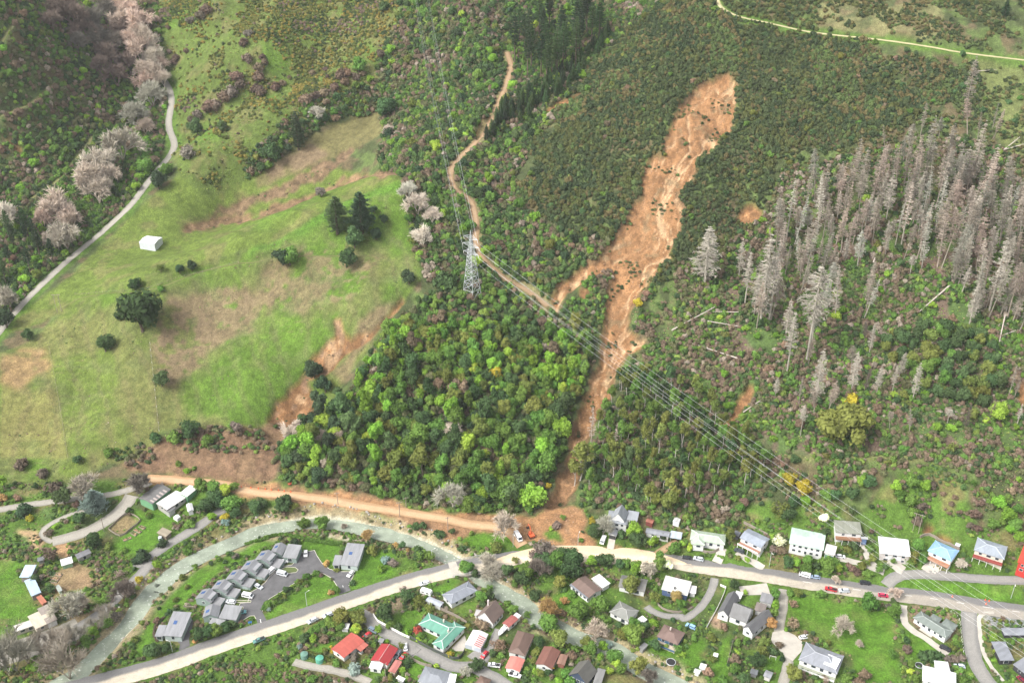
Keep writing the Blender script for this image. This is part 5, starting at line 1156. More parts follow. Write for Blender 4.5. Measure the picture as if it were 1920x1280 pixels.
for base, tip in ((Q('B2',(1174,905),(1163,850)), 0), (Q('B3',(1168,685),(1188,755)), 0)):
    a, b_ = P(base); d = unit((b_ - a)[:2]); n_ = np.array([d[1], -d[0]]); z = a[2] + .09
    L_ = np.linalg.norm((b_ - a)[:2]); pts = [a[:2] - n_ * .12, a[:2] + n_ * .12, a[:2] + d * L_ * .6 + n_ * .12, a[:2] + d * L_ * .6 + n_ * .45, b_[:2], a[:2] + d * L_ * .6 - n_ * .45, a[:2] + d * L_ * .6 - n_ * .12]
    mesh_obj('arrow_marking', [(*p, z + .015) for p in pts], [list(range(7))], 'white_paint', cp_)
def bars(segs, r, n=4):
    V, Fc = [], []
    for a, b_ in segs: tube(V, Fc, a, b_, r, r, n)
    return V, Fc
# bridge carrying the main road over the river
bi = int(np.argmin(np.min(np.hypot(mline[:, None, 0] - river[None, :, 0], mline[:, None, 1] - river[None, :, 1]), axis=1)))
bp, bd = mline[bi], unit((mline[bi + 4] - mline[bi - 4])[:2]); brt = math.atan2(bd[1], bd[0])
br = tag(empty('road_bridge', (bp[0], bp[1], bp[2]), brt), 'concrete road bridge with railings over the river', 'bridge')
V, Fc = [], []; box(V, Fc, -9, 9, -5.2, 5.2, -1.1, -.06); part('deck', V, Fc, 'concrete', br)
for sx in (-1, 1):
    V, Fc = [], []; box(V, Fc, sx * 8 - 1, sx * 8 + 1, -5.1, 5.1, -4.5, -1.11); part('abutment', V, Fc, 'concrete', br)
for sy in (-1, 1):
    V, Fc = [], []
    for zz in (.45, .95): box(V, Fc, -9, 9, sy * 5.05 - .05, sy * 5.05 + .05, zz, zz + .1)
    for k in range(10): x = -8.85 + k * 1.966; box(V, Fc, x - .06, x + .06, sy * 5.05 - .049, sy * 5.05 + .049, -.015, .95)
    part('railing', V, Fc, 'steel', br)
LMK.append(('the road bridge', tuple(bp)))

# ------------------------------------------------------------------ vehicles
def prism(prof, y0, y1, taper=0.0):
    n = len(prof); V = [(x, y0 + (taper if z > .95 else 0), z) for x, z in prof] + [(x, y1 - (taper if z > .95 else 0), z) for x, z in prof]
    Fc = [list(range(n)), list(range(2 * n - 1, n - 1, -1))] + [[i, n + i, n + (i + 1) % n, (i + 1) % n] for i in range(n)]
    return V, Fc
VEH = {}
def veh_meshes(kind):
    if kind in VEH: return VEH[kind]
    L, W = {'car': (4.4, 1.8), 'suv': (4.7, 1.9), 'van': (5.0, 1.95), 'ute': (5.2, 1.9), 'bus': (6.4, 2.1)}[kind]
    l, w = L / 2, W / 2; ps = []
    def add(nm, VF, mat):
        V, Fc = VF; ps.append((nm, quads_obj(kind + '_' + nm, V, Fc, mat), mat))
    if kind in ('car', 'suv'):
        up = 0 if kind == 'car' else .15
        add('body', prism([(-l, .35), (l, .35), (l, .68 + up), (l - .15, .80 + up), (l - 1.15, .94 + up), (-l + .5, .96 + up), (-l, .88 + up)], -w, w), 'car_paint')
        g0, g1 = (l - 1.1, -l + .35) if kind == 'car' else (l - 1.15, -l + .12)
        add('window', prism([(g0, .95 + up), (g0 - .65, 1.36 + up), (g1 + .35, 1.38 + up), (g1, .97 + up)], -w + .12, w - .12, .12), 'glass')
        add('roof', prism([(g0 - .62, 1.365 + up), (g0 - .75, 1.44 + up), (g1 + .5, 1.45 + up), (g1 + .33, 1.385 + up)], -w + .26, w - .26), 'car_paint')
    elif kind == 'ute':
        add('body', prism([(-l, .45), (l, .45), (l, .85), (l - .2, .98), (l - 1.2, 1.08), (-l, 1.08)], -w, w), 'car_paint')
        add('window', prism([(l - 1.2, 1.08), (l - 1.85, 1.6), (l - 3.1, 1.62), (l - 3.35, 1.09)], -w + .12, w - .12, .12), 'glass')
        add('roof', prism([(l - 1.8, 1.61), (l - 1.9, 1.68), (l - 3.0, 1.69), (l - 3.08, 1.63)], -w + .26, w - .26), 'car_paint')
        add('tray', ([(-l + .1, -w + .12, 1.085), (l - 3.45, -w + .12, 1.085), (l - 3.45, w - .12, 1.085), (-l + .1, w - .12, 1.085)], [[0, 1, 2, 3]]), 'rubber')
    else:
        hh = 2.0 if kind == 'van' else 2.35
        add('body', prism([(-l, .4), (l, .4), (l, 1.0), (l - .25, 1.15), (l - .95, hh - .1), (l - 1.15, hh), (-l + .1, hh), (-l, hh - .2)], -w, w), 'car_paint')
        V, Fc = [], []
        for sy in (-1, 1): box(V, Fc, -l + .4, l - 1.3, sy * w - .02, sy * w + .02, 1.25, hh - .25)
        add('side_window', (V, Fc), 'glass')
        add('window', ([(l - .23, -w + .15, 1.2), (l - .23, w - .15, 1.2), (l - .88, w - .15, hh - .15), (l - .88, -w + .15, hh - .15)], [[0, 1, 2, 3]]), 'glass')
        V = [(x + .03, y, z + .03) for x, y, z in [(l - .23, -w + .15, 1.2), (l - .23, w - .15, 1.2), (l - .88, w - .15, hh - .15), (l - .88, -w + .15, hh - .15)]]; ps.pop(); add('window', (V, [[0, 1, 2, 3]]), 'glass')
    for x in (-l + .85, l - .85):
        for sy in (-1, 1):
            V, Fc = [], []; tube(V, Fc, (x, sy * (w - .2), .32), (x, sy * (w + .02), .32), .33, .33, 10); Fc += [list(range(10)), list(range(19, 9, -1))]; add('wheel', (V, Fc), 'rubber')
    for sy in (-1, 1):
        V, Fc = [], []; box(V, Fc, l - .06, l + .02, sy * w * .72 - .2, sy * w * .72 + .2, .62, .78); add('headlight', (V, Fc), 'lamp_glass')
        V, Fc = [], []; box(V, Fc, -l - .02, -l + .06, sy * w * .8 - .14, sy * w * .8 + .14, .66, .88); add('tail_light', (V, Fc), 'red_lens')
    VEH[kind] = ps
    return ps
def vehicle(kind, reg, front, rear, col, label, name=None, cat=None, group=None, sc=1.0):
    f, r_ = P(Q(reg, front, rear)); c = (f + r_) / 2; d = f - r_
    root = tag(empty(name or {'car': 'parked_car', 'suv': 'parked_car', 'van': 'van', 'ute': 'pickup_truck', 'bus': 'minibus'}[kind], (c[0], c[1], float(hz(c[0], c[1])) + .10), math.atan2(d[1], d[0])), label, cat or {'ute': 'pickup', 'van': 'van', 'bus': 'minibus'}.get(kind, 'car'), group)
    root.scale = (sc, sc, sc)
    for nm, me, mt in veh_meshes(kind):
        o = bpy.data.objects.new(nm, me); o.parent = root; o.color = (*col, 1); COL.objects.link(o)
    return root
W_, SV, BK, RD_, DB = (.80, .80, .80), (.48, .51, .54), (.03, .03, .035), (.45, .03, .04), (.05, .08, .16)
for a in (('van','B2',(1300,400),(1250,440),W_,'white van with red trim parked before the upper flats'), ('car','B2',(1195,592),(1110,545),SV,'silver car parked nose out before the third flat'), ('van','B2',(1098,668),(1000,650),W_,'long white van parked along the narrow grass island'),
          ('suv','B2',(845,712),(922,720),(.7,.72,.74),'white car squeezed beside the fifth flat'), ('car','B2',(1028,808),(945,820),(.13,.34,.36),'teal car parked below the flat with the porch'), ('ute','B2',(1105,1105),(1208,1062),(.10,.22,.20),'dark green pickup on the roadside with open tray'),
          ('car','B3',(722,352),(728,275),W_,'white car parked at the head of the car park'), ('suv','B3',(485,408),(425,415),W_,'white car half hidden by the upper flat roof'), ('van','B3',(505,575),(388,545),(.60,.62,.64),'silver van parked in the middle of the car park'), ('car','B3',(1235,590),(1298,525),W_,'white car parked beside the lodge'),
          ('suv','B3',(945,1075),(1045,1035),SV,'silver car on the roadside nearest the round roadside tree'), ('suv','B3',(755,1145),(860,1095),SV,'silver car on the roadside in front of the long hedge'), ('suv','B4',(1525,55),(1655,15),W_,'white car parked at the roadside near the caravan'),
          ('suv','B4',(995,655),(890,595),(.16,.20,.26),'dark blue car at the top of the red house yard'), ('car','B4',(815,725),(905,660),RD_,'red car beside the broad red roofed house'), ('car','B4',(1345,815),(1350,860),W_,'white car under the palm by the crimson roofed house'), ('suv','B4',(1230,965),(1275,905),(.2,.23,.25),'dark grey car beside the crimson roofed house'), ('car','B4',(1290,990),(1360,920),RD_,'small red car above the pink roofed garage'),
          ('car','B5',(870,1040),(925,975),RD_,'bright red car in front of the striped garage'), ('ute','B5',(935,1105),(1052,1120),W_,'white double cab pickup on the cul-de-sac bend'), ('ute','B5',(1255,1228),(1150,1195),W_,'white pickup below the salmon pink garage'),
          ('bus','L4',(1375,950),(1325,860),W_,'white minibus parked where the mud meets the road'), ('van','L5',(785,985),(808,910),(.72,.73,.74),'white van standing in the mud beside the villa garage'), ('car','K6',(210,1062),(345,1085),BK,'black car parked below the pale green bungalow'), ('suv','K6',(385,1080),(485,1105),SV,'small silver car parked in front of the curved fence'),
          ('suv','K6',(925,955),(1065,1010),(.06,.07,.08),'dark four wheel drive under the balcony house'), ('car','K7',(975,1065),(855,1050),W_,'white car on the drive of the mint roofed house'), ('van','B7',(1180,200),(1258,222),W_,'small white van at the kerb below the big hedge'), ('car','B7',(1282,225),(1364,235),(.28,.36,.46),'pale blue car behind the small white van at the kerb'),
          ('ute','B7',(1420,342),(1540,365),RD_,'red pickup beneath the bare roadside branches'), ('suv','B7',(1555,368),(1668,368),SV,'silver car parked behind the red pickup'), ('suv','B7',(38,705),(125,745),(.25,.42,.62),'blue and white four wheel drive beside the lane fence'), ('car','B7',(1268,820),(1158,840),W_,'white car on the gravel turning area'),
          ('suv','B8',(160,292),(72,285),BK,'black car driving on the main road'), ('car','B8',(350,420),(245,408),(.50,.03,.09),'magenta red car driving past the round roadside bush'), ('suv','B8',(965,965),(870,920),BK,'black car at the end of the concrete drive'), ('car','B8',(1000,1115),(1115,1128),(.55,.6,.68),'silver patrol style car beside the white hipped house'), ('car','B8',(1655,1235),(1700,1280),(.2,.02,.04),'maroon car by the modern dark house')):
    vehicle(*a)
# caravan and boat
def caravan(reg, a, b_, label):
    f, r_ = P(Q(reg, a, b_)); c = (f + r_) / 2; d = f - r_
    root = tag(empty('caravan', (c[0], c[1], float(hz(c[0], c[1]))), math.atan2(d[1], d[0])), label, 'caravan')
    V, Fc = prism([(-2.6, .5), (2.5, .5), (2.7, 1.0), (2.5, 2.1), (2.2, 2.45), (-2.3, 2.5), (-2.6, 2.3)], -1.1, 1.1); part('body', V, Fc, 'car_paint', root, (.78, .78, .76))
    for x0, x1 in ((-1.8, -.7), (.5, 1.7)):
        V, Fc = [], []; box(V, Fc, x0, x1, -1.12, 1.12, 1.3, 1.9); part('window', V, Fc, 'glass', root)
    for sy in (-1, 1):
        V, Fc = [], []; tube(V, Fc, (-.2, sy * .9, .33), (-.2, sy * 1.13, .33), .33, .33, 10); Fc += [list(range(10)), list(range(19, 9, -1))]; part('wheel', V, Fc, 'rubber', root)
    V, Fc = [], []; tube(V, Fc, (2.5, 0, .55), (3.7, 0, .5), .07, .06, 5); part('drawbar', V, Fc, 'steel', root)
caravan('B5', (370, 405), (265, 370), 'white caravan parked at the end of the silver roofed shed')
def boat(reg, a, b_, label):
    f, r_ = P(Q(reg, a, b_)); c = (f + r_) / 2; d = f - r_
    root = tag(empty('boat_trailer', (c[0], c[1], float(hz(c[0], c[1]))), math.atan2(d[1], d[0])), label, 'boat')
    V, Fc = [], []; st = [(-2.8, 1.0), (-1, 1.15), (1, 1.0), (2.4, .5), (3.2, .05)]
    for x, w in st: V += [(x, -w, 1.5), (x, -w * .7, .75), (x, 0, .55), (x, w * .7, .75), (x, w, 1.5)]
    for k in range(4):
        for q in range(4): Fc.append([5 * k + q, 5 * k + q + 1, 5 * k + q + 6, 5 * k + q + 5])
        Fc.append([5 * k + 4, 5 * k, 5 * k + 5, 5 * k + 9])
    Fc.append([0, 1, 2, 3, 4]); part('hull', V, Fc, 'car_paint', root, (.80, .80, .79))
    V, Fc = prism([(-.6, 1.5), (1.3, 1.5), (.7, 2.05), (-.5, 2.1)], -.75, .75); part('cabin', V, Fc, 'car_paint', root, (.7, .72, .74))
    for sy in (-1, 1):
        V, Fc = [], []; tube(V, Fc, (-.8, sy * .75, .3), (-.8, sy * .98, .3), .3, .3, 10); Fc += [list(range(10)), list(range(19, 9, -1))]; part('wheel', V, Fc, 'rubber', root)
boat('B5', (1045, 815), (1105, 740), 'white boat on a trailer in front of the pink and brown shed')
# digger clearing the mud
ep = P(Q('L4', (1500, 885)))[0]
ex = tag(empty('excavator', (ep[0], ep[1], float(hz(ep[0], ep[1]))), R_(112)), 'orange tracked excavator working at the foot of the slip', 'excavator')
OR = (.62, .13, .05)
for sy in (-1, 1):
    V, Fc = prism([(-1.6, .1), (1.6, .1), (1.9, .45), (1.6, .8), (-1.6, .8), (-1.9, .45)], sy * 1.1 - .25, sy * 1.1 + .25); part('track', V, Fc, 'rubber', ex)
V, Fc = [], []; box(V, Fc, -1.9, 1.0, -1.2, 1.2, .95, 1.75); box(V, Fc, -.6, .6, -.6, .6, .8, .949); part('upper_body', V, Fc, 'car_paint', ex, OR)
V, Fc = prism([(-.5, 1.76), (1.1, 1.76), (.9, 2.7), (-.4, 2.75)], .15, 1.15); cb = part('cab', V, Fc, 'car_paint', ex, OR)
V, Fc = [], []; box(V, Fc, -.3, .75, .13, 1.17, 1.95, 2.6); part('window', V, Fc, 'glass', cb)
for nm, a, b_, r0, r1 in (('boom', (.6, -.4, 1.6), (2.6, -.4, 4.2), .28, .22), ('boom', (2.6, -.4, 4.2), (4.6, -.4, 3.9), .22, .18), ('stick', (4.6, -.4, 3.9), (5.5, -.4, 1.5), .17, .12)):
    V, Fc = [], []; tube(V, Fc, a, b_, r0, r1, 4); part(nm, V, Fc, 'car_paint', ex, OR)
V, Fc = prism([(5.0, 1.6), (5.7, 1.6), (5.9, .9), (5.4, .5), (4.9, .8)], -.95, .15); part('bucket', V, Fc, 'rubber', ex)
LMK.append(('the excavator', tuple(ep)))

# ------------------------------------------------------------------ pylon and power lines
tp = P([(885, 556)])[0]; TZ = tp[2]
TH = 38.0
py = tag(empty('pylon', (tp[0], tp[1], TZ), R_(-38)), 'tall steel lattice pylon above the bush block', 'pylon'); LMK.append(('the pylon', tuple(tp)))
def half(z): return 3.6 * (1 - z / TH) ** 1.15 * .82 + .75 if z < 30 else .95 - .028 * (z - 30) * 3
LV = [0, 5, 9.5, 13.5, 17, 20, 22.5, 25, 27, 29, 31, 33, 35, 37.5]
cor = lambda z, k: np.array([(-1, 1, 1, -1)[k] * half(z), (-1, -1, 1, 1)[k] * half(z), z])
for k in range(4):
    V, Fc = bars([(cor(a, k), cor(b_, k)) for a, b_ in zip(LV, LV[1:])], .17); part('leg', V, Fc, 'steel', py)
sg = []
for a, b_ in zip(LV, LV[1:]):
    for k in range(4):
        j = (k + 1) % 4; sg += [(cor(a, k), cor(b_, j)), (cor(a, j), cor(b_, k)), (cor(b_, k), cor(b_, j))]
V, Fc = bars(sg, .10, 3); o = part('lattice', V, Fc, 'steel', py); o['kind'] = 'stuff'
V, Fc = bars([(cor(37.5, k), (0, 0, 40.5)) for k in range(4)], .12); part('peak', V, Fc, 'steel', py)
ARMS = []
for zz, ln in ((27, 5.2), (31.5, 5.8), (36, 4.8)):
    sg = []
    for sx in (-1, 1):
        tip = np.array([sx * ln, 0, zz]); ARMS.append(tip)
        for y in (-1, 1): sg += [((sx * .8, y * .8, zz - .4), tip), ((sx * .7, y * .7, zz + 1.6), tip)]
        for f in (.35, .65): sg += [((sx * ln * f, -.8 * (1 - f), zz), (sx * ln * f, .8 * (1 - f), zz)), ((sx * ln * f, 0, zz), (sx * ln * (f + .15), 0, zz + .5 * (1 - f)))]
    V, Fc = bars(sg, .11, 3); cr = part('cross_arm', V, Fc, 'steel', py)
    for sx in (-1, 1):
        V, Fc = bars([((sx * ln, 0, zz), (sx * ln, 0, zz - 1.7))], .12, 5); part('insulator', V, Fc, 'lamp_glass', cr)
M_ = Matrix.Translation(Vector(tp)) @ Matrix.Rotation(R_(-38), 4, 'Z')
def cable(a, b_, sag, r, label, group, name='power_cable'):
    a, b_ = np.array(a), np.array(b_); t_ = np.linspace(0, 1, 41)[:, None]
    p = a + (b_ - a) * t_; p[:, 2] -= (4 * sag * t_ * (1 - t_))[:, 0]
    V, Fc = [], []
    for i in range(40): tube(V, Fc, p[i], p[i + 1], r, r, 3)
    tag(mesh_obj(name, V, Fc, 'wire'), label, 'cable', group)
posn = ('lowest', 'lowest', 'middle', 'middle', 'topmost', 'topmost')
for i, tip in enumerate(ARMS):
    w = M_ @ Vector((tip[0], tip[1], tip[2] - 1.7))
    side = 'downhill' if tip[0] < 0 else 'uphill'
    ex_, ey_ = at_z(2100, (1352, 1312, 1345, 1290, 1330, 1275)[i], 26 + 4.5 * (i // 2))
    cable(w, (ex_, ey_, 26 + 4.5 * (i // 2)), 5.5, .033, '%s %s power cable running from the pylon down over the houses' % (posn[i], side), 'power cables over the houses')
    ux_, uy_ = at_z(752 + (0 if tip[0] < 0 else 22) + (i // 2) * 3, -140, 186 + 4.5 * (i // 2))
    cable(w, (ux_, uy_, 186 + 4.5 * (i // 2)), 9, .033, '%s %s power cable climbing from the pylon to the skyline' % (posn[i], side), 'power cables up the hill')
# ------------------------------------------------------------------ poles and lamps
def pole(reg, base, h, label, kind='power', az=0.0):
    p = P(Q(reg, base))[0]
    root = tag(empty({'power': 'power_pole', 'lamp': 'street_lamp', 'h': 'power_pole'}[kind], (p[0], p[1], float(hz(p[0], p[1]))), az), label, 'pole' if kind != 'lamp' else 'lamp')
    V, Fc = bars([((0, 0, -.5), (0, 0, h))], .16 if kind != 'lamp' else .11, 6); part('pole', V, Fc, 'timber' if kind != 'lamp' else 'steel', root)
    if kind == 'power':
        V, Fc = [], []; box(V, Fc, -1.3, 1.3, -.08, .08, h - .7, h - .52); part('cross_arm', V, Fc, 'timber', root)
        for x in (-1.1, -.4, .4, 1.1):
            V, Fc = bars([((x, 0, h - .52), (x, 0, h - .3))], .06, 5); part('insulator', V, Fc, 'lamp_glass', root)
    elif kind == 'h':
        V, Fc = bars([((2.6, 0, -.5), (2.6, 0, h))], .16, 6); part('pole', V, Fc, 'timber', root)
        V, Fc = [], []; box(V, Fc, -1.2, 3.8, -.1, .1, h - .6, h - .38); part('cross_arm', V, Fc, 'timber', root)
    else:
        V, Fc = bars([((0, 0, h), (1.6, 0, h + .35))], .06, 5); part('arm', V, Fc, 'steel', root)
        V, Fc = [], []; box(V, Fc, 1.3, 2.0, -.14, .14, h + .3, h + .44); part('lamp_head', V, Fc, 'lamp_glass', root)
for reg, b_, h, lb, k, az in (('L3',(815,520),7.5,'power pole on the edge of the clay road above the river bend','power',.2), ('L3',(1522,655),9,'power pole standing in the mud beside the river','power',.3), ('L4',(550,840),9.5,'power pole on the muddy bank above the river','power',.3), ('L4',(1293,1005),8,'street lamp by the green bin near the minibus','lamp',-1.2),
                           ('B3',(740,932),8,'street lamp on the lawn edge before the car park','lamp',.6), ('K6',(1405,1190),9,'street lamp at the kerb below the balcony house','lamp',-1.4), ('L5',(1335,1015),8,'street lamp in front of the long white shed','lamp',-1.3), ('B8',(1575,432),8.5,'street lamp on the grass bank','lamp',-2.0), ('L1',(1192,825),8,'power pole in the gravel yard by the fenced garden','power',.9),
                           ('L3',(1595,548),6,'short power pole at the edge of the bush','power',.4), ('M1',(320,465),12,'twin legged power pole on the paddock brow','h',.1), ('B4',(1100,1230),9,'power pole behind the crimson roofed house','power',1.0), ('T1',(1205,70),15,'twin legged power pole on the upper pasture ridge','h',.1), ('L4',(368,1172),7,'slim lamp post on the river lawn','lamp',.5), ('L5',(510,985),6.5,'lamp post leaning over the mud by the kept lawn','lamp',1.2), ('B2',(325,1185),6,'lamp post before the detached grey house','lamp',2.8), ('K8',(300,700),11,'twin legged power pole on the green slope behind the houses','h',-.5)):
    pole(reg, b_, h, lb, k, az)
# ------------------------------------------------------------------ fences, walls
def fence(name, reg, pts, h, label, mat='timber', posts=3.0, solid_=False, wires=4, thick=.06, col=None, cat='fence', cap=False):
    ln = smooth(P(Q(reg, *pts)), 1.0); s = np.r_[0, np.cumsum(np.linalg.norm(np.diff(ln[:, :2], axis=0), axis=1))]
    root = tag(empty(name, tuple(ln[len(ln) // 2])), label, cat); c = ln[len(ln) // 2]; rel = lambda p: np.array(p) - c
    n = max(2, int(s[-1] / posts)); ip = [np.array([np.interp(q, s, ln[:, k]) for k in range(3)]) for q in np.linspace(0, s[-1], n + 1)]
    for p in ip: p[2] = float(hz(p[0], p[1]))
    if not solid_ or True:
        for p in ip:
            V, Fc = [], []; q = rel(p); r_ = .09 if not solid_ else .07
            tube(V, Fc, q + [0, 0, -.4], q + [0, 0, h + (.05 if solid_ else 0)], r_, r_ * .9, 5); V = [tuple(v) for v in V]; Fc.append([5, 6, 7, 8, 9])
            o = part('post', V, Fc, mat, root, col)
    if solid_:
        for a, b_ in zip(ip, ip[1:]):
            d = unit((b_ - a)[:2]); nn_ = np.array([d[1], -d[0]]) * thick; V = []
            for q in (a, b_):
                r_ = rel(q); V += [(r_[0] - nn_[0], r_[1] - nn_[1], r_[2] - .3), (r_[0] + nn_[0], r_[1] + nn_[1], r_[2] - .3), (r_[0] + nn_[0], r_[1] + nn_[1], r_[2] + h), (r_[0] - nn_[0], r_[1] - nn_[1], r_[2] + h)]
            part('panel', V, [[0, 4, 7, 3], [1, 2, 6, 5], [3, 7, 6, 2], [0, 3, 2, 1], [4, 5, 6, 7]], mat, root, col)
    else:
        for k in range(wires):
            z = h * (.25 + .7 * k / max(1, wires - 1)); V, Fc = bars([(rel(a) + [0, 0, z], rel(b_) + [0, 0, z]) for a, b_ in zip(ip, ip[1:])], .016, 3); part('wire', V, Fc, 'timber', root)
    return root
solid('white_wall', (.72, .70, .67), .88, 1.06, .5, .8)
fence('paddock_fence', 'M1', [(838,640),(848,740),(862,870),(875,1000),(888,1125)], 1.3, 'post and wire fence running down the middle of the green paddock', 'white_paint', 4.0)
fence('paddock_fence', 'M1', [(275,660),(300,800),(330,960),(355,1120),(380,1275)], 1.2, 'post and wire fence between the brown and green paddocks', 'timber', 4.5)
fence('paddock_fence', 'M1', [(420,365),(560,355),(700,345),(850,325),(1000,270),(1150,235),(1330,185)], 1.2, 'post and wire fence along the paddock crest', 'timber', 5.0)
fence('garden_wall', 'B4', [(942,425),(1000,505),(1130,575),(1260,650),(1400,715)], 1.2, 'curved white garden wall along the cul-de-sac', 'white_wall', 4.0, True, thick=.14, cat='wall')
fence('board_fence', 'B5', [(155,828),(260,890),(370,950),(500,1010),(620,1050),(670,1015),(700,960)], 1.6, 'dark green board fence round the teal roofed house', 'dark_timber', 2.4, True)
fence('timber_fence', 'K6', [(360,935),(450,965),(580,1010),(680,985),(740,930)], 1.7, 'curved grey paling fence in front of the bungalow', 'timber', 2.0, True)
fence('white_fence', 'B7', [(375,308),(432,325),(400,420),(350,530),(290,640),(240,728)], 1.2, 'white fence beside the three gabled house', 'white_wall', 3.0, True)
fence('wire_fence', 'B7', [(505,855),(480,960),(445,1090)], 1.3, 'pale path edging fence between the back gardens', 'timber', 3.0, True)
fence('timber_fence', 'B5', [(300,480),(450,545),(550,590),(650,640),(720,690)], 1.7, 'timber fence behind the teal roofed house', 'timber', 2.4, True)
fence('timber_fence', 'B5', [(110,1010),(190,1060),(290,1105),(370,1120)], 1.6, 'brown timber fence behind the grey hipped house', 'timber', 2.4, True)
fence('slat_fence', 'B8', [(900,545),(980,580),(1050,640),(1070,720),(1080,830),(1100,970)], 1.3, 'pale slat fence round the corner house garden', 'white_paint', 1.5, False, 5)
fence('log_fence', 'B8', [(1420,300),(1520,306),(1620,312),(1720,318)], .8, 'low log barrier along the upper road', 'timber', 2.0, False, 2)
fence('retaining_wall', 'K6', [(1055,590),(1150,640),(1250,690),(1380,760)], 1.4, 'timber retaining wall with pale posts behind the balcony house', 'timber', 2.2, True, thick=.15, cat='wall')
fence('retaining_wall', 'K8', [(400,790),(500,755),(600,790),(750,870),(860,920),(940,960)], 1.5, 'curved retaining wall behind the blue roofed house', 'timber', 2.2, True, thick=.15, cat='wall')
fence('timber_fence', 'B2', [(434,765),(490,768),(550,770)], 1.6, 'short paling fence between the flats and the detached house', 'timber', 2.2, True)
fence('timber_fence', 'B6', [(1180,500),(1220,560),(1320,600),(1440,600),(1536,560)], 1.2, 'low timber fence round the blue walled house garden', 'timber', 2.4, True)
fence('garden_fence', 'L1', [(1240,805),(1380,885),(1500,800),(1605,705),(1450,630),(1240,805)], 1.0, 'low timber fence round the fenced vegetable garden', 'timber', 2.5, True)
# ------------------------------------------------------------------ fallen logs, boulders, garden things
def log(reg, a, b_, r, label, roots=False, col='timber'):
    p, q = P(Q(reg, a, b_)); c = (p + q) / 2; root = tag(empty('fallen_log', tuple(c)), label, 'log')
    V, Fc = [], []; lift = np.array([0, 0, r + .9])
    n = 6; pts = [p + (q - p) * k / n for k in range(n + 1)]
    for x in pts: x[2] = float(hz(x[0], x[1]))
    z = np.linspace(pts[0][2], pts[-1][2], n + 1); up_ = max(0, max(pt_[2] - zz for pt_, zz in zip(pts, z)))
    for k in range(n):
        a_, b2 = pts[k].copy(), pts[k + 1].copy(); a_[2], b2[2] = z[k] + up_, z[k + 1] + up_
        tube(V, Fc, a_ - c + lift, b2 - c + lift, r * (1 - .1 * k), r * (1 - .1 * (k + 1)), 6)
    part('stem', V, Fc, col, root)
    V, Fc = [], []; d = unit(q - p); sd2 = np.array([-d[1], d[0], 0])
    for k in range(9):
        s0 = p + (q - p) * random.uniform(.45, 1.0); l_ = random.uniform(.8, 2.6)
        tube(V, Fc, s0 - c + lift + [0, 0, up_], s0 - c + lift + [0, 0, up_] + sd2 * random.choice([-1, 1]) * l_ + d * l_ * .7 + [0, 0, random.uniform(-.2, .8)], .07, .02, 3)
    part('branch_stubs', V, Fc, col, root)['kind'] = 'stuff'
solid('bleached_wood', (.46, .40, .35), .8, 1.15, 1.2, .9)
for a in (('M3',(890,580),(1130,450),.45,'long bleached log lying uphill on the slope beside the slip'), ('M3',(1270,735),(1005,648),.40,'bleached log lying across the brown slope'), ('M3',(1280,472),(1120,470),.28,'thin pale log just below the lone silver pine'), ('M4',(1022,318),(838,476),.55,'big pale log with sawn end among the dead pines'), ('M4',(1330,445),(1288,640),.5,'uprooted brown log pointing down the slope'), ('M4',(1300,606),(1378,574),.35,'short pale log crossing the uprooted one'),
          ('T4',(1312,850),(1405,775),.4,'pale log high on the cleared slope'), ('T4',(1320,846),(1440,812),.35,'second pale log fanning out on the cleared slope'), ('M3',(1090,522),(1290,555),.3,'broken bleached log above the brown thicket'), ('T4',(1060,418),(1260,400),.3,'thin log below the ridge track'), ('M3',(1290,1030),(1385,965),.35,'bleached log beside the small orange slip'), ('M4',(585,200),(615,115),.4,'log lying in the pale scar above the green shrubs')):
    log(*a[:5], col='bleached_wood')
# river boulders: too many and too small to count
bp_ = smooth(P(RIVER), .8); dd = np.gradient(bp_[:, :2], axis=0); dd /= np.linalg.norm(dd, axis=1)[:, None]; nn2 = np.c_[dd[:, 1], -dd[:, 0]]
side_ = np.where(rng.random(len(bp_)) < .65, -1, 1); o_ = side_ * (RIVER_W / 2 + rng.uniform(.2, 3.2, len(bp_))); xy = bp_[:, :2] + nn2 * o_[:, None]
xy = xy[rng.random(len(xy)) < .75]
V, Fc = [], []
for x, y in xy:
    r_ = rng.uniform(.2, .75); o = len(V); z = float(hz(x, y)) + r_ * .25
    V += (ICV[:12] * r_ * rng.uniform(.7, 1.2, (12, 3)) if False else (ICV * r_ * rng.uniform(.75, 1.2, (len(ICV), 1)) * [1, 1, .7]) + [x, y, z]).tolist(); Fc += [[a + o for a in f] for f in ICF]
tag(mesh_obj('river_rocks', V, Fc, 'stone'), 'grey boulders lining the river banks', None, None, 'stuff')
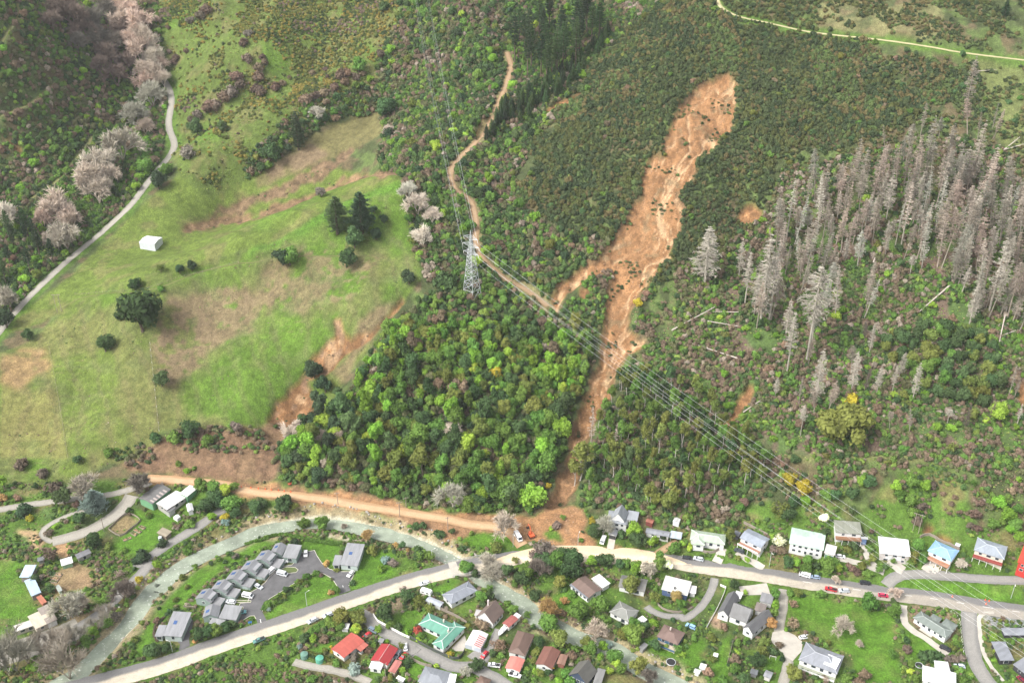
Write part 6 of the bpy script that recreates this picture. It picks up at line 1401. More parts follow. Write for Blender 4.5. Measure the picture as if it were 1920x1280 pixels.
# mud clods and broken branches in the debris
xy = fill_mud = np.c_[rng.uniform(X0, X1, 60000), rng.uniform(Y0, Y1, 60000)]; k_ = (bil((mM | mS).astype(float), xy[:, 0] - X0, xy[:, 1] - Y0) > .8) & (bil(bench, xy[:, 0] - X0, xy[:, 1] - Y0) < .3)
xy = xy[k_][:1600]; V, Fc = [], []
solid('clod', (.36, .22, .13), .6, 1.3, 1.5, .95)
for x, y in xy:
    r_ = rng.uniform(.15, .6); o = len(V); z = float(hz(x, y)) + r_ * .2
    V += ((ICV * r_ * rng.uniform(.7, 1.2, (len(ICV), 1)) * [1, 1, .6]) + [x, y, z]).tolist(); Fc += [[a + o for a in f] for f in ICF]
tag(mesh_obj('mud_rubble', V, Fc, 'clod'), 'clods and rubble lying in the slip debris', None, None, 'stuff')
def cone(reg, p, label):
    q = P(Q(reg, p))[0]; root = tag(empty('traffic_cone', (q[0], q[1], float(hz(q[0], q[1])) + .1)), label, 'cone', 'orange traffic cones on the roads')
    V, Fc = [], []; tube(V, Fc, (0, 0, .05), (0, 0, 1.0), .26, .05, 8); part('cone_body', V, Fc, 'cone_orange', root)
    V, Fc = [], []; box(V, Fc, -.32, .32, -.32, .32, 0, .06); part('foot', V, Fc, 'cone_orange', root)
solid('cone_orange', (.75, .13, .05), .95, 1.05, 1, .6)
for p, lb in (((990,418),'lone orange cone at the edge of the main road below the grass bank'), ((1320,452),'first orange cone of the three by the grass bank'), ((1357,462),'orange cone nearest the grass of the three'), ((1328,492),'orange cone nearest the lane of the three')): cone('B8', p, lb)
for i, x in enumerate((1235, 1345, 1430, 1510, 1578, 1660, 1725, 1800)): cone('L2', (x, 322 + (x - 1235) * .1), 'orange cone, %s of the row along the clay road from the farm sheds' % ('first','second','third','fourth','fifth','sixth','seventh','last')[i])
def trampoline(reg, p, r, label):
    q = P(Q(reg, p))[0]; root = tag(empty('trampoline', (q[0], q[1], float(hz(q[0], q[1])))), label, 'trampoline')
    V, Fc = [], []; tube(V, Fc, (0, 0, .8), (0, 0, .86), r * .86, r * .86, 24); Fc += [list(range(24, 48))]; part('mat', V, Fc, 'rubber', root)
    V, Fc = [], []
    for i in range(24):
        a, b_ = 2 * math.pi * i / 24, 2 * math.pi * (i + 1) / 24; tube(V, Fc, (r * .93 * math.cos(a), r * .93 * math.sin(a), .88), (r * .93 * math.cos(b_), r * .93 * math.sin(b_), .88), .13, .13, 5)
    part('rim', V, Fc, 'steel', root)
    for i in range(4):
        a = .4 + i * math.pi / 2; V, Fc = bars([((r * .9 * math.cos(a), r * .9 * math.sin(a), -.1), (r * .9 * math.cos(a), r * .9 * math.sin(a), .85))], .06, 5); part('leg', V, Fc, 'steel', root)
trampoline('B6', (1320, 1090), 2.1, 'large dark round trampoline on the river lawn'); trampoline('B8', (655, 1115), 1.7, 'dark round trampoline beside the white hipped house')
def tank(reg, p, r, h, col, label):
    q = P(Q(reg, p))[0]; root = tag(empty('water_tank', (q[0], q[1], float(hz(q[0], q[1])))), label, 'tank')
    V, Fc = [], []; tube(V, Fc, (0, 0, -.2), (0, 0, h), r, r, 16); part('shell', V, Fc, 'wall_paint', root, col)
    V, Fc = [], []; tube(V, Fc, (0, 0, h), (0, 0, h + .35), r * 1.0, r * .2, 16); Fc += [list(range(16, 32))]; part('lid', V, Fc, 'wall_paint', root, col)
tank('B4', (75, 955), 1.6, 2.2, (.13, .24, .19), 'dark green round water tank at the end of the hedge'); tank('B4', (268, 1005), 1.7, 2.2, (.10, .33, .24), 'bright green round water tank behind the vegetable beds'); tank('L2', (312, 925), .9, 1.8, (.6, .66, .68), 'small pale tank in front of the bleached timber shed')
def raised_bed(reg, a, b_, wd, label):
    p, q = P(Q(reg, a, b_)); c = (p + q) / 2; d = (q - p)[:2]; L_ = np.linalg.norm(d) / 2; root = tag(empty('raised_bed', (c[0], c[1], float(hz(c[0], c[1]))), math.atan2(d[1], d[0])), label, 'planter', 'raised garden beds')
    for x0, x1, y0, y1 in ((-L_, L_, -wd, -wd + .12), (-L_, L_, wd - .12, wd), (-L_, -L_ + .12, -wd + .121, wd - .121), (L_ - .12, L_, -wd + .121, wd - .121)):
        V, Fc = [], []; box(V, Fc, x0, x1, y0, y1, -.2, .45); part('board', V, Fc, 'timber', root)
    V, Fc = [], []; box(V, Fc, -L_ + .121, L_ - .121, -wd + .122, wd - .122, -.1, .33); part('soil', V, Fc, 'clod', root)
    V, Fc = [], []
    for k in range(14):
        o = len(V); x, y = random.uniform(-L_ * .85, L_ * .85), random.uniform(-wd * .7, wd * .7); V += (ICV * random.uniform(.18, .35) + [x, y, .42]).tolist(); Fc += [[a_ + o for a_ in f] for f in ICF]
    part('seedlings', V, Fc, 'far_land', root)['kind'] = 'stuff'
for i, (a, b_) in enumerate((((1595,770),(1655,800)), ((1535,805),(1610,845)), ((1500,840),(1560,875)), ((1410,935),(1500,900)))): raised_bed('L1', a, b_, .8, 'raised timber bed on the farm lawn, %s from the fenced garden' % ('fourth', 'third', 'second', 'nearest')[i])
for i, (a, b_) in enumerate((((490,180),(620,205)), ((480,225),(590,245)), ((510,262),(575,270)))): raised_bed('B1', a, b_, .8, 'long timber vegetable bed, %s of three beside the barn' % ('top', 'middle', 'lowest')[i])
def goal(reg, a, b_, label):
    p, q = P(Q(reg, a, b_)); c = (p + q) / 2; root = tag(empty('goal', tuple(c)), label, 'goal'); r = lambda v, z, o=(0, 0, 0): np.array(v) - c + [o[0], o[1], z]
    bk = np.array([.6, 1.2, 0])
    V, Fc = bars([(r(p, 0), r(p, 1.9)), (r(p, 1.9), r(q, 1.9)), (r(q, 1.9), r(q, 0))], .07, 5); part('frame', V, Fc, 'white_paint', root)
    V, Fc = bars([(r(p, 1.9), r(p, 0, bk)), (r(q, 1.9), r(q, 0, bk)), (r(p, 0, bk), r(q, 0, bk))], .05, 4); part('back_stay', V, Fc, 'white_paint', root)
goal('B7', (868, 1035), (930, 1050), 'white football goal on the small lawn')
def bin_(reg, p, col, label):
    q = P(Q(reg, p))[0]; root = tag(empty('wheelie_bin', (q[0], q[1], float(hz(q[0], q[1])))), label, 'bin')
    V, Fc = prism([(-.3, .0), (.3, 0), (.36, 1.0), (-.36, 1.0)], -.3, .3); part('body', V, Fc, 'wall_paint', root, (.05, .06, .06))
    V, Fc = [], []; box(V, Fc, -.42, .42, -.36, .36, 1.005, 1.1); part('lid', V, Fc, 'wall_paint', root, col)
for a in (('K7',(758,1068),(.75,.45,.03),'yellow lidded bin under the mint roofed house deck'), ('K6',(718,918),(.75,.45,.03),'yellow lidded bin at the end of the curved fence'), ('B3',(1335,485),(.75,.5,.03),'yellow lidded bin at the corner of the lodge'), ('B2',(372,1070),(.75,.5,.03),'yellow lidded bin before the detached grey house'), ('B5',(1130,918),(.7,.4,.03),'yellow lidded bin beside the tall brown roofed house'), ('B6',(193,1152),(.75,.45,.03),'yellow lidded bin by the russet roofed house'), ('B8',(712,712),(.7,.3,.05),'orange lidded bin on the corner house patio'), ('K8',(1465,1155),(.75,.45,.03),'yellow lidded bin under the maroon balcony')): bin_(*a)
def signboard(reg, p, col, label):
    q = P(Q(reg, p))[0]; root = tag(empty('sign', (q[0], q[1], float(hz(q[0], q[1]))), .3), label, 'sign')
    for x in (-.5, .5):
        V, Fc = bars([((x, 0, -.2), (x, 0, 2.0))], .05, 5); part('post', V, Fc, 'steel', root)
    V, Fc = [], []; box(V, Fc, -.8, .8, -.08, -.055, 1.1, 2.2); part('board', V, Fc, 'wall_paint', root, col)
signboard('B2', (1072, 925), (.08, .25, .55), 'blue entrance sign on the grass corner of the car park'); signboard('B3', (1042, 770), (.5, .6, .65), 'pale entrance sign beside the exit hedge')
# ------------------------------------------------------------------ the hills' vegetation
SCRUB_C = [(.044, .058, .026), (.060, .068, .026), (.034, .049, .024), (.090, .078, .036), (.062, .088, .032)]
BUSH_C = [(.075, .128, .030), (.050, .082, .028), (.036, .058, .026), (.110, .155, .036), (.080, .084, .042), (.112, .086, .060), (.18, .152, .122)]
proto_set('scrub', LOW[:3], SCRUB_C)
proto_set('bush', LOW, BUSH_C)
proto_set('canopy', RND[:4], BUSH_C)
PADDK = blur(mPd, 2) > .5
CLEAR = [Q('K6',(1050,590),(1050,400),(1300,270),(1500,300),(1420,520),(1500,680),(1400,740),(1200,640)), Q('K8',(560,250),(950,120),(1000,350),(1050,600),(980,770),(850,780),(600,640)), Q('K7',(1300,520),(1500,100),(1700,60),(1829,300),(1829,780),(1480,720)), Q('K8',(0,400),(200,420),(480,640),(370,800),(0,780)),
         Q('K7',(850,200),(1000,100),(1250,200),(1300,520),(900,520)), Q('L1',(180,800),(420,810),(530,950),(420,1040),(280,930)), Q('L1',(590,1020),(720,950),(820,1000),(780,1130),(680,1130)), Q('B1',(480,290),(620,120),(760,60),(1040,200),(1030,300),(760,360),(560,380)), Q('L1',(1240,800),(1450,640),(1600,700),(1400,880))]
for z_ in CLEAR: OCC = np.maximum(OCC, gmask(wpoly(z_), 1.5) & (fbm(GX, GY, 10, 441, 3) < .62))
SCRUB = F((1340,-30),(1210,20),(1130,100),(1070,190),(1000,262),(965,340),(985,395),(1080,440),(1170,445),(1150,480),(1200,560),(1290,478),(1400,450),(1450,350),(1500,290),(1600,250),(1700,230),(1800,180),(1830,108),(1700,90),(1500,52),(1400,30))
p_ = fill(wpoly(SCRUB), 2.0, .9, warp=14); p_ = thin(p_, .008, 14, 401)
sz = rng.uniform(.8, 1.9, len(p_)) * (0.45 + 1.2 * fbm(p_[:, 0], p_[:, 1], 18, 91, 3))
scatter('gorse_scrub', p_, sz, rng.uniform(.9, 1.6, len(p_)), 'scrub', choose(p_, (4, 3, 3, 1.5, 2), 34, 93, .55), 'dense dark scrub covering the hillside round the big slip')
EDGE = F((1440,230),(1560,200),(1700,190),(1820,130),(1930,125),(1930,330),(1700,300),(1500,350),(1430,420))
p_ = thin(fill(wpoly(EDGE), 2.4, .9, warp=12), .3, 10, 95)
scatter('thin_scrub', p_, rng.uniform(.8, 1.7, len(p_)), rng.uniform(.7, 1.3, len(p_)), 'scrub', choose(p_, (3, 2, 2, 2, 3), 15, 97), 'patchy scrub with grass between, below the ridge track')
TOPR = F((1345,-30),(1400,18),(1500,40),(1700,76),(1830,95),(2020,120),(2020,-60),(1345,-60))
p_ = thin(fill(wpoly(TOPR), 2.2, .9), .30, 14, 99)
scatter('ridge_scrub', p_, rng.uniform(.8, 1.7, len(p_)), rng.uniform(.8, 1.4, len(p_)), 'scrub', choose(p_, (3, 3, 2, 3, 2), 20, 101), 'mottled scrub above the ridge track')
GORSE = F((325,320),(310,180),(280,-30),(700,-30),(790,20),(740,110),(690,160),(710,195),(600,220),(480,290),(470,330),(400,360))
p_ = fill(wpoly(GORSE), 2.0); n_ = fbm(p_[:, 0], p_[:, 1], 16, 103, 3)
qx, qy = proj(p_[:, 0], p_[:, 1], hz(p_[:, 0], p_[:, 1]))
dens = .36 + .26 * np.clip((qx - 420) / 220, 0, 1) + .18 * np.clip((150 - qy) / 100, -1, 1)
p_ = p_[(n_ < np.clip(dens, .34, .72)) | (rng.random(len(p_)) < .10)]
proto_set('gorse', LOW[:3], [(.10, .105, .032), (.065, .080, .026), (.15, .125, .036), (.038, .056, .024), (.12, .09, .07)])
scatter('gorse_bushes', p_, rng.uniform(.75, 1.55, len(p_)), rng.uniform(.8, 1.2, len(p_)), 'gorse', choose(p_, (4, 3, 3, 2, .8), 18, 105), 'yellowish gorse bushes dotted over the upper pasture')
MIDB = F((770,-30),(1350,-30),(1220,20),(1130,100),(1060,200),(1000,265),(960,340),(980,400),(1080,440),(1170,445),(1120,490),(1040,545),(1020,590),(960,560),(880,545),(800,530),(780,480),(765,420),(752,332),(715,300),(715,195),(600,225),(500,300),(440,350),(480,290),(600,205),(700,150))
p_ = fill(wpoly(MIDB), 2.5, .9, warp=6); p_ = p_[bil(PADDK.astype(float), p_[:, 0] - X0, p_[:, 1] - Y0) < .5]
scatter('bush_undergrowth', p_, rng.uniform(1.2, 2.4, len(p_)), rng.uniform(.8, 1.5, len(p_)), 'bush', choose(p_, (4, 5, 4, 1.5, 4, 3, .7), 16, 107), 'mixed green and brown undergrowth on the upper slopes')
LEFTB = F((-140,-60),(290,-30),(310,120),(320,180),(300,300),(230,390),(150,470),(60,540),(20,590),(-140,640))
p_ = fill(wpoly(LEFTB), 2.4, .9)
scatter('valley_undergrowth', p_, rng.uniform(1.2, 2.3, len(p_)), rng.uniform(.8, 1.5, len(p_)), 'bush', choose(p_, (5, 5, 3, 1.2, 3, 4, .8), 22, 109), 'mixed undergrowth on the shaded wooded hill')
CENT = F((885,548),(960,560),(1020,590),(1060,605),(1130,650),(1128,700),(1110,760),(1075,850),(1040,915),(1000,965),(900,962),(800,945),(700,930),(600,918),(525,905),(525,840),(560,805),(640,765),(668,715),(690,675),(712,640),(738,605),(770,580),(810,545))
p_ = fill(wpoly(CENT), 3.0)
scatter('forest_floor_plants', p_, rng.uniform(1.3, 2.2, len(p_)), rng.uniform(.8, 1.4, len(p_)), 'bush', choose(p_, (3, 4, 3, .6, 2, 1.5, .2), 16, 111), 'undergrowth beneath the bush block')
GUMB = F((1165,670),(1240,690),(1300,720),(1350,790),(1420,840),(1480,870),(1450,930),(1380,985),(1270,990),(1180,960),(1090,950),(1085,900),(1100,830),(1130,760))
p_ = fill(wpoly(GUMB), 2.6)
scatter('gully_undergrowth', p_, rng.uniform(1.2, 2.2, len(p_)), rng.uniform(.8, 1.4, len(p_)), 'bush', choose(p_, (4, 4, 3, .4, 2, 3, .2), 14, 113), 'undergrowth below the gum trees')
LOWH = F((1170,655),(1190,570),(1260,490),(1400,440),(1440,380),(1480,330),(1600,290),(1800,260),(2060,330),(2060,1010),(1860,960),(1820,930),(1760,860),(1700,870),(1560,940),(1480,945),(1440,860),(1350,790),(1290,715))
p_ = thin(fill(wpoly(LOWH), 2.2, .9, warp=8), .15, 13, 115)
scatter('hillside_undergrowth', p_, rng.uniform(.9, 2.0, len(p_)), rng.uniform(.7, 1.5, len(p_)), 'bush', choose(p_, (3.6, 3.4, 2, 1.2, 4, 5.5, 1.2), 12, 117, .4), 'brown and green undergrowth between the dead pines')
BANK = F((190,1300),(290,1257),(355,1245),(430,1240),(490,1244),(560,1258),(640,1268),(690,1285),(720,1400),(150,1400))
p_ = thin(fill(wpoly(BANK), 1.6), .18, 9, 119)
scatter('bank_scrub', p_, rng.uniform(.6, 1.3, len(p_)), rng.uniform(.6, 1.2, len(p_)), 'bush', choose(p_, (3, 2, 1, .6, 4, 5, .4), 10, 121), 'low brown scrub on the bank at the bottom of the view')
p_ = thin(fill(wpoly(F((195,850),(280,830),(330,805),(420,797),(520,800),(545,840),(520,870),(440,850),(330,850),(250,880))), 2.6), .35, 9, 123)
scatter('scarp_bushes', p_, rng.uniform(1.0, 2.0, len(p_)), rng.uniform(.7, 1.2, len(p_)), 'bush', choose(p_, (2, 3, 2, .2, 4, 5, .2), 10, 125), 'brown bushes along the scarp below the paddock')
lawn_m = np.zeros(H.shape, bool)
for z_ in LAWNS: lawn_m |= gmask(wpoly(z_), .5)
p_ = fill(wpoly(FLOOR), 2.0); k_ = (bil(lawn_m.astype(float), p_[:, 0] - X0, p_[:, 1] - Y0) < .3); p_ = thin(p_[k_], .30, 11, 221)
scatter('garden_undergrowth', p_, rng.uniform(.5, 1.5, len(p_)), rng.uniform(.6, 1.2, len(p_)), 'bush', choose(p_, (5, 4, 2, 2, 4, 3, .5), 9, 223, .3), 'mixed low shrubs and rough growth between the gardens')
rb = np.array([p for p in smooth(P(RIVER), 1.1)]); d_ = np.gradient(rb[:, :2], axis=0); d_ /= np.linalg.norm(d_, axis=1)[:, None]
nn = np.c_[d_[:, 1], -d_[:, 0]]; off = rng.choice([-1, 1], len(rb)) * rng.uniform(RIVER_W / 2 + 2.5, RIVER_W / 2 + 6, len(rb))
p_ = rb[:, :2] + nn * off[:, None] + rng.normal(0, .6, (len(rb), 2)); p_ = p_[(bil(OCC, p_[:, 0] - X0, p_[:, 1] - Y0) < .35) & (rng.random(len(p_)) < .5)]
scatter('riverbank_plants', p_, rng.uniform(.5, 1.3, len(p_)), rng.uniform(.6, 1.1, len(p_)), 'bush', choose(p_, (3, 2, 1, 1, 4, 3, 1), 12, 127), 'rough plants along the river banks')
p_ = fill(wpoly(Q('M3',(385,270),(430,215),(480,190),(540,205),(575,270),(530,330),(520,450),(510,560),(440,600),(300,540),(260,470),(330,390),(400,400))), 2.1)
scatter('island_scrub', p_, rng.uniform(1.0, 1.9, len(p_)), rng.uniform(.9, 1.5, len(p_)), 'bush', choose(p_, (4, 4, 2, 1, 2, 2, .3), 14, 133), 'green scrub left standing between the two arms of the slip')
TUFT_C = [(.10, .16, .035), (.14, .17, .05), (.075, .11, .03), (.15, .12, .07)]
proto_set('tuft', LOW[:2], TUFT_C)
for nm_, pz, sp, ch, lb in (('rank_grass', LOWH, 1.9, (4, 3, 3, 3), 'rank grass and bramble between the hillside shrubs'), ('pasture_tussocks', UP, 3.0, (2, 4, 3, 2), 'tussocks in the upper pasture'), ('garden_grass_tufts', FLOOR, 3.2, (5, 3, 3, 1.5), 'rough tufts at garden edges and banks')):
    p_ = fill(wpoly(pz), sp, 1.2); p_ = p_[bil(lawn_m.astype(float), p_[:, 0] - X0, p_[:, 1] - Y0) < .3]; p_ = thin(p_, .4, 9, 411)
    scatter(nm_, p_, rng.uniform(.3, .75, len(p_)), rng.uniform(.4, .9, len(p_)), 'tuft', choose(p_, ch, 10, 413, .4), lb)
# clumps of scrub carried down in the scar
OCCs = OCC; OCC = np.zeros(H.shape)
p_ = fill(slide_p, 2.6); n_ = fbm(p_[:, 0], p_[:, 1], 7, 129, 2); g_ = bil(bS, p_[:, 0] - X0, p_[:, 1] - Y0) > .8
qx, qy = proj(p_[:, 0], p_[:, 1], hz(p_[:, 0], p_[:, 1]))
lim = np.where((qy > 225) & (qy < 320), .53, .66); p_ = p_[g_ & (n_ > lim)]
scatter('scar_shrubs', p_, rng.uniform(.6, 1.5, len(p_)), rng.uniform(.5, 1.0, len(p_)), 'scrub', choose(p_, (4, 3, 3, 2, 2), 12, 131), 'small clumps of scrub left standing in the slip')
for pz_ in (GULLY_SLIP_A, GULLY_SLIP_B, GRASS_SLIP):
    q_ = fill(wpoly(pz_), 3.4, 1.2); p_ = np.vstack([p_, q_[rng.random(len(q_)) < .22]]) if pz_ is not GULLY_SLIP_A else q_[rng.random(len(q_)) < .25]
scatter('slip_debris_clumps', p_, rng.uniform(.3, .9, len(p_)), rng.uniform(.4, .9, len(p_)), 'bush', choose(p_, (.5, 2, 2, .1, 4, 6, 1), 12, 431), 'torn clumps of turf and branches lying in the small slips')
OCC = OCCs

GULLY = Q('T2',(-60,900),(0,830),(100,740),(200,640),(300,570),(450,530),(600,470),(700,530),(712,572),(500,655),(330,735),(200,835),(60,950),(-60,1020))
p_ = fill(wpoly(GULLY), 2.2)
scatter('gully_bushes', p_, rng.uniform(1.0, 2.1, len(p_)), rng.uniform(.8, 1.3, len(p_)), 'bush', choose(p_, (2, 4, 4, .4, 4, 4, .5), 12, 135), 'dark bushes filling the gully below the upper pasture')
p_ = thin(fill(wpoly(PADDOCK), 4.2, 1.2), .80, 16, 137)
scatter('paddock_weeds', p_, rng.uniform(.25, .6, len(p_)), rng.uniform(.5, .9, len(p_)), 'bush', choose(p_, (1, 3, 3, .3, 4, 5, .3), 12, 139), 'small weeds and tussocks dotted over the paddock')
p_ = fill(wpoly(CENT), 5.0, 1.1)
scatter('bush_canopy', p_, rng.uniform(1.6, 3.0, len(p_)), rng.uniform(.9, 1.4, len(p_)), 'canopy', choose(p_, (4.5, 4, 1.5, 2.5, 2, .5, .1), 14, 421, .35), 'closed leafy canopy of the bush block between the tree tops')
# trees one can tell apart
def grove(name, px, spacing, shapes, codes, R, hs, cat, group, labels, limit=300, s=18, seed=1, hard=.5, jit=.18, extra=None, sink=.3):
    p = fill(wpoly(px), spacing, .8)
    if extra is not None: p = p[extra(p)]
    x, y = proj(p[:, 0], p[:, 1], hz(p[:, 0], p[:, 1])); vis = (x > -15) & (x < 1935) & (y > -5) & (y < 1330); p = p[vis]
    if len(p) > limit: p = p[np.argsort(p[:, 1])[:limit]] if extra is None else p[rng.permutation(len(p))[:limit]]
    ks = list(codes); ci = choose(p, [codes[k] for k in ks], s, seed, hard)
    for i, q in enumerate(p):
        sh = shapes[rng.integers(len(shapes))]; c = ks[ci[i]]
        r_ = rng.uniform(*R)
        put_tree(name, (q[0], q[1]), r_, sh, c, hs=rng.uniform(*hs), cat=cat, group=group, jit=jit, sink=sink)
        PLANTS.append((COL.objects[-1].parent if False else last_root[0], labels, c, r_, sh))
    return p
UPC = F((885,548),(960,560),(1020,590),(1060,605),(1130,650),(1128,700),(1115,745),(1000,775),(850,775),(700,770),(650,765),(668,715),(690,675),(712,640),(738,605),(770,580),(810,545))
LOC = F((640,768),(700,772),(850,778),(1000,778),(1112,750),(1075,850),(1040,915),(1005,955),(960,958),(900,955),(800,938),(700,922),(600,912),(530,900),(530,840),(560,800))
grove('bush_tree', UPC, 4.7, ['round', 'round', 'tall'], {'g': 3.2, 'm': 4.4, 'l': .7, 'o': 2.0, 'd': 2.0, 'b': .4}, (1.9, 4.1), (.85, 1.45), 'tree', 'trees of the bush block below the pylon', '%s tree in the dense bush block below the pylon', 300, 14, 141, .35)
grove('forest_tree', LOC, 6.6, ['round', 'tall', 'round'], {'d': 3, 'm': 4, 'o': 1.6, 'g': 1.8, 'l': .5, 'k': .8}, (2.6, 5.8), (.85, 1.3), 'tree', 'large trees at the foot of the bush block', '%s large tree at the foot of the bush block above the clay road', 160, 16, 143, .35)
grove('native_tree', MIDB, 9.0, ['round', 'round', 'low', 'open'], {'d': 4, 'm': 3.6, 'o': 2, 'g': 2, 'k': 1.6, 'b': 1.2, 'l': .4}, (2.2, 4.0), (.8, 1.15), 'tree', 'trees of the upper bush beside the power line', '%s tree in the upper bush beside the power line', 290, 25, 145, .4,
      extra=lambda p: bil(PADDK.astype(float), p[:, 0] - X0, p[:, 1] - Y0) < .5)
grove('gully_tree', GULLY, 6.5, ['round', 'round', 'low'], {'d': 4, 'm': 3, 'o': 2, 'b': 1.5, 'k': 1}, (2.4, 3.8), (.85, 1.1), 'tree', 'trees in the gully below the upper pasture', '%s tree in the gully', 60, 25, 146, .4)
grove('evergreen_tree', LEFTB, 8.2, ['round', 'round', 'low'], {'m': 4.5, 'd': 2, 'g': 4, 'b': 2, 'o': 1}, (2.2, 3.6), (.8, 1.1), 'tree', 'trees of the wooded hill across the valley road', '%s tree on the wooded hill across the valley road', 280, 30, 147, .5, extra=lambda p: p[:, 0] > -999)
grove('gum_tree', F((1150,735),(1240,705),(1300,730),(1350,800),(1440,860),(1450,900),(1400,925),(1330,945),(1260,955),(1180,940),(1100,925),(1100,860)), 7.0, ['gum'], {'o': 4, 'm': 2, 'd': 1}, (2.6, 3.8), (1.0, 1.35), 'tree', 'gum trees in the gully beside the slip', '%s gum tree with pale trunk in the gully beside the slip', 110, 20, 149, .5)
grove('broadleaf_tree', Q('M4',(640,640),(800,560),(1100,560),(1240,640),(1300,880),(1250,1000),(1050,1000),(880,900),(700,760)), 6.4, ['round'], {'d': 5, 'o': 2.5, 'm': 2}, (3.0, 4.6), (.9, 1.1), 'tree', 'dark trees below the dead pines', '%s spreading tree in the thicket below the dead pines', 80, 30, 151)
grove('hillside_shrub', LOWH, 11.5, ['low', 'open', 'round'], {'g': 3, 'm': 3, 'b': 3, 'o': 2, 'd': 1.4, 'l': .7}, (1.8, 3.2), (.7, 1.1), 'shrub', 'shrubs scattered over the dead pine hillside', '%s shrub on the hillside of dead pines', 260, 20, 153, .3)
grove('scrub_tree', F((1440,250),(1560,220),(1700,200),(1820,140),(1920,140),(1920,300),(1700,310),(1500,380)), 14, ['low'], {'d': 4, 'm': 2}, (1.8, 2.8), (.8, 1.0), 'shrub', 'scrub bushes under the ridge track', '%s rounded bush standing in the thin scrub under the ridge track', 60, 20, 155)
grove('scrub_tree', SCRUB, 15, ['low', 'round'], {'d': 4, 'm': 3, 'o': 2, 'b': 1}, (1.7, 2.8), (.8, 1.2), 'shrub', 'taller bushes in the dark scrub', '%s bush', 110, 20, 157, .3, extra=lambda p: p[:, 0] > -999)
# pines, dead and alive
def grove_pine(name, px, sp, shape, code, R, hs, cat, group, label, limit, lean=.0):
    p = fill(wpoly(px), sp, 1.3, warp=5); p = p[rng.permutation(len(p))[:limit]]
    for q in p: put_tree(name, q, rng.uniform(*R), shape, code[rng.integers(len(code))], hs=rng.uniform(*hs), cat=cat, group=group, jit=.16, sink=.4); PLANTS.append((last_root[0], label, None, 0, shape)); last_root[0].rotation_euler[0] = rng.normal(0, lean); last_root[0].rotation_euler[1] = rng.normal(0, lean)
DEADP_A = F((1445,470),(1490,385),(1580,345),(1640,345),(1700,300),(1780,320),(1860,350),(1940,380),(1940,650),(1870,625),(1800,560),(1740,515),(1640,500),(1560,520),(1490,545),(1440,520))
DEADP_B = F((1370,520),(1430,480),(1560,520),(1640,560),(1620,660),(1480,660),(1400,640))
grove_pine('dead_pine', DEADP_A, 6.8, 'deadpine', 'aaef', (2.6, 4.2), (.7, 1.35), 'tree', 'dead pines on the right hillside', 'tall grey dead pine in the stand of dead pines', 185, .08)
grove_pine('dead_pine', F((1640,300),(1720,250),(1820,240),(1940,260),(1940,390),(1860,350),(1780,320)), 14, 'deadpine', 'aaf', (2.4, 3.8), (.7, 1.2), 'tree', 'dead pines on the right hillside', 'tall grey dead pine', 18, .1)
grove_pine('dead_pine', F((1480,660),(1640,640),(1760,740),(1900,720),(1930,840),(1700,830),(1500,800)), 20, 'deadpine', 'aan', (1.6, 2.8), (.6, 1.1), 'tree', 'dead pines on the right hillside', 'small grey dead pine', 24, .14)
grove_pine('dead_pine', DEADP_B, 15, 'deadpine', 'aef', (2.6, 4.0), (.7, 1.2), 'tree', 'dead pines on the right hillside', 'tall grey dead pine', 26, .1)
for rg, tx, ty, bx, by in (('M3',1078,0,1075,300),('M3',1235,60,1265,270),('M3',1300,140,1300,415),('M3',1400,60,1385,530),('M3',1330,260,1350,480),('M4',280,220,215,740),('M4',110,480,105,800),('M4',275,680,265,960),('M4',180,830,172,970),('M4',190,985,180,1150),('M4',490,690,465,900),
                           ('M4',620,765,605,920),('M4',715,765,690,920),('M4',850,755,805,960),('M4',575,530,565,690),('M4',1380,770,1340,940),('M4',1405,980,1385,1105),('M4',1180,320,1115,560),('M4',20,90,5,520),('M4',40,830,40,930),('M3',490,1010,440,1250),('M3',590,1090,575,1260),('T4',1155,330,1100,620),
                           ('T4',870,580,850,760),('M4',1270,70,1230,470),('M4',820,140,790,260),('M4',1010,1000,1000,1080)):
    bp = P(Q(rg, (bx, by)))[0]; t_ = Q(rg, (tx, ty))[0]; b2 = Q(rg, (bx, by))[0]
    dep = bp[1] * cP - (bp[2] - CAM_Z) * sP; hgt = math.hypot(t_[0] - b2[0], t_[1] - b2[1]) * dep / FPX / math.cos(PITCH - math.atan((640 - b2[1]) / FPX))
    code = 'f' if rg == 'M3' and bx < 700 else 'e' if tx % 3 else 'a'
    r0 = max(hgt / 7.2, 2.4)
    if tx == 1078: r0 = hgt / 4.2
    o_ = put_tree('dead_pine', bp[:2], r0, 'deadpine', code, hs=hgt / 7.2 / r0, idx=5 if tx == 1078 else None, cat='tree', group='lone dead pines outside the stand')
    PLANTS.append((o_, 'lone dead pine', code, r0, 'standing apart from the stand'))
PINES = F((935,95),(1000,60),(1080,40),(1140,60),(1100,120),(1020,170),(960,160))
grove_pine('pine_tree', PINES, 9.0, 'tallpine', 'kd', (3.6, 4.6), (.95, 1.2), 'tree', 'tall pines at the top of the bush', 'tall dark pine in the group at the top of the bush', 30)
grove_pine('young_pine', Q('T3',(0,600),(120,500),(280,420),(430,270),(530,180),(520,260),(420,400),(330,500),(180,600),(60,720),(0,720)), 4.6, 'pine', 'kdd', (2.0, 2.7), (.9, 1.1), 'tree', 'young pines in a band above the small slips', 'young dark pine in the band above the small slips', 70)
grove_pine('young_pine', Q('T2',(1260,790),(1300,700),(1429,580),(1429,720),(1340,770)), 4.6, 'pine', 'kd', (2.0, 2.7), (.9, 1.1), 'tree', 'young pines in a band above the small slips', 'young dark pine beside the pylon track', 16)
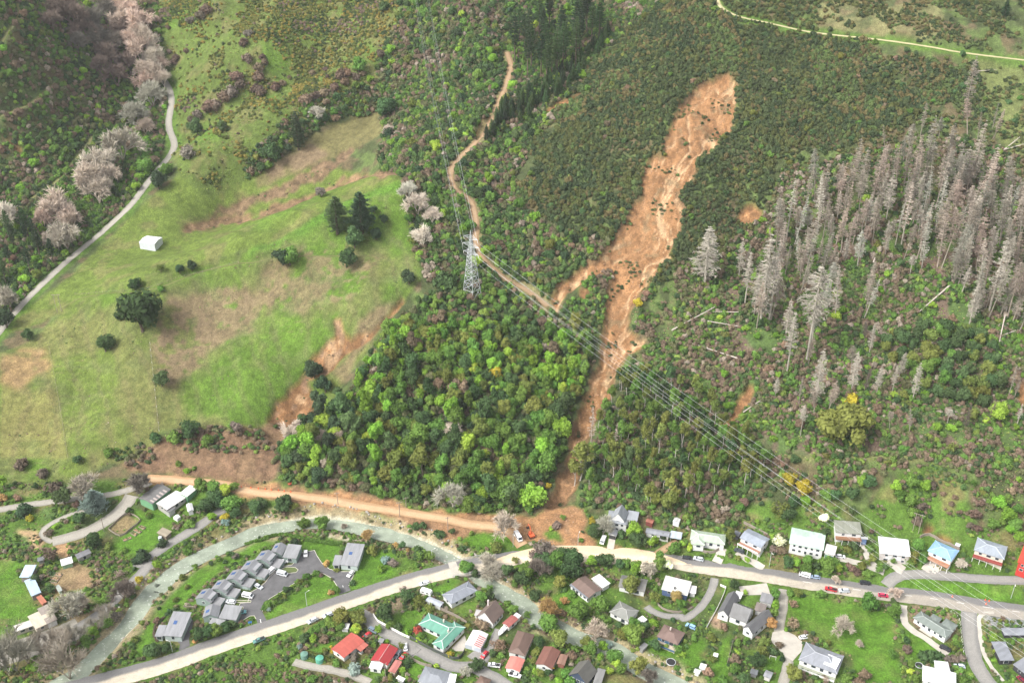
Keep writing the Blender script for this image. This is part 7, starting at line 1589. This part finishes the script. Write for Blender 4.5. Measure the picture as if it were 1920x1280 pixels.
grove_pine('pine_tree', Q('M1',(0,60),(120,40),(330,100),(330,200),(130,270),(30,330),(0,330)), 7.5, 'tallpine', 'kd', (2.6, 3.4), (.8, 1.05), 'tree', 'pines where the valley road leaves the view', 'dark pine beside the lower valley road', 14)
grove_pine('pine_tree', Q('T4',(1290,110),(1400,60),(1400,110),(1310,150)), 5, 'pine', 'kd', (3.0, 3.6), (.8, 1.0), 'tree', 'dark pines above the ridge track', 'dark pine above the ridge track', 5)
# ------------------------------------------------------------------ single trees, garden shrubs, hedges
def spot(reg, x, y, r, k=.6):
    """a plant whose crown is seen at x, y with radius r (photo units of that reading): where it stands and its radius in metres"""
    s = REG[reg][2]; q = Q(reg, (x, y + k * r))[0]; p = P([q])[0]
    dep = p[1] * cP - (p[2] - CAM_Z) * sP
    return p, r / s * dep / FPX
def plant(reg, x, y, r, code, shape, kind, name=None, hs=1.0, cat='tree', label=None, group=None, bark=None):
    p, R = spot(reg, x, y, r, .95 if shape in ('tall', 'bare') else 1.5 if shape in ('pine', 'poplar') else .55)
    R = R / {'pine': .95, 'bare': .9, 'poplar': 1.0}.get(shape, .82)
    o = put_tree(name or 'garden_shrub', p[:2], R, shape, code, hs=hs, cat=cat, group=group, jit=.1, label=label, bark=bark)
    PLANTS.append((o, kind, code, R, 'spot' if label is None else None))
    return o
# paddock trees
for rg, x, y, r, c, sh, lb in (('M1',795,505,112,'d','round','big dark shaggy evergreen in the middle of the paddock'), ('M1',670,492,26,'k','round','small dark tree touching the big evergreen'), ('M1',755,320,34,'d','round','dark tree by the fence on the crest'), ('M1',900,330,20,'m','low','small mid green bush by the crest fence'), ('M1',1005,235,26,'k','round','left one of two round dark trees near the white barn'), ('M1',1072,215,28,'k','round','right one of two round dark trees near the white barn'),
        ('M1',590,655,48,'d','round','round dark tree on the lower paddock face'), ('M1',905,850,44,'d','round','dark tree beside the paddock fence'), ('M1',155,605,30,'d','round','dark tree near the small white box on the brow'), ('M1',40,520,50,'k','round','dark tree at the bend of the valley road'), ('M2',150,175,46,'k','round','dark half of the paired trees in the upper paddock'), ('M2',190,170,50,'m','round','lighter half of the paired trees in the upper paddock'), ('M2',505,185,50,'d','round','round dark tree below the conifers'), ('M2',855,285,40,'k','round','black round tree where paddock meets bush'), ('M2',325,800,48,'k','round','upper of two dark trees beside the paddock slip'), ('M2',388,885,46,'k','round','lower of two dark trees beside the paddock slip'), ('M2',455,900,24,'d','low','small dark bush next to the two trees by the slip'), ('M2',1060,290,60,'d','low','dark spreading shrub under the pylon'), ('M2',550,70,55,'d','round','dark broad tree under the conifers'), ('M2',670,40,32,'k','round','dark tree right of the conifers'),
        ('T2',455,1225,52,'d','pine','left one of two dark conifers in the upper paddock'), ('T2',592,1215,56,'k','pine','right one of two dark conifers in the upper paddock'), ('T2',660,1178,20,'k','round','small dark tree above the conifers'), ('T2',715,1232,24,'k','round','small dark tree beside the conifers'), ('T2',362,1085,27,'n','round','brownish round tree at the gully slip'), ('T2',238,770,45,'k','pine','tall dark conifer on the edge of the brown slope'), ('T2',80,885,55,'d','round','dark round tree above the gully'), ('T1',885,1030,48,'k','round','very dark tree beside the valley road bend'), ('T1',930,960,34,'m','round','green tree just above the bend tree'), ('T1',810,945,40,'m','round','green tree on the creek side of the valley road'), ('M1',900,225,28,'o','open','sparse bush above the crest fence'), ('T2',725,640,60,'d','round','dark tree at the tip of the upper pasture'), ('T2',575,385,40,'m','round','green tree in the upper pasture hollow'), ('T2',695,305,30,'p','low','purple brown bush on the upper pasture'), ('T2',720,40,32,'d','low','dark bush at the top of the pasture'), ('T2',805,15,20,'d','low','small dark bush at the very top of the pasture'),
        ('M1',610,1245,30,'m','low','green bush at the foot of the paddock'), ('M1',1070,1140,50,'d','round','dark tree on the brow of the scarp'), ('M1',975,1160,40,'m','low','green bush on the scarp brow'), ('M1',870,1160,35,'d','low','dark bush by the fence foot'), ('M1',1315,1100,34,'n','low','brown bush above the scarp'), ('M1',1160,1180,40,'m','low','green bush at the end of the scarp'),
        ('T1',1105,735,45,'d','round','dark tree cluster on the valley side pasture'), ('T1',1240,720,28,'d','round','dark round bush on the valley side pasture'), ('T1',1045,850,42,'n','low','brown thicket beside the valley road')):
    plant(rg, x, y, r, c, sh, None, 'pine_tree' if sh == 'pine' else 'paddock_tree', hs=1.35 if sh == 'tall' else 1.0, label=lb)
    if x == 795: last_root[0].scale[2] *= 1.15; last_root[0].location.z -= 2.2
    if sh == 'pine' and y > 1000: last_root[0].scale = (last_root[0].scale[0] * 1.45, last_root[0].scale[1] * 1.45, last_root[0].scale[2] * .88)
# purple brown scrub balls on the pasture
for i, (x, y, r) in enumerate(((1390,190,24),(1360,240,28),(1385,330,32),(1300,520,40),(1250,545,38),(1170,600,42),(1210,590,34),(1340,470,30),(985,325,24),(945,290,16),(1040,285,16),(975,345,22),(1060,120,24),(1150,60,34),(1120,90,30),(880,115,26),(825,95,20),(1320,430,36),(1105,640,30),(1070,670,26),(940,155,14))):
    plant('T1', x, y, r, 'p' if i % 3 else 'n', 'low', 'rounded bush on the valley side pasture', 'pasture_shrub', hs=1.0, cat='shrub', group='purple brown bushes on the valley side pasture')
for i, (x, y, r) in enumerate(((15,380,30),(20,430,34),(50,350,24),(35,320,20),(315,410,20),(390,390,18),(150,465,20),(115,490,30),(185,432,12),(400,430,15),(510,410,30),(470,420,35),(280,560,36),(330,540,30),(380,520,28),(440,490,28),(500,460,26),(560,430,24),(600,415,18),(10,500,34),(30,520,26))):
    plant('T2', x, y, r, 'p' if i % 2 else 'b', 'low', 'rounded bush across the upper pasture', 'pasture_shrub', cat='shrub', group='brown bushes on the upper pasture')
# leafless trees
BT = [('T1',x,y,r*.86,'n' if c=='a' and y<440 and x<730 else c) for x, y, r, c in ((650,-10,85,'f'),(735,10,85,'f'),(700,110,85,'f'),(740,230,80,'f'),(840,250,75,'f'),(900,350,70,'f'),(830,460,80,'f'),(920,440,60,'f'),(580,-10,80,'f'),(300,120,80,'a'),(640,240,80,'a'),(560,360,70,'a'),(440,240,70,'a'),(250,1210,80,'f'),(620,980,80,'f'),(650,20,80,'f'),(720,60,90,'f'),(770,130,95,'f'),(690,170,80,'a'),(810,200,90,'f'),(790,280,90,'f'),(860,330,85,'f'),(880,410,90,'f'),(810,390,75,'f'),(420,90,110,'a'),(350,50,85,'a'),(520,110,85,'a'),(560,210,85,'a'),(470,170,75,'a'),(620,310,90,'a'),(660,420,80,'a'),(720,340,75,'a'),(600,60,80,'a'),
       (855,530,92,'a'),(760,640,92,'a'),(820,710,62,'a'),(690,810,115,'a'),(580,910,105,'f'),(500,990,115,'f'),(560,1060,100,'f'),(340,1150,115,'f'),(410,1210,90,'f'),(50,1200,95,'e'))]
BT += [('M1',380,30,90,'f'),('M1',300,60,60,'a'),('M1',60,380,70,'a'),('L1',960,290,175,'a'),('L1',1600,270,150,'n'),('L4',605,390,160,'a'),('L4',1190,730,150,'a'),('L4',860,130,90,'e'),('L4',1000,1160,110,'a'),('T2',850,1060,60,'e'),('T2',905,1135,65,'e'),('T2',985,1200,50,'e'),('M2',930,40,62,'e'),('M2',230,1120,72,'e'),('M2',360,1160,50,'a'),('M2',1100,1110,55,'e'),('M2',450,1140,45,'a'),
       ('B1',720,480,150,'a'),('B1',820,470,110,'a'),('B1',1240,330,110,'n'),('B7',1585,690,105,'a'),('B6',1100,180,80,'a'),('B6',160,540,110,'t'),('B6',600,760,110,'a'),('B6',1100,1200,90,'n'),('B8',60,880,45,'f'),('B8',420,370,60,'f'),('L5',800,740,120,'a'),('B6',60,150,110,'n'),('B5',970,170,110,'a'),('T2',340,630,40,'e'),('T2',735,730,40,'e'),('M2',1080,1000,40,'a'),('L3',1150,850,75,'t'),('L3',890,760,40,'a'),('B7',1530,240,50,'f'),('K8',960,1130,80,'e')]
for rg, x, y, r, c in BT:
    plant(rg, x, y, r, c, 'bare', 'leafless tree', 'bare_tree', hs=1.05, group='leafless trees')
for rg, bx, by, tx, ty in (('B1',90,1190,0,800),('B1',170,1165,110,770),('B1',285,1085,268,840),('B1',485,1040,385,740),('B1',705,1250,600,790),('B1',1080,645,1070,480),('B1',1010,750,960,570),('B1',780,890,735,660),('B1',640,930,560,720)):
    p = P(Q(rg, (bx, by)))[0]; dep = p[1] * cP - (p[2] - CAM_Z) * sP; hgt = math.hypot(bx - tx, by - ty) / REG[rg][2] * dep / FPX / .72
    o_ = put_tree('bare_poplar', p[:2], hgt / 3.6, 'poplar', 'a', hs=1.0, group='bare poplars by the river', jit=.1); PLANTS.append((o_, 'tall leafless poplar', 'a', hgt / 3.6, 'spot'))
# village trees and shrubs: reading, x, y, radius, colour, shape
VP = {
'L1': '55,300,60,g,tall 420,320,40,d,round 740,460,105,d,round 275,585,95,k,low 345,680,45,y,low 920,700,70,d,round 1100,960,95,d,round 1470,590,40,d,low 570,840,50,p,low 1240,1000,50,o,low 640,770,40,g,low 890,530,50,p,open 1710,640,35,o,low 600,1100,80,p,open 1430,1040,35,m,low 1620,1110,80,k,low 900,20,50,d,round 200,440,50,b,low 40,440,50,t,low 250,60,80,p,low 500,170,70,p,low 640,320,80,p,low',
'L2': '770,320,80,m,round 930,340,80,m,round 1060,370,70,l,round 1160,330,50,m,round 920,470,90,d,round 820,570,85,d,round 1000,520,80,d,round 1140,540,95,m,round 1180,640,60,d,round 1060,660,50,y,low 1400,560,75,d,round 1470,520,60,d,round 905,670,45,g,round 1060,730,50,s,open 270,1190,40,g,low 620,1040,60,m,low 650,740,60,m,low 330,970,60,k,low 180,650,35,m,low 120,1120,60,k,low 30,1160,50,k,low 620,130,40,g,low 700,110,30,m,low 520,50,40,m,low 890,1200,22,k,round 1090,1080,35,m,low 1160,1110,40,d,low 980,1140,35,m,low 1050,1170,25,d,low',
'L3': '180,550,95,d,round 240,510,80,d,round 310,560,60,o,open 430,750,65,m,round 650,770,85,m,round 1360,1150,55,s,low 1440,1190,55,n,low 1310,1250,50,g,low 1210,1040,70,o,low 1480,985,40,t,low 1550,1000,40,d,round 1610,1040,25,t,low 1740,1090,80,d,round 1700,790,40,d,round 1790,780,35,d,round 320,960,40,k,round 270,265,30,r,low 680,1190,40,t,low 550,250,60,m,round 1600,250,80,m,round 1230,370,50,m,round 1320,420,60,m,round',
'L4': '190,780,45,d,round 270,780,45,d,round 460,860,65,d,low 590,840,35,d,round 700,1025,45,d,low 750,970,30,o,low 760,1250,75,m,round 240,1100,75,m,round 330,1120,60,m,round 1490,460,150,l,round 1400,440,90,l,round 1590,470,100,g,round 1180,420,150,m,round 1040,270,110,l,round 890,540,90,d,round 780,560,110,m,round 1580,160,60,y,round 1690,310,40,y,low 1730,790,30,l,low 1800,740,40,n,low 1100,1010,70,o,low 1320,1160,45,o,open 1640,1040,110,n,open 1560,1120,90,n,open',
'L5': '260,750,55,n,low 210,790,28,l,low 340,670,35,m,open 560,830,18,d,low 545,925,30,m,low 700,850,80,d,round 670,710,55,y,low 1140,840,85,g,round 1180,950,85,d,round 1010,860,60,d,low 1260,930,60,d,low 1360,940,70,g,low 1490,900,45,k,round 1530,530,90,o,tall 1390,480,60,o,tall 1290,500,65,o,gum 530,180,120,o,gum 470,260,90,o,gum 1620,1010,80,m,low 1780,1040,32,l,tall 1700,960,40,l,low 60,1120,90,n,open 160,1050,90,n,open 240,1170,100,m,round 420,1180,110,d,round 360,1120,90,d,round 530,1150,60,d,round 660,1190,70,g,round 760,1180,80,d,round 860,1170,70,d,round 980,1210,60,d,round 1060,1210,55,m,round 1440,1180,70,m,tall 1545,1230,55,w,round 1180,1240,60,m,round',
'K6': '860,810,80,o,tall 910,640,50,m,tall 840,600,50,d,round 990,400,60,m,round 1060,310,60,p,round 310,930,40,l,tall 840,980,40,m,low 1440,770,40,l,low 1550,850,90,w,open 1570,960,75,b,low 1450,960,60,n,open 1540,430,130,o,open 1650,500,110,d,round 60,350,100,o,tall 330,430,70,o,tall 1760,1140,60,l,round 1660,1150,70,d,round 1240,560,40,l,low 1100,1080,40,l,low 980,1060,40,o,low',
'K7': '380,130,105,y,round 220,20,90,y,round 680,540,62,w,round 1010,950,70,o,low 300,1140,55,g,round 470,1130,80,m,round 760,1160,100,m,round 880,1200,40,l,tall 200,1140,70,d,round 600,1160,60,d,low 720,700,60,d,low 1070,220,90,d,round 850,220,80,d,round 720,230,80,m,round 260,330,90,d,round 120,400,90,n,open 1310,60,90,d,round 1180,30,70,l,round 1070,440,50,d,tall 1320,920,60,m,low 1360,1050,60,o,low 1190,1170,45,o,low 1290,1130,50,o,open 1440,1230,50,m,open 1640,1120,35,m,open 1540,1180,35,m,low 1090,870,80,d,low 970,850,50,d,low 430,290,70,g,round 1340,700,40,p,low 1050,1190,70,p,low',
'K8': '380,920,90,m,round 430,1060,60,m,round 290,1060,90,o,open 1390,640,80,m,round 1480,330,90,g,round 1600,500,100,g,round 1720,420,80,m,round 1680,620,90,m,round 1730,790,80,g,round 1590,280,70,m,round 1150,460,80,p,low 1210,300,70,p,low 1090,620,50,p,low 1190,660,60,p,low 370,560,80,p,low 300,440,80,m,low 420,360,70,p,low 250,300,80,m,round 120,250,80,m,round 480,100,80,g,round 60,100,80,g,round 300,60,80,m,round 560,60,70,p,low 830,320,40,b,low 930,440,40,b,low 720,180,40,b,low 880,230,40,b,low 1000,960,40,m,low 1620,690,70,g,round 1500,600,60,m,round',
'B1': '370,260,55,d,round 500,340,55,d,open 960,780,50,g,round 1070,680,60,m,low 1180,620,60,n,open 1520,960,70,d,round 1580,970,60,d,round 1330,990,40,m,low 1255,1020,22,k,low 1570,85,45,g,low 1390,50,55,k,low 1470,10,45,k,low 860,850,60,m,low 1350,840,40,o,low 350,1110,60,g,low 440,1090,50,o,low 1390,240,40,y,low 480,80,30,d,low 1200,200,50,n,open 1060,440,60,m,low 1310,350,90,n,open',
'B2': '100,1180,48,d,round 165,1185,52,d,round 255,1165,52,d,round 575,980,35,d,round 600,1040,60,d,round 670,1010,65,d,round 750,985,65,m,round 845,960,50,d,round 540,1070,30,t,low 890,910,50,d,low 975,935,20,k,low 1240,730,45,m,low 1290,700,40,m,low 697,340,20,k,round 770,290,22,d,low 930,270,35,n,low 830,320,22,d,low 540,360,28,m,low 420,470,35,o,low 465,560,28,o,low 310,575,26,m,low 365,680,30,o,low 195,765,18,k,low 295,785,24,d,low 245,655,20,m,low 180,880,35,p,low 890,240,30,d,low',
'B3': '500,740,42,d,round 390,820,50,m,low 470,820,35,o,low 340,870,45,p,low 285,890,50,m,low 240,950,45,m,low 280,955,40,s,low 855,535,45,m,low 735,575,48,m,low 665,635,42,o,low 625,640,35,m,low 725,655,40,m,low 905,555,30,p,low 1090,740,45,m,round 1035,760,40,t,low 1290,650,40,d,low 1160,1080,105,o,round 1020,1110,80,m,low 1340,1040,70,d,round 1355,1090,90,o,round 1330,1220,65,l,round 1600,1200,45,g,open 1690,1040,110,d,round 970,430,35,t,low 1090,500,35,o,low 600,180,38,k,round 1740,1150,60,m,low',
'B4': '550,450,90,o,round 540,560,70,m,round 740,440,75,m,round 760,500,85,o,round 720,610,65,l,round 190,705,55,g,low 80,700,70,d,low 20,820,40,s,low 1075,420,85,d,round 1150,490,50,d,round 1015,610,48,l,open 1370,210,80,d,open 1530,270,80,o,open 1330,110,50,n,open 1640,330,50,o,open 1510,620,60,r,low 1550,670,45,m,low 1380,630,45,g,low 1260,560,55,d,low 1510,725,35,l,low 1610,740,35,m,low 1300,820,50,o,open 1110,750,35,g,low 700,1100,85,s,low 430,870,40,y,low 410,820,22,y,low 880,860,50,b,low 1080,1150,45,m,low 1160,1200,50,o,low 1310,1110,45,l,open 700,960,60,n,low 480,1030,60,m,low 900,1010,50,m,low 1380,1000,60,d,open 180,1220,60,m,low 340,860,40,o,low 330,720,60,b,low 960,800,40,m,low 1730,1060,30,l,low 420,610,40,b,low',
'B5': '725,150,68,m,round 805,200,45,d,round 120,420,70,d,open 240,440,50,o,open 350,540,50,o,open 230,745,45,r,low 265,795,40,m,low 230,835,25,l,low 320,840,25,d,low 865,430,55,m,round 960,410,50,d,round 880,500,32,d,round 945,340,45,m,open 1180,540,55,m,low 1130,490,45,m,low 860,690,70,b,low 740,700,35,o,low 820,1110,70,d,round 720,1180,60,a,open 980,985,38,d,round 1060,1000,40,m,low 1040,900,70,b,open 560,985,35,y,low 420,1100,25,l,low 1440,880,50,d,round 1320,600,45,m,open 1380,410,50,d,low 1310,180,80,m,round 1280,250,70,d,round 1200,280,45,m,low 1130,160,60,d,round 1490,440,22,l,low 1410,960,50,o,low 1390,1060,40,o,open 1350,370,40,o,open 1560,720,100,m,round 1450,1190,45,o,open',
'B6': '370,210,95,d,round 90,130,90,d,round 240,320,60,o,round 635,530,80,m,round 410,620,90,m,round 470,590,70,m,round 130,720,85,m,round 250,860,85,o,round 40,890,50,d,round 500,910,60,o,round 560,960,70,m,round 660,930,50,g,round 720,930,40,s,round 400,950,45,m,low 640,1030,35,g,low 760,1040,75,m,round 790,1100,45,l,round 725,1170,35,l,round 850,1150,50,m,round 1000,1140,75,o,tall 965,840,95,m,round 970,720,60,m,round 1070,740,45,d,round 860,830,60,o,round 710,680,35,m,low 820,710,35,d,low 1155,700,50,g,low 1160,920,55,d,round 1390,950,45,m,open 1430,1010,35,l,open 1380,1130,30,m,low 930,370,90,o,round 740,300,40,m,low 1170,460,60,o,open 1380,470,60,t,round 1410,530,50,m,round 1450,580,30,m,low 30,450,50,d,round 95,475,20,l,low 270,610,45,b,low 300,500,45,t,open 1210,160,55,m,tall 970,190,60,g,round 1090,190,80,a,open 380,420,35,m,low 540,690,25,g,low 1230,500,25,m,low 30,1170,40,l,open 150,1170,35,d,low 310,1180,50,m,low 240,1250,40,g,low 360,1250,50,m,low 370,1010,50,b,low 1500,1150,40,m,low 600,1180,30,d,low 1340,670,30,d,low',
'B7': '500,300,48,d,round 625,370,30,l,low 920,400,45,m,tall 920,520,40,g,tall 900,600,45,m,tall 870,690,60,t,round 410,710,45,b,low 110,690,30,m,low 800,870,60,o,open 735,1060,75,d,round 790,970,60,o,open 550,870,45,m,low 540,970,35,l,low 520,1030,55,b,low 300,1040,40,o,low 250,1160,55,b,low 1100,1190,80,o,round 1035,740,25,g,low 1380,385,50,m,low 1230,150,55,m,round 1130,90,45,g,round 1440,120,80,m,round 1550,150,35,l,tall 1070,370,40,m,low 1150,380,45,o,open 1100,500,50,b,open 1110,690,70,b,open 1460,880,35,o,open 1640,1230,60,m,low 640,840,30,m,low 110,820,40,m,low 280,820,50,o,low 1290,970,10,m,low 970,890,40,b,low 990,1040,30,k,low 520,1130,60,m,low 400,1260,60,m,low 600,1240,60,d,open 1380,850,25,m,low 1200,400,25,k,low 60,1130,25,o,open 900,960,45,d,low 860,930,30,d,low',
'B8': '140,490,95,m,round 400,570,65,m,round 350,520,45,n,open 395,460,40,d,low 390,990,50,m,open 530,860,35,d,round 535,940,48,p,low 690,1000,60,d,low 760,995,65,d,low 830,1000,55,d,low 940,1030,40,n,low 1010,1040,45,n,low 1080,1030,45,n,low 1410,640,22,o,low 1465,650,22,o,low 1525,660,22,o,low 1585,665,22,o,low 1665,680,22,o,low 1350,665,20,o,low 1310,710,18,o,low 1600,715,18,o,low 1400,830,45,l,open 1410,960,30,l,open 1405,1050,28,g,low 570,1080,40,m,low 620,1230,50,m,low 570,1160,35,l,low 100,1190,60,b,low 60,1260,50,b,low 560,70,50,m,open 680,60,45,m,round 90,100,45,o,low 250,150,35,m,open 400,60,30,m,open 130,80,30,m,open 320,110,30,d,low 30,170,40,p,low 150,190,50,m,low 980,920,40,o,low 1030,890,40,m,low 1100,1250,50,m,low'}
SHW = {'round': 'rounded tree', 'tall': 'upright tree', 'low': 'shrub', 'open': 'loose bushy shrub', 'gum': 'gum tree'}
for rg, txt in VP.items():
    for it in txt.split():
        x, y, r, c, sh = it.split(','); r = float(r)
        plant(rg, float(x), float(y), r, c, sh, SHW[sh], {'round': 'garden_tree', 'tall': 'garden_tree', 'gum': 'gum_tree'}.get(sh, 'garden_shrub'), cat='shrub' if sh in ('low', 'open') else 'tree', hs=.95, group='garden plants of the village' if sh != 'gum' else 'gum trees in the gully beside the slip')
sp_ = plant('L1', 1090, 515, 118, 's', 'spruce', None, 'blue_spruce', label='silvery blue spruce at the gravel yard junction', hs=.9)
plant('M4', 395, 1120, 135, 'o', 'fine', None, 'broadleaf_tree', label='big olive domed tree at the foot of the dead pine hillside', hs=.85)
plant('M3', 700, 410, 26, 'y', 'low', None, 'flowering_shrub', label='bright yellow flowering bush at the edge of the slip', cat='shrub')
plant('M4', 1280, 1040, 50, 'l', 'round', None, 'broadleaf_tree', label='yellow green tree under the dark thicket'); plant('M4', 1140, 1045, 32, 'o', 'round', None, 'broadleaf_tree', label='small olive tree left of the yellow green one')
plant('M4', 465, 960, 45, 'y', 'low', None, 'flowering_shrub', label='yellowish bush above the big domed tree', cat='shrub'); plant('M2', 1345, 825, 38, 'y', 'round', None, 'flowering_tree', label='yellow flowered tree in the middle of the bush block')
# hedges: one body of leaves each
def hedge(reg, pts, r, code, label, hs=1.0, step=.8, mesh=None):
    ln = smooth(P(Q(reg, *pts)), 1.0); s = np.r_[0, np.cumsum(np.linalg.norm(np.diff(ln[:, :2], axis=0), axis=1))]
    V, Fc = [], []; o = 0; c = ln[len(ln) // 2]
    for q in np.arange(0, s[-1], r * step):
        x, y = np.interp(q, s, ln[:, 0]), np.interp(q, s, ln[:, 1]); me = LOW[random.randrange(5)]
        v = np.array([tuple(t_.co) for t_ in me.vertices]); a = random.uniform(0, 6.28); k = r * random.uniform(.85, 1.15)
        v = np.c_[v[:, 0] * math.cos(a) - v[:, 1] * math.sin(a), v[:, 0] * math.sin(a) + v[:, 1] * math.cos(a), v[:, 2] * hs] * k + [x - c[0], y - c[1], float(hz(x, y)) - c[2] - .1]
        V.append(v); Fc += [[i + o for i in p.vertices] for p in me.polygons]; o += len(v)
    root = tag(empty('hedge', tuple(c)), label, 'hedge'); f = part('foliage', np.vstack(V), Fc, 'leaf', root, tuple(v * LK for v in CODE[code][0]))
    V, Fc = [], []
    for q in np.arange(0, s[-1], r * 1.6): x, y = np.interp(q, s, ln[:, 0]), np.interp(q, s, ln[:, 1]); tube(V, Fc, (x - c[0], y - c[1], float(hz(x, y)) - c[2] - .2), (x - c[0], y - c[1], float(hz(x, y)) - c[2] + r * .6), .08, .05, 5)
    w = part('stems', V, Fc, 'bark', root, (.12, .09, .07)); w['kind'] = 'stuff'
hedge('L3', [(-250,985),(-100,940),(0,908),(120,880),(280,885),(450,925),(600,950),(740,972),(870,975)], 1.25, 'm', 'long green hedge between the flats and the river', 1.0, .6)
hedge('B4', [(170,640),(260,590),(350,550),(440,520)], 2.2, 'm', 'wide clipped hedge between the road and the broad red roofed house', .8)
hedge('B7', [(860,930),(930,965),(990,1000),(1000,1060)], .9, 'd', 'low dark hedge beside the gravel drive', 1.0)
hedge('B4', [(120,905),(300,960),(420,1010),(600,1070),(760,1120)], 1.2, 'o', 'rough hedge behind the vegetable garden along the gravel track')
hedge('B2', [(180,1080),(150,1010),(170,930),(230,870),(250,850)], .8, 'p', 'brown hedge round the back of the detached grey house')
# ------------------------------------------------------------------ labels: look, size, and what stands nearest
LMK += [(ph, tuple(P([q])[0])) for ph, q in (('the foot of the big slip', (1065, 935)), ('the neck of the big slip', (1150, 650)), ('the head of the big slip', (1350, 150)), ('the paddock slip', (590, 740)), ('the brown scarp', (420, 850)), ('the valley road bend', (325, 260)), ('the pylon track', (850, 310)), ('the gully slips', (620, 330)), ('the ridge track', (1600, 70)), ('the clay road', (680, 935)),
        ('the creek path', (130, 330)), ('the power line', (830, 250)), ('the paddock corner', (752, 335)), ('the small orange slip', (1385, 760)), ('the big domed tree', (1573, 810)), ('the fallen logs', (1750, 560)), ('the upper pasture', (560, 120)), ('the bush path', (60, 190)), ('the pine group', (1020, 100)), ('the slip channel edge', (1105, 740)), ('the middle of the bush block', (880, 700)), ('the left edge of the bush block', (640, 740)), ('the top of the stand', (1700, 330)), ('the foot of the stand', (1880, 600)), ('the end of the stand', (1470, 460)))]
LP_ = np.array([q for _, q in LMK])
LX, LY = proj(LP_[:, 0], LP_[:, 1], LP_[:, 2])
seen_labels = {}
for o, kind, code, R, mode in PLANTS:
    if kind is None: continue
    x, y, z = o.location; px_, py_ = proj(x, y, z)
    d = np.hypot(LP_[:, 0] - x, LP_[:, 1] - y); k = int(np.argmin(d)); dx, dy = px_ - LX[k], py_ - LY[k]
    rel = ('in front of' if dy > 0 else 'behind') if abs(dy) > abs(dx) * .8 else 'beside'
    if d[k] > 30: rel = {'in front of': 'well below', 'behind': 'well above', 'beside': 'some way from'}[rel]
    size = 'small' if R < 1.6 else 'large' if R > 3.4 else ''
    col = CODE[code][1] if code else ''
    if '%s' in kind or code is None:
        short = {'bush_tree': 'bush block tree', 'forest_tree': 'forest tree', 'native_tree': 'bush tree', 'evergreen_tree': 'tree on the wooded hill', 'gully_tree': 'gully tree', 'gum_tree': 'gum tree', 'broadleaf_tree': 'thicket tree', 'hillside_shrub': 'hillside shrub', 'scrub_tree': 'scrub bush', 'dead_pine': 'grey dead pine', 'pine_tree': 'dark pine', 'young_pine': 'young dark pine'}[o.name.split('.')[0]]
        shp = {'round': 'rounded', 'tall': 'tall', 'low': 'low', 'open': 'sparse'}.get(mode, '')
        if code is None: hgt = o.scale[2] * (7 if mode != 'pine' else 4.6); size = 'tall' if hgt > 31 or (mode == 'pine' and hgt > 11.5) else 'shorter'; shp = 'broad' if o.scale[0] > 4.2 else 'slender' if o.scale[0] < 3.9 else ''
        lb = ' '.join(w for w in (size, shp, col, short, rel, LMK[k][0]) if w)
    else: lb = ' '.join(w for w in (size, col, kind, rel, LMK[k][0]) if w)
    lb = ' '.join(lb.split()[max(0, len(lb.split()) - 14):]); o['label'] = lb; seen_labels.setdefault(lb, []).append((d[k], o))

ORD = 'first second third fourth fifth sixth seventh eighth ninth tenth eleventh twelfth thirteenth fourteenth fifteenth sixteenth seventeenth eighteenth nineteenth twentieth'.split() + ['twenty-%s' % q for q in 'first second third fourth fifth sixth seventh eighth ninth'.split()]
for lb, os_ in seen_labels.items():
    if 1 < len(os_) <= 29:
        for i, (_, o) in enumerate(sorted(os_, key=lambda q: q[0])): o['label'] = lb + ', %s out' % ORD[i]

# ------------------------------------------------------------------ thin haze over the valley
V, Fc = [], []; box(V, Fc, -1500, 1500, -320, 1900, -30, 420)
hm = bpy.data.materials.new('haze'); hm.use_nodes = True; hn = hm.node_tree; hn.nodes.clear()
ho = hn.nodes.new('ShaderNodeOutputMaterial'); hv = hn.nodes.new('ShaderNodeVolumePrincipled')
hv.inputs['Color'].default_value = (.93, .95, .97, 1); hv.inputs['Density'].default_value = .00007; hv.inputs['Anisotropy'].default_value = .2
hn.links.new(hv.outputs[0], ho.inputs['Volume'])
hz_o = mesh_obj('haze', V, Fc, hm); tag(hz_o, 'thin pale haze over the valley', None, None, 'stuff')
